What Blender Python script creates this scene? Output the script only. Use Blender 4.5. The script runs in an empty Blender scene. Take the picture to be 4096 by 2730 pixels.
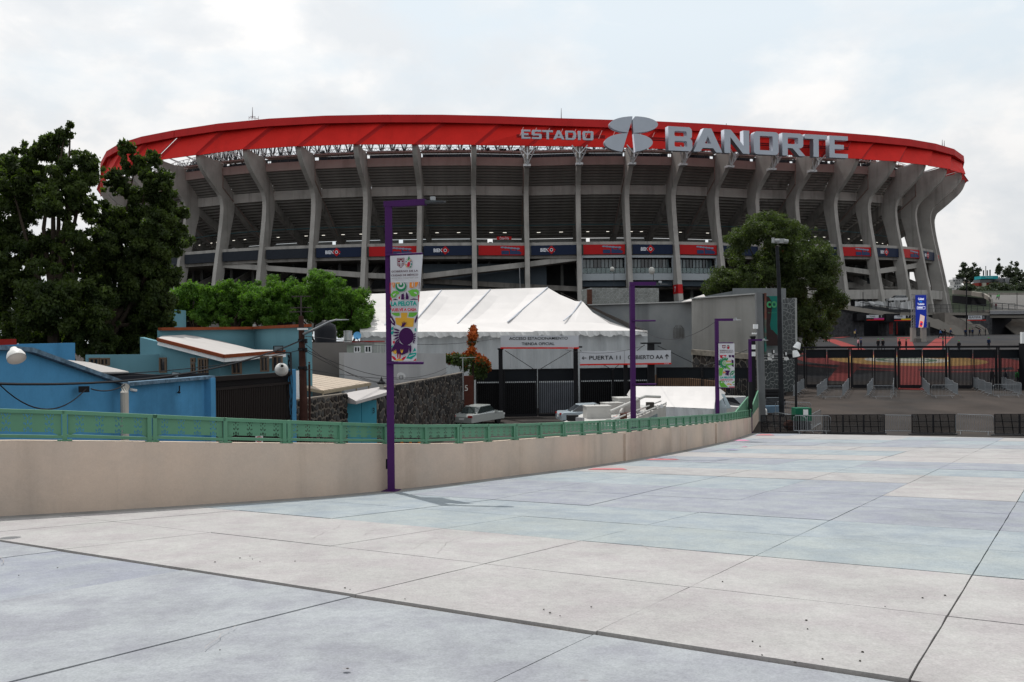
import bpy, math, random
import numpy as np
from mathutils import Vector, Matrix, noise
random.seed(7); rng = np.random.default_rng(7)
S = bpy.context.scene
COL = S.collection
R = math.radians
# ---------------------------------------------------------------- camera
F = 3400.0; ROLL = .010
cam_d = bpy.data.cameras.new('camera'); cam = bpy.data.objects.new('camera', cam_d); COL.objects.link(cam)
cam_d.sensor_width = 36; cam_d.lens = F/4096*36; cam_d.clip_start = .1; cam_d.clip_end = 6000
_r = Vector((1, 0, -ROLL)).normalized(); _u = Vector((ROLL, 0, 1)).normalized(); _b = _r.cross(_u)
cam.matrix_world = Matrix(((_r.x, _u.x, _b.x, 0), (_r.y, _u.y, _b.y, 0), (_r.z, _u.z, _b.z, 0), (0, 0, 0, 1)))
S.camera = cam
# ---------------------------------------------------------------- sun, sky, exposure
SUN_DIR = Vector((-.44*math.cos(R(62)), .90*math.cos(R(62)), math.sin(R(62)))).normalized()
sun_d = bpy.data.lights.new('sun', 'SUN'); sun_d.energy = 3.6; sun_d.angle = R(.55); sun_d.color = (1, .97, .93)
sun = bpy.data.objects.new('sun', sun_d); COL.objects.link(sun)
sun.rotation_euler = (-SUN_DIR).to_track_quat('-Z', 'Y').to_euler()
w = bpy.data.worlds.new('World'); S.world = w; w.use_nodes = True
nt = w.node_tree; nt.nodes.clear(); N = nt.nodes.new; L = nt.links.new
out = N('ShaderNodeOutputWorld'); bg = N('ShaderNodeBackground'); L(bg.outputs[0], out.inputs[0])
sky = N('ShaderNodeTexSky'); sky.sky_type = 'NISHITA'; sky.sun_disc = False
sky.sun_elevation = R(62); sky.sun_rotation = math.atan2(SUN_DIR.x, SUN_DIR.y); sky.air_density = 1.0; sky.dust_density = 3.0
bg.inputs[1].default_value = .105
tc = N('ShaderNodeTexCoord')
def cloud(scale, det, loc, stretch=2.2, dist=.1):
    mp = N('ShaderNodeMapping'); mp.inputs['Scale'].default_value = (1, 1, stretch); mp.inputs['Location'].default_value = loc
    L(tc.outputs['Generated'], mp.inputs[0])
    n = N('ShaderNodeTexNoise'); n.inputs['Scale'].default_value = scale; n.inputs['Detail'].default_value = det
    n.inputs['Roughness'].default_value = .55; n.inputs['Distortion'].default_value = dist
    L(mp.outputs[0], n.inputs['Vector']); return n
def ramp(src, pts):
    r = N('ShaderNodeValToRGB'); cr = r.color_ramp
    cr.elements[0].position = pts[0][0]; cr.elements[0].color = (*pts[0][1], 1)
    cr.elements[1].position = pts[-1][0]; cr.elements[1].color = (*pts[-1][1], 1)
    for p, c in pts[1:-1]:
        e = cr.elements.new(p); e.color = (*c, 1)
    L(src, r.inputs[0]); return r
c1 = cloud(2.6, 9, (3.1, .6, .2)); c2 = cloud(6.5, 8, (1.7, 4.2, .9), 1.6, .15)
# cloud cover: nearly closed veil; colours are given for Background strength .10
r1 = ramp(c1.outputs[0], [(.43, (0, 0, 0)), (.55, (1, 1, 1))])
r2 = ramp(c2.outputs[0], [(.36, (7.7, 8.0, 8.3)), (.47, (8.5, 8.65, 8.8)), (.53, (9.4, 9.35, 9.3)), (.66, (9.9, 9.8, 9.7))])
base = N('ShaderNodeMix'); base.data_type = 'RGBA'; base.inputs[0].default_value = .9
L(sky.outputs[0], base.inputs[6]); base.inputs[7].default_value = (7.8, 8.55, 9.05, 1)
mx = N('ShaderNodeMix'); mx.data_type = 'RGBA'
L(r1.outputs[0], mx.inputs[0]); L(base.outputs[2], mx.inputs[6]); L(r2.outputs[0], mx.inputs[7])
sx = N('ShaderNodeSeparateXYZ'); L(tc.outputs['Generated'], sx.inputs[0])
gr_ = N('ShaderNodeMapRange'); gr_.inputs[1].default_value = -.02; gr_.inputs[2].default_value = .34; gr_.inputs[3].default_value = .80; gr_.inputs[4].default_value = 1.03; L(sx.outputs[2], gr_.inputs[0])
hm = N('ShaderNodeMix'); hm.data_type = 'RGBA'; hm.blend_type = 'MULTIPLY'; hm.inputs[0].default_value = 1.; L(mx.outputs[2], hm.inputs[6]); L(gr_.outputs[0], hm.inputs[7])
L(hm.outputs[2], bg.inputs[0])
S.view_settings.view_transform = 'Standard'; S.view_settings.look = 'None'
S.view_settings.exposure = 0.0; S.view_settings.gamma = 1.0; S.view_settings.use_curve_mapping = False
S.cycles.max_bounces = 6; S.cycles.transparent_max_bounces = 12; S.cycles.caustics_reflective = False; S.cycles.caustics_refractive = False

# ---------------------------------------------------------------- coordinates: the camera stands at the origin, z up, y ahead
def P(u, v, Z):
    du = u-2048; dv = 1365-v
    return Vector(((du+ROLL*dv)/F*Z, Z, (dv-ROLL*du)/F*Z))
PZ0, PSL = -1.65, -.08                 # the sloping deck: z = PZ0 + PSL*y
def pz(y): return PZ0+PSL*y
def G(u, v):
    du = u-2048; dv = 1365-v; h = (dv-ROLL*du)/F
    Y = PZ0/(h-PSL); return Vector(((du+ROLL*dv)/F*Y, Y, pz(Y)))
STREET = -5.95
def gz(y):                             # forecourt rising to the stadium
    t = [(30, -5.92), (54, -5.96), (77, -4.72), (110, -2.9), (165, -.25), (205, .35), (420, .6)]
    if y <= t[0][0]: return t[0][1]
    for a, b in zip(t, t[1:]):
        if y <= b[0]: return a[1]+(b[1]-a[1])*(y-a[0])/(b[0]-a[0])
    return t[-1][1]
# ---------------------------------------------------------------- materials
MATS = {}
def M(name, col=None, rough=.85, var=.12, scale=1.2, bump=0., metal=0., streak=0., grime=0., spec=.12, fine=0., emit=0., two=None, twosc=.5, alpha=1., transl=0., grain=0.):
    if name in MATS: return MATS[name]
    m = bpy.data.materials.new(name); m.use_nodes = True; t = m.node_tree; b = t.nodes['Principled BSDF']
    MATS[name] = m; m.diffuse_color = (*col, 1)
    nn = t.nodes.new; ll = t.links.new
    b.inputs['Roughness'].default_value = rough; b.inputs['Metallic'].default_value = metal
    b.inputs['Specular IOR Level'].default_value = spec
    co = nn('ShaderNodeTexCoord'); cur = None
    def mixc(fac, a, bb, mode='MIX'):
        x = nn('ShaderNodeMix'); x.data_type = 'RGBA'; x.blend_type = mode
        for s, val in ((0, fac), (6, a), (7, bb)):
            if hasattr(val, 'is_output') or isinstance(val, bpy.types.NodeSocket): ll(val, x.inputs[s])
            elif s == 0: x.inputs[0].default_value = val
            else: x.inputs[s].default_value = (*val, 1)
        return x.outputs[2]
    def nz(sc, det=5, vec=(1, 1, 1), rg=.6):
        mp = nn('ShaderNodeMapping'); mp.inputs['Scale'].default_value = vec; ll(co.outputs['Object'], mp.inputs[0])
        n = nn('ShaderNodeTexNoise'); n.inputs['Scale'].default_value = sc; n.inputs['Detail'].default_value = det; n.inputs['Roughness'].default_value = rg
        ll(mp.outputs[0], n.inputs['Vector']); return n.outputs[0]
    def rmp(src, a, b2):
        r = nn('ShaderNodeMapRange'); r.inputs[1].default_value = a; r.inputs[2].default_value = b2; ll(src, r.inputs[0]); return r.outputs[0]
    cur = col
    n1 = None
    if two: cur = mixc(rmp(nz(twosc, 6), .40, .62), col, two)
    if var > 0:
        n1 = nz(scale)
        cur = mixc(rmp(n1, .3, .7), mixc(1., cur, (1-var,)*3, 'MULTIPLY'), mixc(1., cur, (1+var,)*3, 'MULTIPLY'))
    if fine > 0:
        cur = mixc(rmp(nz(55, 3), .3, .7), mixc(1., cur, (1-fine,)*3, 'MULTIPLY'), cur)
    if grain > 0:
        cur = mixc(rmp(nz(13, 6, rg=.8), .36, .60), mixc(1., cur, (1-grain,)*3, 'MULTIPLY'), cur)
    if streak > 0:
        s = nz(scale*1.5, 4, (1, 1, .07)); cur = mixc(rmp(s, .52, .72), cur, mixc(1., cur, (1-streak,)*3, 'MULTIPLY'))
    if grime > 0:
        s = nz(scale*.4, 7); cur = mixc(rmp(s, .5, .68), cur, mixc(1., cur, (1-grime,)*3, 'MULTIPLY'))
    if isinstance(cur, tuple): b.inputs['Base Color'].default_value = (*cur, 1)
    else: ll(cur, b.inputs['Base Color'])
    if bump > 0:
        bp = nn('ShaderNodeBump'); bp.inputs['Strength'].default_value = .5; bp.inputs['Distance'].default_value = bump
        ll(nz(18, 6), bp.inputs['Height']); ll(bp.outputs[0], b.inputs['Normal'])
    if emit > 0:
        b.inputs['Emission Color'].default_value = (*col, 1); b.inputs['Emission Strength'].default_value = emit
    if transl > 0:
        tr = nn('ShaderNodeBsdfTranslucent'); ms = nn('ShaderNodeMixShader'); ms.inputs[0].default_value = transl
        if isinstance(cur, tuple): tr.inputs[0].default_value = (*cur, 1)
        elif name.startswith(('leaves', 'vine')): ll(mixc(1., cur, (1.7, 1.9, .75), 'MULTIPLY'), tr.inputs[0])
        else: ll(cur, tr.inputs[0])
        ll(b.outputs[0], ms.inputs[1]); ll(tr.outputs[0], ms.inputs[2]); ll(ms.outputs[0], t.nodes['Material Output'].inputs[0])
    if alpha < 1: b.inputs['Alpha'].default_value = alpha
    return m
# ---------------------------------------------------------------- mesh builder
class MB:
    def __init__(s): s.v = []; s.f = []; s.m = []; s.mi = 0
    def add(s, vs, fs, mi=None):
        o = len(s.v); s.v += [tuple(x) for x in vs]; s.f += [tuple(i+o for i in q) for q in fs]; s.m += [s.mi if mi is None else mi]*len(fs); return s
    def hexa(s, p, mi=None):           # 8 corners: bottom 0-3 ccw, top 4-7
        return s.add(p, [(0, 3, 2, 1), (4, 5, 6, 7), (0, 1, 5, 4), (1, 2, 6, 5), (2, 3, 7, 6), (3, 0, 4, 7)], mi)
    def box(s, c, d, rz=0., mi=None, mat=None):
        hx, hy, hz = d[0]/2, d[1]/2, d[2]/2
        ps = [Vector((x, y, z)) for z in (-hz, hz) for x, y in ((-hx, -hy), (hx, -hy), (hx, hy), (-hx, hy))]
        T = mat if mat else Matrix.Translation(c) @ Matrix.Rotation(rz, 4, 'Z')
        return s.hexa([T @ p for p in ps], mi)
    def bar(s, a, b, w_, h_, up=Vector((0, 0, 1)), mi=None):
        a = Vector(a); b = Vector(b); d = (b-a).normalized()
        if abs(d.dot(up)) > .99: up = Vector((0, 1, 0))
        x = d.cross(up).normalized(); y = x.cross(d)
        q = [(-1, -1), (1, -1), (1, 1), (-1, 1)]
        return s.hexa([p+x*(i*w_/2)+y*(j*h_/2) for p in (a, b) for i, j in q], mi)
    def tube(s, pts, r, n=8, cap=True, mi=None):
        pts = [Vector(p) for p in pts]; rs = r if isinstance(r, (list, tuple)) else [r]*len(pts)
        vs = []; up = Vector((0, 0, 1))
        for i, p in enumerate(pts):
            d = (pts[min(i+1, len(pts)-1)]-pts[max(i-1, 0)]).normalized()
            u_ = up if abs(d.dot(up)) < .95 else Vector((1, 0, 0))
            x = d.cross(u_).normalized(); y = x.cross(d)
            vs += [p+(x*math.cos(2*math.pi*k/n)+y*math.sin(2*math.pi*k/n))*rs[i] for k in range(n)]
        fs = [(i*n+k, i*n+(k+1) % n, (i+1)*n+(k+1) % n, (i+1)*n+k) for i in range(len(pts)-1) for k in range(n)]
        if cap: fs += [tuple(range(n))[::-1], tuple((len(pts)-1)*n+k for k in range(n))]
        return s.add(vs, fs, mi)
    def prism(s, poly, O, ax, ay, an, d0, d1, mi=None):   # 2D polygon in (ax, ay), extruded along an from d0 to d1
        n = len(poly); O = Vector(O)
        vs = [O+ax*p[0]+ay*p[1]+an*d0 for p in poly]+[O+ax*p[0]+ay*p[1]+an*d1 for p in poly]
        fs = [tuple(range(n))[::-1], tuple(range(n, 2*n))]+[(i, (i+1) % n, n+(i+1) % n, n+i) for i in range(n)]
        return s.add(vs, fs, mi)
    def slab(s, pts, th, mi=None):     # polygon of 3-D points extruded down by th
        n = len(pts); pts = [Vector(p) for p in pts]
        vs = pts+[p-Vector((0, 0, th)) for p in pts]
        fs = [tuple(range(n)), tuple(range(n, 2*n))[::-1]]+[(i, n+i, n+(i+1) % n, (i+1) % n) for i in range(n)]
        return s.add(vs, fs, mi)
    def lathe(s, prof, c, n=20, mi=None, mat=None):
        T = mat if mat else Matrix.Translation(c)
        vs = [T @ Vector((r_*math.cos(2*math.pi*k/n), r_*math.sin(2*math.pi*k/n), z)) for r_, z in prof for k in range(n)]
        fs = [(i*n+k, i*n+(k+1) % n, (i+1)*n+(k+1) % n, (i+1)*n+k) for i in range(len(prof)-1) for k in range(n)]
        return s.add(vs, fs, mi)
    def mesh(s, name, mats, T=None):
        me = bpy.data.meshes.new(name)
        v = s.v if T is None else [tuple(T @ Vector(p)) for p in s.v]
        me.from_pydata(v, [], s.f)
        for m_ in (mats if isinstance(mats, (list, tuple)) else [mats]): me.materials.append(m_)
        if any(s.m): me.polygons.foreach_set('material_index', s.m)
        me.update(); return me
    def build(s, name, mats, parent=None, loc=None, kind=None, smooth=False):
        if parent is not None: T = WM(parent).inverted(); me = s.mesh(name, mats, T); o = bpy.data.objects.new(name, me); o.parent = parent
        else:
            if loc is None:
                a = np.array(s.v); loc = Vector(((a[:, 0].min()+a[:, 0].max())/2, (a[:, 1].min()+a[:, 1].max())/2, a[:, 2].min()))
            me = s.mesh(name, mats, Matrix.Translation(-Vector(loc))); o = bpy.data.objects.new(name, me); o.location = loc
        COL.objects.link(o)
        if kind: o['kind'] = kind
        if smooth: me.polygons.foreach_set('use_smooth', [True]*len(me.polygons))
        return o
def WM(o):
    m = o.matrix_basis.copy()
    return (WM(o.parent) @ m) if o.parent else m
def tag(o, label=None, cat=None, group=None, kind=None):
    if label: o['label'] = label
    if cat: o['category'] = cat
    if group: o['group'] = group
    if kind: o['kind'] = kind
    return o
def thing(name, label, cat, loc=(0, 0, 0), rz=0., group=None):
    o = bpy.data.objects.new(name, None); COL.objects.link(o); o.empty_display_size = .3
    o.location = loc; o.rotation_euler = (0, 0, rz); return tag(o, label, cat, group)
def inst(name, me, parent=None, T=None, local=False):      # another object on shared mesh data, T in world space
    o = bpy.data.objects.new(name, me)
    if parent is not None:
        o.parent = parent
        if T is not None: o.matrix_basis = T if local else WM(parent).inverted() @ T
    elif T is not None: o.matrix_basis = T
    COL.objects.link(o); return o
def copy_tree(o, parent=None):
    c = o.copy(); COL.objects.link(c); c.parent = parent
    for ch in list(o.children): copy_tree(ch, c)
    return c
def place(o, loc, rz=0., label=None, group=None, cat=None):
    o.location = loc; o.rotation_euler = (0, 0, rz); return tag(o, label, cat, group)
UNIT = {}
def unit_cube(mat):
    if mat.name not in UNIT:
        UNIT[mat.name] = MB().box((0, 0, 0), (1, 1, 1)).mesh('unit_block', mat)
    return UNIT[mat.name]
def basis(O, ax, ay=Vector((0, 0, 1))):
    ax = Vector(ax).normalized(); an = ax.cross(ay).normalized()      # an points towards the viewer when ax points right
    return Vector(O), ax, ay, an
def curve_mesh(splines, extr=0., name='c'):
    cu = bpy.data.curves.new(name, 'CURVE'); cu.dimensions = '2D'; cu.fill_mode = 'BOTH'; cu.extrude = extr
    for pl in splines:
        sp = cu.splines.new('POLY'); sp.points.add(len(pl)-1)
        for i, (x, y) in enumerate(pl): sp.points[i].co = (x, y, 0, 1)
        sp.use_cyclic_u = True
    o = bpy.data.objects.new(name, cu); COL.objects.link(o)
    me = bpy.data.meshes.new_from_object(o); bpy.data.objects.remove(o); bpy.data.curves.remove(cu); return me
def text_mesh(body, w_=None, h_=None, extr=.0, bold=0., align='CENTER', space=1.):
    cu = bpy.data.curves.new('lettering', 'FONT'); cu.body = body; cu.size = 1; cu.extrude = 0; cu.offset = bold; cu.space_character = space
    cu.resolution_u = 3
    o = bpy.data.objects.new('lettering', cu); COL.objects.link(o)
    me = bpy.data.meshes.new_from_object(o); bpy.data.objects.remove(o); bpy.data.curves.remove(cu)
    n = len(me.vertices); a = np.empty(n*3); me.vertices.foreach_get('co', a); a = a.reshape(-1, 3)
    lo = a.min(0); hi = a.max(0); sz = hi-lo
    sx = (w_/sz[0]) if w_ else (h_/sz[1]); sy = (h_/sz[1]) if h_ else sx
    a[:, 0] = (a[:, 0]-(lo[0]+hi[0])/2)*sx; a[:, 1] = (a[:, 1]-(lo[1]+hi[1])/2)*sy
    me.vertices.foreach_set('co', a.ravel()); me.update(); return me
def put2d(me, name, mat, O, ax, ay=Vector((0, 0, 1)), off=0., parent=None):   # mesh lying in its xy plane -> plane (ax, ay) at O
    O, ax, ay, an = basis(O, ax, ay)
    T = Matrix(((ax.x, ay.x, an.x, O.x+an.x*off), (ax.y, ay.y, an.y, O.y+an.y*off), (ax.z, ay.z, an.z, O.z+an.z*off), (0, 0, 0, 1)))
    me.materials.clear(); me.materials.append(mat); me.name = name
    return inst(name, me, parent, T)
def text(name, body, mat, O, ax, w_=None, h_=None, parent=None, off=.01, bold=0., space=1., ay=Vector((0, 0, 1))):
    return put2d(text_mesh(body, w_, h_, bold=bold, space=space), name, mat, O, ax, ay, off, parent)
def ell(cx, cy, rx, ry, n=24, a0=0., a1=2*math.pi):
    return [(cx+rx*math.cos(a0+(a1-a0)*i/n), cy+ry*math.sin(a0+(a1-a0)*i/n)) for i in range(n+(0 if abs(a1-a0-2*math.pi) < 1e-6 else 1))]
# wall seen obliquely: ends given as (column, distance), tops as picture rows
def wall_uv(mb, u0, Z0, vt0, u1, Z1, vt1, zb, th=.25, mi=None):
    a = P(u0, vt0, Z0); b = P(u1, vt1, Z1)
    d = Vector((b.x-a.x, b.y-a.y, 0)).normalized(); n = Vector((-d.y, d.x, 0))*th      # n points away from the viewer
    mb.hexa([Vector((a.x, a.y, zb)), Vector((b.x, b.y, zb)), Vector((b.x, b.y, zb))+n, Vector((a.x, a.y, zb))+n, a, b, b+n, a+n], mi)
    return a, b
def voronoi(w_, h_, nx, ny, jit=.42, gap=.02, seed=1, mask=None):
    rg = random.Random(seed); pts = []
    for j in range(-1, ny+1):
        for i in range(-1, nx+1):
            pts.append(((i+.5+(.25 if j % 2 else -.25)+rg.uniform(-jit, jit))*w_/nx, (j+.5+rg.uniform(-jit, jit))*h_/ny))
    cells = []
    rad = 2.6*max(w_/nx, h_/ny)
    for (x, y) in pts:
        poly = [(0, 0), (w_, 0), (w_, h_), (0, h_)]
        for (a, b) in pts:
            if (a, b) == (x, y) or abs(a-x) > rad or abs(b-y) > rad: continue
            nx_, ny_ = a-x, b-y; L_ = math.hypot(nx_, ny_); nx_ /= L_; ny_ /= L_
            c = (a+x)/2*nx_+(b+y)/2*ny_-gap/2
            q = []
            for k in range(len(poly)):
                p0, p1 = poly[k], poly[(k+1) % len(poly)]
                d0 = p0[0]*nx_+p0[1]*ny_-c; d1 = p1[0]*nx_+p1[1]*ny_-c
                if d0 <= 0: q.append(p0)
                if d0*d1 < 0:
                    t_ = d0/(d0-d1); q.append((p0[0]+(p1[0]-p0[0])*t_, p0[1]+(p1[1]-p0[1])*t_))
            poly = q
            if len(poly) < 3: break
        if len(poly) >= 3:
            ar = abs(sum(poly[k][0]*poly[(k+1) % len(poly)][1]-poly[(k+1) % len(poly)][0]*poly[k][1] for k in range(len(poly))))/2
            if ar > .15*w_*h_/nx/ny: cells.append(poly)
    return cells
# ================================================================ MATERIAL TABLE
CONC = M('concrete', (.345, .330, .308), .9, .10, .35, .01, streak=.34, grime=.20)
CONCD = M('concrete_weathered_shaded', (.225, .212, .196), .92, .16, .5, .02, streak=.45, grime=.3)  # weathered, and darkened further for the deep shade under the stands
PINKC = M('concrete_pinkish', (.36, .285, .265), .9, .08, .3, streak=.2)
DARKC = M('dark_interior_concrete', (.06, .062, .065), .95, .2, .4)  # concrete colour lowered to give the gloom of the lower storeys
DARKP = M('dark_inside_tone', (.03, .034, .042), .8, .15, .3)  # near-black stands in for the darkness in openings, doorways and inside
RED = M('red_metal_sheet', (.60, .020, .015), .7, .08, .25, fine=.12, spec=.12, streak=.12)
RED2 = M('red_metal_trim', (.44, .022, .022), .7, .08, .25, streak=.12)
WHITE_ST = M('white_steel', (.62, .63, .64), .5, .05)
DARK_ST = M('dark_steel', (.03, .032, .036), .5, .1)
BLACK = M('black_paint', (.012, .012, .014), .5, .1)
LETTER = M('letter_grey_panel', (.40, .44, .50), .45, .04, .4, spec=.4)
NAVY = M('navy_print', (.010, .018, .045), .5, .0)
LEDR = M('red_print', (.40, .012, .014), .5, .0)
LEDW = M('white_print', (.7, .72, .78), .5, .0)
GREYB = M('bluegrey_sheet', (.10, .125, .15), .6, .06, .6)
WHITEP = M('white_paint', (.72, .73, .73), .6, .06, 2., streak=.12)
LAMP = M('lit_tube', (1., .94, .82), .5, 0, emit=1.1)
GLASS = M('window_glass', (.10, .13, .14), .12, .0, spec=.8)
GLASSD = M('dark_window_glass', (.02, .024, .03), .12, .0, spec=.7)
# ================================================================ GROUND
# lower ground and far ground: one sheet with the forecourt's relief, reaching the horizon
def terrain():
    xs = [-3000, -1200, -500, -250, -120, -70, -45, -30, -20, -10, -4, 0, 6, 12, 16, 20, 26, 34, 45, 60, 90, 130, 180, 260, 500, 1200, 3000]
    ys = [-400, -60, 0, 20, 40, 54, 60, 66, 77, 90, 110, 135, 165, 205, 260, 420, 800, 1500, 3000, 5500]
    vs = []; fs = []
    for y in ys:
        for x in xs:
            if x > 12 and y < 54: z = min(STREET, pz(max(y, 0))-.6)
            elif x < 13 and y <= 66: z = STREET
            else:
                z = gz(y)
                if x < 13: z = STREET+(z-STREET)*min(1, max(0, (y-80)/60))
            vs.append((x, y, z))
    n = len(xs)
    for j in range(len(ys)-1):
        for i in range(n-1): fs.append((j*n+i, j*n+i+1, (j+1)*n+i+1, (j+1)*n+i))
    return MB().add(vs, fs)
ASPH = M('asphalt', (.046, .037, .032), .9, .25, .35, .01, grime=.35, two=(.033, .029, .027), twosc=.15)
terrain().build('ground', ASPH, loc=(0, 0, 0), kind='structure')
def sheet(name, pts, mat, lift=.004, th=.0):
    mb = MB(); n = len(pts)
    mb.add([Vector((p[0], p[1], gz(p[1])+lift)) for p in pts], [tuple(range(n))])
    return mb.build(name, mat, kind='structure')
# ---- painted forecourt medallion (flat paint rings on the rising forecourt)
PRED = M('red_ground_paint', (.20, .036, .033), .85, .12, .5, grime=.2)
PYEL = M('yellow_ground_paint', (.33, .195, .065), .85, .1, .5, grime=.15)
PWHT = M('white_ground_paint', (.38, .36, .32), .85, .1, .5)
PGRN = M('green_ground_paint', (.10, .16, .10), .85, .1, .5)
ESP = M('esplanade_asphalt_shaded', (.024, .025, .028), .9, .2, .3, grime=.2, two=(.034, .031, .030), twosc=.08)  # darker than the near asphalt: shade over the esplanade is in the colour
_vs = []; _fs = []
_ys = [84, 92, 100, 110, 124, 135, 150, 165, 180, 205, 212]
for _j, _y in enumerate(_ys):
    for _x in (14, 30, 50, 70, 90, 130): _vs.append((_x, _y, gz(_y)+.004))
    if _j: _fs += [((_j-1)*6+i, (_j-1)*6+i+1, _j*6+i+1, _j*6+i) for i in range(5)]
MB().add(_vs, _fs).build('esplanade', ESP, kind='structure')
def ring(name, c, r0, r1, mat, lift, a0=0, a1=360, n=64):
    vs = []; fs = []
    for i in range(n+1):
        a = R(a0+(a1-a0)*i/n)
        for r_ in (r0, r1):
            x = c[0]+r_*math.cos(a); y = c[1]+r_*math.sin(a)
            vs.append((x, y, gz(y)+lift))
        if i: k = 2*i; fs.append((k-2, k-1, k+1, k))
    return MB().add(vs, fs).build(name, mat, kind='structure')
MC = (50.5, 109.)
ring('painted_ring', MC, 0.01, 2.6, PWHT, .024); ring('painted_ring', MC, 2.6, 3.6, PGRN, .020); ring('painted_ring', MC, 3.6, 5.0, PWHT, .024)
ring('painted_ring', MC, 5.0, 9.2, PYEL, .016); ring('painted_ring', MC, 9.2, 13.2, PRED, .012)
ring('painted_ring', MC, 15.4, 17.0, PRED, .012)
def strip(a, b, w0, w1, mat=PRED, n=14):
    vs = []; fs = []; d = Vector((b[0]-a[0], b[1]-a[1])).normalized(); nn = Vector((-d.y, d.x))
    for i in range(n+1):
        t_ = i/n; x = a[0]+(b[0]-a[0])*t_; y = a[1]+(b[1]-a[1])*t_; w_ = w0+(w1-w0)*t_
        for s_ in (-1, 1):
            X, Y = x+nn.x*w_/2*s_, y+nn.y*w_/2*s_; vs.append((X, Y, gz(Y)+.008))
        if i: fs.append((2*i-2, 2*i-1, 2*i+1, 2*i))
    return MB().add(vs, fs).build('painted_stripe', mat, kind='structure')
def gp2(u, v):                          # point of the forecourt seen at (u, v)
    lo, hi = 54., 400.
    def g(Y): return P(u, v, Y).z-gz(Y)
    for _ in range(60):
        mid = (lo+hi)/2
        if g(mid) > 0: lo, hi = lo, hi
        s_lo = g(lo) ; s_m = g(mid)
        if (s_lo > 0) == (s_m > 0): lo = mid
        else: hi = mid
    p = P(u, v, (lo+hi)/2); return (p.x, p.y)
strip(gp2(3440, 1402), gp2(3316, 1358), 2.4, 2.2); strip(gp2(3630, 1415), gp2(3614, 1350), 2.3, 2.6); strip(gp2(3725, 1400), gp2(3792, 1348), 2.6, 2.6); strip(gp2(3316, 1358), gp2(3560, 1344), 2., 2.)
strip(MC, gp2(3645, 1560), 2.4, 2.1); strip((MC[0]-9, MC[1]-5), gp2(3345, 1525), 2.4, 1.8); strip((MC[0]+12, MC[1]-4), gp2(4150, 1500), 3., 3.)
# ================================================================ PLAZA DECK (big painted slabs on a sloping deck)
WB = [(-60, 2110), (0, 2065), (500, 2037), (1000, 2005), (1300, 1984), (1590, 1958), (1800, 1934), (2048, 1903), (2300, 1873), (2535, 1838), (2740, 1800), (2905, 1765), (2965, 1747), (3005, 1733)]
WALLP = [G(*q) for q in WB]
_d0 = (WALLP[1]-WALLP[2]); WALLP[0] = WALLP[1]+_d0*1.2; WALLP[0].z = pz(WALLP[0].y)
WALLP.insert(0, WALLP[0]+_d0*2); WALLP[0].z = pz(max(WALLP[0].y, 0))
S0 = Vector((.59, 6.27)); D1 = Vector((.833, -.553)); D2 = Vector((.553, .833))
rows = [-7.6, -3.75, 0, 1.85, 3.75, 5.45, 7.17, 9.2, 11.1, 14.0, 16.4, 18.7, 21.5, 24.2, 27.4, 30.6, 34., 38.0, 42.0, 46.5]
major = {0, 3.75, 7.17, 11.1, 14.0, 18.7, 24.2, 30.6, 38.0}
def gs(t_, kk=-1):
    if kk > 0: return 1.
    ks = [(-8, 1.3), (0, 1.15), (3.75, 1.03), (7.2, .93), (11, .97), (50, 1.0)]
    for a, b in zip(ks, ks[1:]):
        if t_ <= b[0]: return a[1]+(b[1]-a[1])*(t_-a[0])/(b[0]-a[0])
    return 1.
def slabmat(name, c, c2): 
    return M(name, c, .9, .07, 1.1, .008, grime=.10, fine=.22, grain=.13, two=c2, twosc=1.9)
_sm = slabmat
def slabmat(name, c, c2):
    def f(c): g = sum(c)/3; return tuple((g+(x-g)*.85)*.695*q for x, q in zip(c, (.985, 1.0, 1.03)))
    return _sm(name, f(c), f(c2))
TINT = {'w': slabmat('slab_paint_white', (.57, .55, .52), (.50, .47, .455)), 'p': slabmat('slab_paint_pink', (.590, .565, .53), (.54, .495, .48)),
        'c': slabmat('slab_paint_cyan', (.48, .53, .535), (.40, .455, .49)), 'l': slabmat('slab_paint_lavender', (.395, .41, .465), (.455, .48, .50)),
        'b': slabmat('slab_paint_blue', (.49, .51, .52), (.40, .405, .435)), 'g': slabmat('slab_paint_green', (.48, .525, .51), (.42, .475, .49))}
ROWT = {-7.6: 'b', -3.75: 'b', 0: 'p', 1.85: 'p', 3.75: 'g', 5.45: 'c', 7.17: 'l', 9.2: 'l', 11.1: 'c', 14.0: 'w', 16.4: 'c', 18.7: 'l', 21.5: 'p', 24.2: 'c', 27.4: 'w', 30.6: 'b', 34.: 'c', 38.0: 'w', 42.0: 'w'}
def nearest_seg(c):
    best = None
    for a, b in zip(WALLP, WALLP[1:]):
        A = Vector((a.x, a.y)); B = Vector((b.x, b.y)); d = B-A; t_ = max(0, min(1, (c-A).dot(d)/d.length_squared)); q = A+d*t_
        D_ = (c-q).length
        if best is None or D_ < best[0]: best = (D_, A, d.normalized())
    return best
def clip(poly, A, n, off=0.):           # keep side where (p-A).n >= off
    q = []
    for k in range(len(poly)):
        p0, p1 = poly[k], poly[(k+1) % len(poly)]; d0 = (p0-A).dot(n)-off; d1 = (p1-A).dot(n)-off
        if d0 >= 0: q.append(p0)
        if d0*d1 < 0: q.append(p0+(p1-p0)*(d0/(d0-d1)))
    return q
deck = thing('painted_plaza', 'wide sloping plaza deck of large pale painted concrete slabs in the foreground', 'plaza', (6, 20, pz(20)-.3)); deck['kind'] = 'structure'
del deck['category']; del deck['label']
ENDA = Vector((15.6, 52.6)); ENDB = Vector((24.6, 40.9)); ENDD = (ENDB-ENDA).normalized(); ENDN = Vector((ENDD.y, -ENDD.x))
if ENDN.y > 0: ENDN = -ENDN
rs = random.Random(3); nsl = 0
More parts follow.
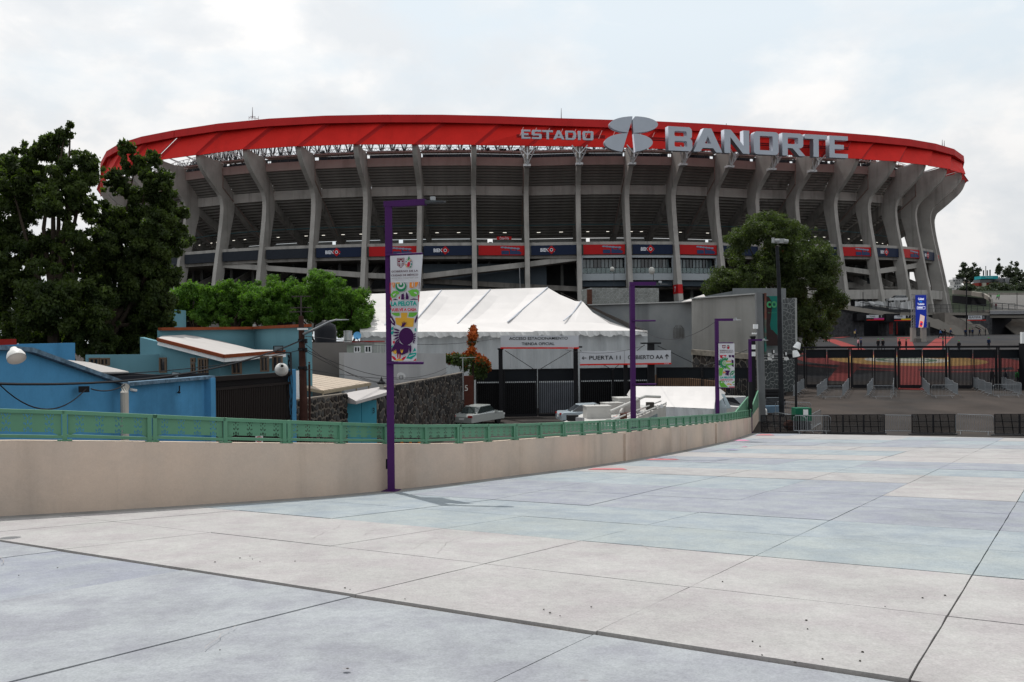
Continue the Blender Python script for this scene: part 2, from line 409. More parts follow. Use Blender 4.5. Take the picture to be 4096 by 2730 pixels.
for ri in range(len(rows)-1):
    t0, t1 = rows[ri], rows[ri+1]
    g0 = .014 if t0 in major else .006; g1 = .014 if t1 in major else .006
    if t0 == 0: g0 = .024
    if t1 == 0: g1 = .034
    for k in range(-16, 15):
        def pt(kk, t_, ds=0., dt=0.):
            return S0+D1*(kk*2.12*gs(t_, kk)+ds)+D2*(t_+dt)
        gj = .006
        cs = []
        edges = [((k, t0), (k+1, t0), gj, g0, 0), ((k+1, t0), (k+1, t1), -gj, 0, 1), ((k+1, t1), (k, t1), 0, -g1, 2), ((k, t1), (k, t0), gj, 0, 3)]
        p00 = pt(k, t0, gj, g0); p10 = pt(k+1, t0, -gj, g0); p11 = pt(k+1, t1, -gj, -g1); p01 = pt(k, t1, gj, -g1)
        ctr = (p00+p11)/2
        if ctr.y < 1. or ctr.y > 56 or ctr.x > 32: continue
        D_, A, d = nearest_seg(ctr); nr = Vector((d.y, -d.x))       # right-hand side of the wall line
        if (ctr-A).dot(nr) < -3.2: continue
        poly = []
        for a, b in ((p00, p10), (p10, p11), (p11, p01), (p01, p00)):
            m = max(2, int((b-a).length/.35)) if ctr.y < 16 else 2
            for i in range(m):
                q = a+(b-a)*(i/m)
                if ctr.y < 16: q = q+Vector((rs.uniform(-.004, .004), rs.uniform(-.004, .004)))
                poly.append(q)
        for A_, B_ in zip(WALLP, WALLP[1:]):
            a = Vector((A_.x, A_.y)); b = Vector((B_.x, B_.y)); dd = (b-a).normalized()
            if min((ctr-a).length, (ctr-b).length, (ctr-(a+b)/2).length) < 4.5:
                if (a, dd) and nearest_seg(ctr)[1] == a: poly = clip(poly, a, Vector((dd.y, -dd.x)), .42)
        poly = clip(poly, ENDA, ENDN) if poly else poly
        if len(poly) < 3: continue
        tn = ROWT.get(t0, 'w')
        if k <= -4 and t0 in (3.75, 5.45): tn = 'c'
        if k <= -3 and t0 < 0: tn = 'l' if k % 2 else 'b'
        if k <= -5 and t0 in (7.17, 9.2): tn = 'c'
        if k >= 2 and t0 in (14.,): tn = 'w'
        if rs.random() < .22 and t0 >= 11.1: tn = rs.choice('wpclg')
        mb = MB(); dz = rs.uniform(-.004, .004)+(-.012 if t0 < 0 else 0)
        mb.slab([Vector((q.x, q.y, pz(q.y)+dz)) for q in poly], .12)
        mb.build('slab', TINT[tn], deck); nsl += 1
# bedding under the slabs, a bare strip along the wall
JOINT = M('joint_filler', (.19, .165, .14), .95, .3, 6., fine=.3)
poly = [Vector((p.x, p.y)) for p in WALLP]; strip_in = []
for i, p in enumerate(WALLP):
    a = WALLP[max(i-1, 0)]; b = WALLP[min(i+1, len(WALLP)-1)]; d = Vector((b.x-a.x, b.y-a.y)).normalized(); strip_in.append(Vector((p.x+d.y*.44, p.y-d.x*.44)))
mb = MB()
pl = [(p.x, p.y) for p in WALLP]+[(24.9, 40.9), (40, 22), (40, -8), (-16, -8)]
MB().add([(x, y, pz(y)-.03) for x, y in pl], [tuple(range(len(pl)))]).build('bedding', JOINT, deck)
mb = MB()
for i in range(len(WALLP)-1):
    a, b = WALLP[i], WALLP[i+1]; c, d = strip_in[i+1], strip_in[i]
    mb.slab([Vector((a.x, a.y, pz(a.y)-.005)), Vector((d.x, d.y, pz(d.y)-.005)), Vector((c.x, c.y, pz(c.y)-.005)), Vector((b.x, b.y, pz(b.y)-.005))], .1)
mb.build('bare_edge_strip', M('bare_concrete', (.25, .245, .235), .9, .15, 2., grime=.3, fine=.15), deck)
# small loose debris and stains on the deck
mb = MB()
for u, v in [(960, 2235), (1010, 2240), (1040, 2250), (1000, 2228), (1380, 2355), (1400, 2362), (1620, 2400), (1180, 2248), (860, 2251), (2175, 2442), (2200, 2455), (2240, 2468), (3010, 2570), (3040, 2590), (3048, 2625), (3225, 2485), (3230, 2520), (3290, 2640), (3440, 2648), (3540, 2430), (3780, 2385), (2890, 2330), (1390, 2680), (880, 2605), (2365, 2432), (3690, 2395), (230, 2275), (75, 2305), (3450, 2612), (3180, 2655)]:
    p = G(u, v); r_ = rs.uniform(.005, .012)
    mb.lathe([(0.001, .004), (r_*.6, .005), (r_, .0)], p+Vector((0, 0, .006)), 6)
mb.build('debris', M('dark_debris', (.05, .045, .04), .9), deck, kind='stuff')
for u, v, rx, ry in [(1385, 2680, .025, .01), (2335, 2728, .03, .01)]:
    p = G(u, v); mb = MB(); q = [Vector((p.x+x*rs.uniform(.8, 1.2), p.y+y*2.2*rs.uniform(.8, 1.2), 0)) for x, y in ell(0, 0, rx, ry, 14)]
    mb.add([Vector((a.x, a.y, pz(a.y)+.008)) for a in q], [tuple(range(len(q)))]); mb.build('stain', M('oil_stain', (.22, .215, .225), .8, .2, 9.), deck)
cr_ = random.Random(12)
for pts_ in ([(1245, 2160), (1300, 2130), (1340, 2118), (1375, 2095)], [(1460, 2140), (1500, 2118), (1560, 2110)], [(1650, 2200), (1700, 2170), (1760, 2150)], [(1750, 2215), (1790, 2170), (1840, 2150)], [(2700, 2120), (2745, 2100), (2800, 2110)], [(2560, 2180), (2600, 2200), (2640, 2195), (2700, 2210)], [(820, 2600), (900, 2530), (960, 2500)], [(0, 2230), (14, 2245), (5, 2262)], [(3690, 1905), (3700, 1915), (3712, 1922)], [(3560, 2200), (3640, 2190), (3700, 2185)]):
    vs = []; P_ = [G(*q) for q in pts_]; line = []
    for a, b in zip(P_, P_[1:]):
        for j in range(6): q = a.lerp(b, j/6); line.append(q+Vector((cr_.uniform(-.012, .012), cr_.uniform(-.02, .02), 0)))
    for i, q in enumerate(line): w2 = .0022; vs += [Vector((q.x-w2, q.y-w2, pz(q.y-w2)+.009)), Vector((q.x+w2, q.y+w2, pz(q.y+w2)+.009))]
    MB().add(vs, [(2*i, 2*i+1, 2*i+3, 2*i+2) for i in range(len(line)-1)]).build('crack', M('hairline_crack', (.30, .28, .27), .9), deck)
# ---- red and pink painted patches along the wall at the far end
for k, (u0, v0, u1, v1, c) in enumerate([(2350, 1875, 2510, 1881, 'r'), (2580, 1837, 2720, 1842, 'r'), (2960, 1787, 2990, 1789, 'm'), (2930, 1760, 3000, 1765, 'm'), (3020, 1738, 3100, 1743, 'r'), (2900, 1800, 2960, 1802, 'v')]):
    a, b, c_, d = G(u0, v1), G(u1, v1), G(u1-20, v0), G(u0+25, v0)
    MB().add([q+Vector((0, 0, .012)) for q in (a, b, c_, d)], [(0, 1, 2, 3)]).build('painted_patch', {'r': M('patch_red', (.42, .16, .17), .9, .15, 3.), 'm': M('patch_magenta', (.55, .25, .36), .9, .1), 'v': M('patch_violet', (.25, .2, .36), .9, .1)}[c], deck)
# ================================================================ PARAPET WALL + GREEN RAILING
def interp(tab, u):
    if u <= tab[0][0]: return tab[0][1]
    for a, b in zip(tab, tab[1:]):
        if u <= b[0]: return a[1]+(b[1]-a[1])*(u-a[0])/(b[0]-a[0])
    return tab[-1][1]
VTOP = [(-60, 1764), (0, 1765), (500, 1769), (1000, 1775), (1590, 1778), (1850, 1776), (2000, 1767), (2234, 1750), (2535, 1729), (2740, 1706), (2905, 1687), (3005, 1671)]
VRAIL = [(-60, 1630), (0, 1633), (557, 1658), (1000, 1678), (1500, 1696), (1700, 1701), (2000, 1698), (2100, 1697), (2407, 1684), (2700, 1668), (2905, 1655), (3005, 1640)]
def proj(p):
    x, y, z = p; X = x-ROLL*z; Zz = z+ROLL*x
    return 2048+F*X/y, 1365-F*Zz/y
WLEN = [0]
for a, b in zip(WALLP, WALLP[1:]): WLEN.append(WLEN[-1]+(b-a).length)
def wpos(s_):
    s_ = max(0, min(WLEN[-1]-1e-4, s_))
    for i in range(len(WLEN)-1):
        if s_ <= WLEN[i+1]:
            t_ = (s_-WLEN[i])/(WLEN[i+1]-WLEN[i]); return WALLP[i].lerp(WALLP[i+1], t_), (WALLP[i+1]-WALLP[i]).normalized()
def tops(p):
    u, v = proj(p) if p.y > 5 else (0, 0)
    if p.y < 13.7 or u < -20:
        p1 = WALLP[2]; return p.z+tops(p1)[0]-p1.z, p.z+tops(p1)[1]-p1.z
    return P(u, interp(VTOP, u), p.y).z, P(u, interp(VRAIL, u), p.y).z
PARA = M('parapet_plaster', (.57, .455, .37), .92, .06, .9, .008, streak=.15, grime=.20, fine=.08, grain=.05, two=(.50, .415, .35), twosc=.6)
pw = thing('parapet_wall', 'long beige plastered parapet wall curving along the left side of the plaza', 'wall', WALLP[4])
ss = np.linspace(0, WLEN[-1], 70); prev = None
mb = MB(); cap = MB()
for s_ in ss:
    p, d = wpos(s_); n = Vector((-d.y, d.x, 0)).normalized()*.26; zt = tops(p)[0]
    cur = (Vector((p.x, p.y, min(p.z-3, STREET-.2))), Vector((p.x, p.y, zt)), Vector((p.x, p.y, zt))+n, Vector((p.x, p.y, min(p.z-3, STREET-.2)))+n)
    if prev:
        o = len(mb.v); mb.add(list(prev)+list(cur), [(0, 4, 5, 1), (1, 5, 6, 2), (2, 6, 7, 3)])
    prev = cur
mb.build('wall_body', PARA, pw)
# far stub that climbs back past the last lamp
q0 = WALLP[-1]; qa = P(3004, 1671, q0.y+.1); qb = P(3034, 1628, 58.6)
mb = MB(); e = Vector((-.25, .1, 0)); mb.hexa([Vector((qa.x, qa.y, -6.2)), Vector((qb.x, qb.y, -6.2)), Vector((qb.x, qb.y, -6.2))+e, Vector((qa.x, qa.y, -6.2))+e, qa, qb, qb+e, qa+e]); mb.build('end_wall', PARA, pw)
for u in (2863, 2500):                       # thin pilaster joints
    s_ = min(np.linspace(0, WLEN[-1], 800), key=lambda s2: abs(proj(wpos(s2)[0])[0]-u) if wpos(s2)[0].y > 13 else 9e9)
    p, d = wpos(s_); zt = tops(p)[0]; n = Vector((d.y, -d.x, 0))
    MB().bar(p+n*.03, Vector((p.x, p.y, zt-.03))+n*.03, .16, .08, up=n).build('pilaster', PARA, pw)
# railing
GREEN = M('green_rail_paint', (.080, .215, .13), .45, .08, .8, spec=.4, streak=.15)
rail = thing('green_railing', 'green metal railing of cut-out floral panels on top of the beige parapet', 'railing', WALLP[4]+Vector((0, 0, 1)))
# panel with four floral cut-outs, unit size 1 x 1 (scaled on placing)
def motif(cx, cy, sx, sy):
    out_ = []
    def leaf(x, y, l, wd, a):
        pts = []
        for (px, py) in ((0, 0), (l*.35, wd/2), (l*.7, wd*.4), (l, 0), (l*.7, -wd*.4), (l*.35, -wd/2)):
            pts.append((cx+sx*(x+px*math.cos(a)-py*math.sin(a)), cy+sy*(y+px*math.sin(a)+py*math.cos(a))))
        out_.append(pts)
    for a in (30, 60, 90, 120, 150): leaf(0, -.42, .26, .09, R(a))
    for s_ in (-1, 1):
        leaf(s_*.30, -.46, .24, .13, R(90-s_*25)); leaf(s_*.16, -.12, .17, .12, R(90-s_*40)); leaf(s_*.36, -.10, .15, .10, R(90-s_*10))
        leaf(s_*.26, .16, .18, .10, R(90-s_*35)); leaf(s_*.10, .36, .13, .09, R(90-s_*50)); leaf(s_*.38, .36, .12, .07, R(90-s_*40))
    leaf(0, -.08, .26, .12, R(90)); leaf(-.02, .24, .20, .11, R(90))
    return out_
sp = [[(0, 0), (1, 0), (1, 1), (0, 1)]]
for i in range(4): sp += motif(.14+.24*i, .5, .115, .74)
PANEL = curve_mesh(sp, 0, 'rail_panel'); PANEL.materials.append(GREEN)
posts = [1.3, 2.65, 4.05, 5.45, 6.84, 8.21, 9.46, 10.61, 11.76]; s_ = 12.9
while s_ < WLEN[-1]-.05: posts.append(s_); s_ += 1.15
postm = {}
for i, s_ in enumerate(posts):
    p, d = wpos(s_); zt, zr = tops(p); n = Vector((-d.y, d.x, 0)).normalized(); c = p+n*.12
    h = zr-zt
    pb = MB(); base_ = Vector((c.x, c.y, zt)); wd = .085 if i % 2 else .05
    for o_ in ((0,) if i % 2 == 0 else (-.045, .045)):
        pb.bar(base_+d*o_, base_+d*o_+Vector((0, 0, h)), .07, .07, up=n)
    pb.box(base_+Vector((0, 0, .01)), (.22, .12, .02), math.atan2(d.y, d.x)); pb.build('post', GREEN, rail)
    if i+1 < len(posts):
        p2, d2 = wpos(posts[i+1]); zt2, zr2 = tops(p2); c2 = p2+Vector((-d2.y, d2.x, 0)).normalized()*.12
        A = Vector((c.x, c.y, zr)); B = Vector((c2.x, c2.y, zr2)); ax = (B-A); L_ = ax.length; axn = ax.normalized()
        gap = .17*h
        fb = MB(); fb.bar(A-Vector((0, 0, .03)), B-Vector((0, 0, .03)), .07, .06); Bz = Vector((0, 0, -(h-gap)))
        fb.bar(A+Bz, B+Bz, .06, .05); fb.build('rail_frame', GREEN, rail)
        O = A+Bz+axn*.05; ay = Vector((0, 0, h-gap)); an = ax.cross(Vector((0, 0, 1))).normalized()
        T = Matrix(((axn.x*(L_-.1), 0, an.x, O.x+an.x*-.01), (axn.y*(L_-.1), 0, an.y, O.y+an.y*-.01), (axn.z*(L_-.1), ay.z, 0, O.z), (0, 0, 0, 1)))
        pm = PANEL.copy(); pm.transform(WM(rail).inverted() @ T); inst('panel', pm, rail)
mb = MB(); a = P(3004, 1640, WALLP[-1].y+.1); b = P(3034, 1563, 58.6); a0 = P(3004, 1672, WALLP[-1].y+.1); b0 = P(3034, 1630, 58.6)
mb.hexa([a0, b0, b0+e*.3, a0+e*.3, a, b, b+e*.3, a+e*.3]); mb.build('panel', GREEN, rail)
a = P(2928, 1668, 46.5); b = P(2990, 1592, 54.2); a0 = P(2928, 1690, 46.5); b0 = P(2990, 1668, 54.2)
bent = MB().hexa([a0, b0, b0+e*.3, a0+e*.3, a, b, b+e*.3, a+e*.3]); bent.build('panel', GREEN, rail)
a1 = P(3005, 1580, 55.8); mb = MB().hexa([b0, P(3005, 1660, 55.8), P(3005, 1660, 55.8)+e*.3, b0+e*.3, b, a1, a1+e*.3, b+e*.3]); mb.build('panel', GREEN, rail)
# ================================================================ STADIUM
UP = [626, 724, 874, 1048, 1248, 1460, 1680, 1901, 2112, 2320, 2519, 2710, 2886, 3050, 3210, 3366, 3503, 3612, 3693, 3752]
SC = 200.
pos = {6: ((1680-2048)/F, 1.0)}
def step(prev, u, s_, sign=1):
    k = (u-2048)/F; best = None
    a = 1+k*k; b = -2*(prev[0]*k+prev[1]); c = prev[0]**2+prev[1]**2-s_*s_
    D_ = b*b-4*a*c
    if D_ < 0: D_ = 0
    z = (-b+math.sqrt(D_))/(2*a); return (k*z, z)
sr = [.0651, .0628, .0605, .0590, .0582, .0578, .0578, .0578, .0578, .0575, .0575, .0575, .058]
pos[7] = ((1901-2048)/F*1.001, 1.001)
for i in range(8, 20): pos[i] = step(pos[i-1], UP[i], sr[i-7])
sl = [.0645, .0642, .064, .062, .0615, .060]
zL = {5: 1.004, 4: 1.0125, 3: 1.027, 2: 1.049, 1: 1.078, 0: 1.115}
for i in range(5, -1, -1): pos[i] = ((UP[i]-2048)/F*zL[i], zL[i])
def extend(a, b, n, turn, sgn, key0, dk, s_):
    d = Vector((b[0]-a[0], b[1]-a[1])).normalized(); p = Vector(b)
    for i in range(n):
        ang = turn*sgn; d = Vector((d.x*math.cos(ang)-d.y*math.sin(ang), d.x*math.sin(ang)+d.y*math.cos(ang))); p = p+d*s_
        pos[key0+dk*i] = (p.x, p.y)
extend(pos[1], pos[0], 5, R(7.5), -1, -1, -1, .058)
extend(pos[18], pos[19], 4, R(13), 1, 20, 1, .056)
K0, K1 = -5, 23
PP = {k: Vector((v[0]*SC, v[1]*SC)) for k, v in pos.items()}
NN = {}
for k in range(K0, K1+1):
    a = PP[max(k-1, K0)]; b = PP[min(k+1, K1)]; d = (b-a).normalized(); NN[k] = Vector((d.y, -d.x))
def SP(k, s_, r_, z):
    a, b = PP[k], PP[min(k+1, K1)]; na, nb = NN[k], NN[min(k+1, K1)]
    p = a.lerp(b, s_)+na.lerp(nb, s_)*(r_-1.6); return Vector((p.x, p.y, z))
DZB = {-1: .3, 0: 0, 1: 0, 2: -.2, 3: 0, 4: -.1, 5: -.2, 6: -.55, 7: -.75, 8: -.7, 9: -1.2, 10: -1.6, 11: -1.8, 12: -1.7, 13: -1.55, 14: -1.55, 15: -1.45, 16: -1.2, 17: -.9, 18: -.4}
DZT = {-2: 1.5, -1: 1.4, 0: 1.2, 1: .6, 2: .7, 3: .75, 4: .7, 5: .55, 6: .2, 7: .05, 8: -.2, 9: -.9, 10: -1.4, 11: -1.5, 12: -1.6, 13: -1.45, 14: -1.35, 15: -1.35, 16: -1.1, 17: -.7, 18: -.3}
def tabk(t, x):
    a = math.floor(x); f = x-a; return t.get(a, 0.)*(1-f)+t.get(a+1, 0.)*f
def zo(k, s_): return max(0., min(1.25, (k+s_-13)*.24))
stad = thing('stadium', 'huge grey concrete stadium with curving pillars and a red sheet metal rim', 'stadium', (20, 240, 6))
OUT = [(45.8, 8), (44.4, 8), (43, 7.4), (41.3, 6.07), (39.2, 3.7), (37.2, 1.3), (36.2, .55), (35.4, .25), (33.75, 0), (30, .4), (24, 1.5), (16, 3), (8, 4.4), (2, 5.5)]
INN = [(2, 2.2), (8, 1.2), (16, .2), (24, -1.5), (30, -3.0), (33.5, -3.9), (37, -3.6), (40, -2.2), (42, -.9), (43.5, -.2), (44.6, .1)]
def smooth(pts, n=3):
    o_ = []
    for i in range(len(pts)-1):
        p0, p1, p2, p3 = pts[max(i-1, 0)], pts[i], pts[i+1], pts[min(i+2, len(pts)-1)]
        for j in range(n):
            t_ = j/n; o_.append(tuple(.5*(2*p1[k]+(p2[k]-p0[k])*t_+(2*p0[k]-5*p1[k]+4*p2[k]-p3[k])*t_*t_+(3*p1[k]-p0[k]-3*p2[k]+p3[k])*t_**3) for k in (0, 1)))
    return o_+[pts[-1]]
OUTS = [OUT[0]]+smooth(OUT[1:]); prof = [(r_, z) for z, r_ in OUTS]+[(r_, z) for z, r_ in smooth(INN)]
UZ = Vector((0, 0, 1))
for k in range(K0+1, K1):
    n = Vector((NN[k].x, NN[k].y, 0)); O = SP(k, 0, 0, 0); tn = Vector((-n.y, n.x, 0))
    mb = MB(); mb.prism(prof, O, n, UZ, tn, -.55, .55)
    pil = mb.build('pillar', CONC, stad)
    rk = MB(); rk.bar(O+n*-3.2+UZ*35.0, O+n*-20+UZ*25.2, 1.0, 2.6); rk.bar(O+n*-1.5+UZ*14, O+n*-14+UZ*20, .9, 1.4)
    rk.build('raker_beam', CONCD, stad)
    if k % 2 == 0 and k >= 0:
        dp = MB(); sd = tn*(.62 if k < 6 else -.62)*1.0; sd = -sd if False else sd
        dp.tube([O+n*.2+UZ*43.6+sd, O+n*.2+UZ*38.8+sd, O+n*-14+UZ*27.4+sd], .16, 6); dp.build('drain_pipe', M('drain_pipe_grey', (.23, .17, .15), .6), stad)
    if 8 <= k <= 14:
        br = MB(); c = O+n*5.9+UZ*(40.7+.6*zo(k, 0))
        br.box(c+n*.1, (1.7, 1.7, .5), math.atan2(tn.y, tn.x))
        br.bar(c+n*.8, c+n*2.6+UZ*2.6, .3, .3)
        for s_ in (-1, 1):
            br.bar(c+n*.8, c+n*2.4+tn*s_*1.7+UZ*3.2, .2, .2); br.bar(c+n*2.6+UZ*1.8, c+n*3.2+tn*s_*1.8+UZ*3.7, .22, .22)
        br.bar(c+n*2.6+UZ*1.0, c+n*2.6+UZ*3.9, .3, .3); br.build('sign_bracket', WHITE_ST, stad)
    pd = MB(); pd.box(O+n*7.0+UZ*45.4, (1.3, .7, .9), math.atan2(n.y, n.x)); pd.box(O+n*1.4+UZ*44.9, (1.3, .9, .8), math.atan2(n.y, n.x)); pd.build('bearing_pad', M('pad_concrete', (.30, .28, .26), .9), stad)
def bayhex(mb, k, s0, s1, r0, r1, z0, z1, dz=0., mi=None, nseg=1):
    for i in range(nseg):
        a = s0+(s1-s0)*i/nseg; b = s0+(s1-s0)*(i+1)/nseg; za = dz*i/nseg+zo(k, a); zb = dz*(i+1)/nseg+zo(k, b)
        mb.hexa([SP(k, a, r1, z0+za), SP(k, b, r1, z0+zb), SP(k, b, r0, z0+zb), SP(k, a, r0, z0+za), SP(k, a, r1, z1+za), SP(k, b, r1, z1+zb), SP(k, b, r0, z1+zb), SP(k, a, r0, z1+za)], mi)
ea = .045
far_steps = MB(); nst = 0
def blockT(k, s0, s1, r0, r1, z0, z1):
    a = SP(k, s0, r1, 0); b = SP(k, s1, r1, 0); ax = (b-a); L_ = ax.length; axn = ax/L_; nn_ = Vector((axn.y, -axn.x, 0))
    c = (a+b)/2-nn_*((r1-r0)/2); z0 += zo(k, .5); z1 += zo(k, .5)
    return Matrix(((axn.x*L_, -nn_.x*(r1-r0), 0, c.x), (axn.y*L_, -nn_.y*(r1-r0), 0, c.y), (0, 0, z1-z0, (z0+z1)/2), (0, 0, 0, 1)))
UC = unit_cube(CONCD)
for k in range(K0+1, K1-1):
    mb = MB(); bayhex(mb, k, ea, 1-ea, -.9, .25, 41.75, 43.75); mb.build('upper_ring_beam', PINKC, stad)
    mb = MB(); bayhex(mb, k, ea, 1-ea, -1.4, .6, 44.9, 45.25); mb.build('coping_slab', PINKC, stad)
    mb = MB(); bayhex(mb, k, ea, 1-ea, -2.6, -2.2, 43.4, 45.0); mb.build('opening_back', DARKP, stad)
    mb = MB()
    for s_ in (.12, .28, .34, .5, .56, .72, .78, .92):
        mb.bar(SP(k, s_, .1, 43.7), SP(k, s_, .1, 45.0+(.5 if int(s_*100) % 3 == 0 else 0)), .07, .07)
    mb.bar(SP(k, .05, .1, 44.5), SP(k, .95, .1, 44.5), .05, .05); mb.build('rail', M('dull_grey_metal', (.12, .11, .11), .6), stad)
    mb = MB(); bayhex(mb, k, ea, 1-ea, -4.9, -3.5, 35.35, 37.6); mb.build('middle_ring_beam', CONC, stad)
    # stepped underside of the two tiers
    stp = []
    for i in range(7): stp.append((-.5-(i+1)*.56, -.5-i*.56+.12, 41.8-(i+1)*.57, 41.8-i*.57+(.5 if i == 0 else .1)))
    for i in range(15): stp.append((-4.6-(i+1)*1.0, -4.6-i*1.0+.15, 35.35-(i+1)*.57, 35.35-i*.57+(.5 if i == 0 else .12)))
    for (r0, r1, z0, z1) in stp:
        if 0 <= k <= 12: inst('seating_step', UC, stad, blockT(k, .03, .97, r0-.5, r1, z0, z1)); nst += 1
        else: bayhex(far_steps, k, .03, .97, r0-.5, r1, z0, z1)
    mb = MB(); bayhex(mb, k, .02, .98, -5.6, -5.2, 37.0, 39.2); mb.build('ledge_back', DARKP, stad)  # dark plate added to shut the bright slits above the middle beam
    # concourse
    mb = MB(); bayhex(mb, k, 0, 1, -21, .6, 19.6, 20.5); mb.build('concourse_floor', CONCD, stad)
    mb = MB(); bayhex(mb, k, ea, .55, .45, .75, 22.6, 23.4); bayhex(mb, k, .55, 1-ea, .45, .75, 22.6, 23.4); mb.build('parapet', CONC, stad)
    rr = random.Random(k+50)
    mb = MB(); zt = 26.6
    g = rr.choice([.3, .55, .7]); cuts = [(0, g), (g+.10, 1.0)] if k in (5, 7, 9, 12, 3) else [(0, 1)]
    for a, b in cuts: bayhex(mb, k, a, b, -19.6, -19.2, 20.5, zt)
    mb.build('concourse_wall', M('concourse_wall_paint', (.22, .22, .21), .9, .2, .6), stad)
    mb = MB(); mb.mi = 0
    for j in range(3):
        s_ = rr.uniform(.08, .85); bayhex(mb, k, s_, s_+rr.uniform(.03, .09), -19.1, -18.9, 20.5, 20.5+rr.uniform(2.6, 5.4))
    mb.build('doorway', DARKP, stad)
    mb = MB()
    for j in range(2):
        s_ = .25+.4*j+rr.uniform(-.1, .1); a = SP(k, s_, -12, 27.4); b = SP(k, s_+.07, -12, 27.4); mb.bar(a, b, .12, .10)
    mb.build('tube_light', LAMP, stad)
    # dark lower storeys
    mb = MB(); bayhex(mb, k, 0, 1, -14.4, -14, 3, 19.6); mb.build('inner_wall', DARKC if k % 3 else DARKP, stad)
    mb = MB(); bayhex(mb, k, 0, 1, -14, -5, 12.4, 13.0); bayhex(mb, k, 0, 1, -14, -4, 6.6, 7.2); mb.build('floor_slab', CONCD, stad)
    mb = MB()
    for s_ in (.3, .7): mb.bar(SP(k, s_, -7, 3), SP(k, s_, -7, 19.6), .7, .7)
    mb.build('column', M('inner_concrete', (.12, .12, .115), .9), stad)
    mb = MB(); mb.bar(SP(k, .02, -9.5, 28.9), SP(k, .98, -9.5, 28.9), .12, .12); mb.build('conduit', M('teal_pipe', (.02, .10, .12), .5), stad)
    # led ribbon panel on the concourse edge
    kind = 'plain' if k < 4 else ('navy' if k % 2 == 0 else 'red')
    b0, b1 = (.08, 1-.04) if k < 9 else (.09, .93)
    m_ = {'plain': M('banner_charcoal', (.020, .024, .032), .6), 'navy': NAVY, 'red': LEDR}[kind]
    mb = MB(); bayhex(mb, k, b0, b1, .8, 1.15, 20.35, 22.65); rib = mb.build('ribbon_panel', m_, stad)
    if kind == 'red':
        mb = MB(); bayhex(mb, k, b0-.045, b0, .7, 1.1, 20.35, 22.7); bayhex(mb, k, b1, b1+.045, .7, 1.1, 20.35, 22.7); mb.build('ribbon_edge', M('ribbon_edge_grey', (.05, .06, .055), .6), stad)
    A = SP(k, b0, 1.18, 20.35+zo(k, b0)); B = SP(k, b1, 1.18, 20.35+zo(k, b1)); ax = (B-A); L_ = ax.length; axn = ax/L_
    if 3 < k < 19:
        def at_(s_, z): return A+axn*(L_*s_)+UZ*z
        if kind == 'navy':
            text('lettering', 'BIEN', LEDW, at_(.29, 1.2), axn, w_=L_*.175, h_=.85, parent=rib, bold=.03)
            text('lettering', 'E', LEDW, at_(.50, 1.0), axn, w_=L_*.03, h_=.5, parent=rib, bold=.03)
            mb = MB(); _, _, _, an = basis(A, axn)
            mb.prism([(-1., 0), (0, -1.05), (1.0, 0), (0, 1.05)], at_(.445, 1.2), axn, UZ, an, .02, .06); mb.build('red_diamond', LEDR, rib)
            mb = MB(); mb.prism(ell(0, 0, .38, .38, 16), at_(.445, 1.2), axn, UZ, an, .06, .08); mb.build('ring_mark', LEDW, rib)
            mb = MB(); mb.prism(ell(0, 0, .24, .24, 16), at_(.445, 1.2), axn, UZ, an, .08, .10); mb.build('ring_core', NAVY, rib)
        else:
            _, _, _, an = basis(A, axn)
            mb = MB()
            mb.prism([(-2.3, -.9), (-.5, -.9), (-.5, -.1), (-.8, 0), (-2.3, 0)], at_(.70, 1.1), axn, UZ, an, .02, .05)
            mb.prism([(-.3, -.9), (2.3, -.9), (2.5, -.5), (2.0, -.1), (1.4, 0), (1.4, .3), (1.1, .3), (1.1, 0), (.1, .1), (.1, .35), (-.3, .35)], at_(.70, 1.1), axn, UZ, an, .02, .05)
            mb.build('train_print', M('print_blue', (.03, .05, .12), .5), rib)
            mb = MB()
            for j in range(6): mb.prism(ell(-2.1+j*.75, .78-.06*j, .42, .2+.03*(j % 2), 12), at_(.70, 1.1), axn, UZ, an, .02, .04+.004*j)
            mb.build('smoke_print', M('print_greyblue', (.22, .25, .34), .5), rib)
far_steps.build('seating_steps', CONCD, stad, kind='stuff')
# glazed balconies between four pillars
for k in (9, 10, 11):
    mb = MB(); fr = WHITEP
    bayhex(mb, k, .06, .95, .2, .9, 19.55, 20.1); bayhex(mb, k, .06, .95, .2, .9, 14.2, 15.8)
    for s_ in (.055, .93): bayhex(mb, k, s_, s_+.02, .2, .9, 15.8, 19.55)
    bl = mb.build('balcony', M('balcony_white', (.33, .36, .38), .7, .05), stad)
    for j in range(11):
        s_ = .08+.0772*j
        m_ = GLASS if j not in (3, 4, 8) else GLASSD
        mb = MB(); bayhex(mb, k, s_+.008, s_+.07, -1.2, -1.1, 15.8, 19.4); mb.build('glass_pane', m_ if k != 10 or j != 5 else GLASSD, bl)
    mb = MB()
    for j in range(12): bayhex(mb, k, .08+.0772*j-.005, .08+.0772*j+.005, -1.1, -.95, 15.8, 19.5)
    bayhex(mb, k, .06, .95, -1.1, -.95, 19.3, 19.55); mb.build('window_frame', BLACK, bl)
    mb = MB(); bayhex(mb, k, .06, .95, .60, .64, 15.9, 17.1); mb.build('glass_balustrade', M('balustrade_glass', (.16, .22, .22), .1, 0, spec=.8, alpha=.55), bl)
    mb = MB(); mb.bar(SP(k, .06, .65, 17.2), SP(k, .95, .65, 17.2), .09, .09)
    for j in range(10): mb.bar(SP(k, .07+.095*j, .7, 15.8), SP(k, .07+.095*j, .7, 17.2), .06, .06)
    mb.build('handrail', DARK_ST, bl)
    mb = MB(); bayhex(mb, k, .06, .95, -3, .1, 12.8, 14.0); mb.build('soffit_beam', M('soffit_blue', (.05, .065, .08), .8), stad)
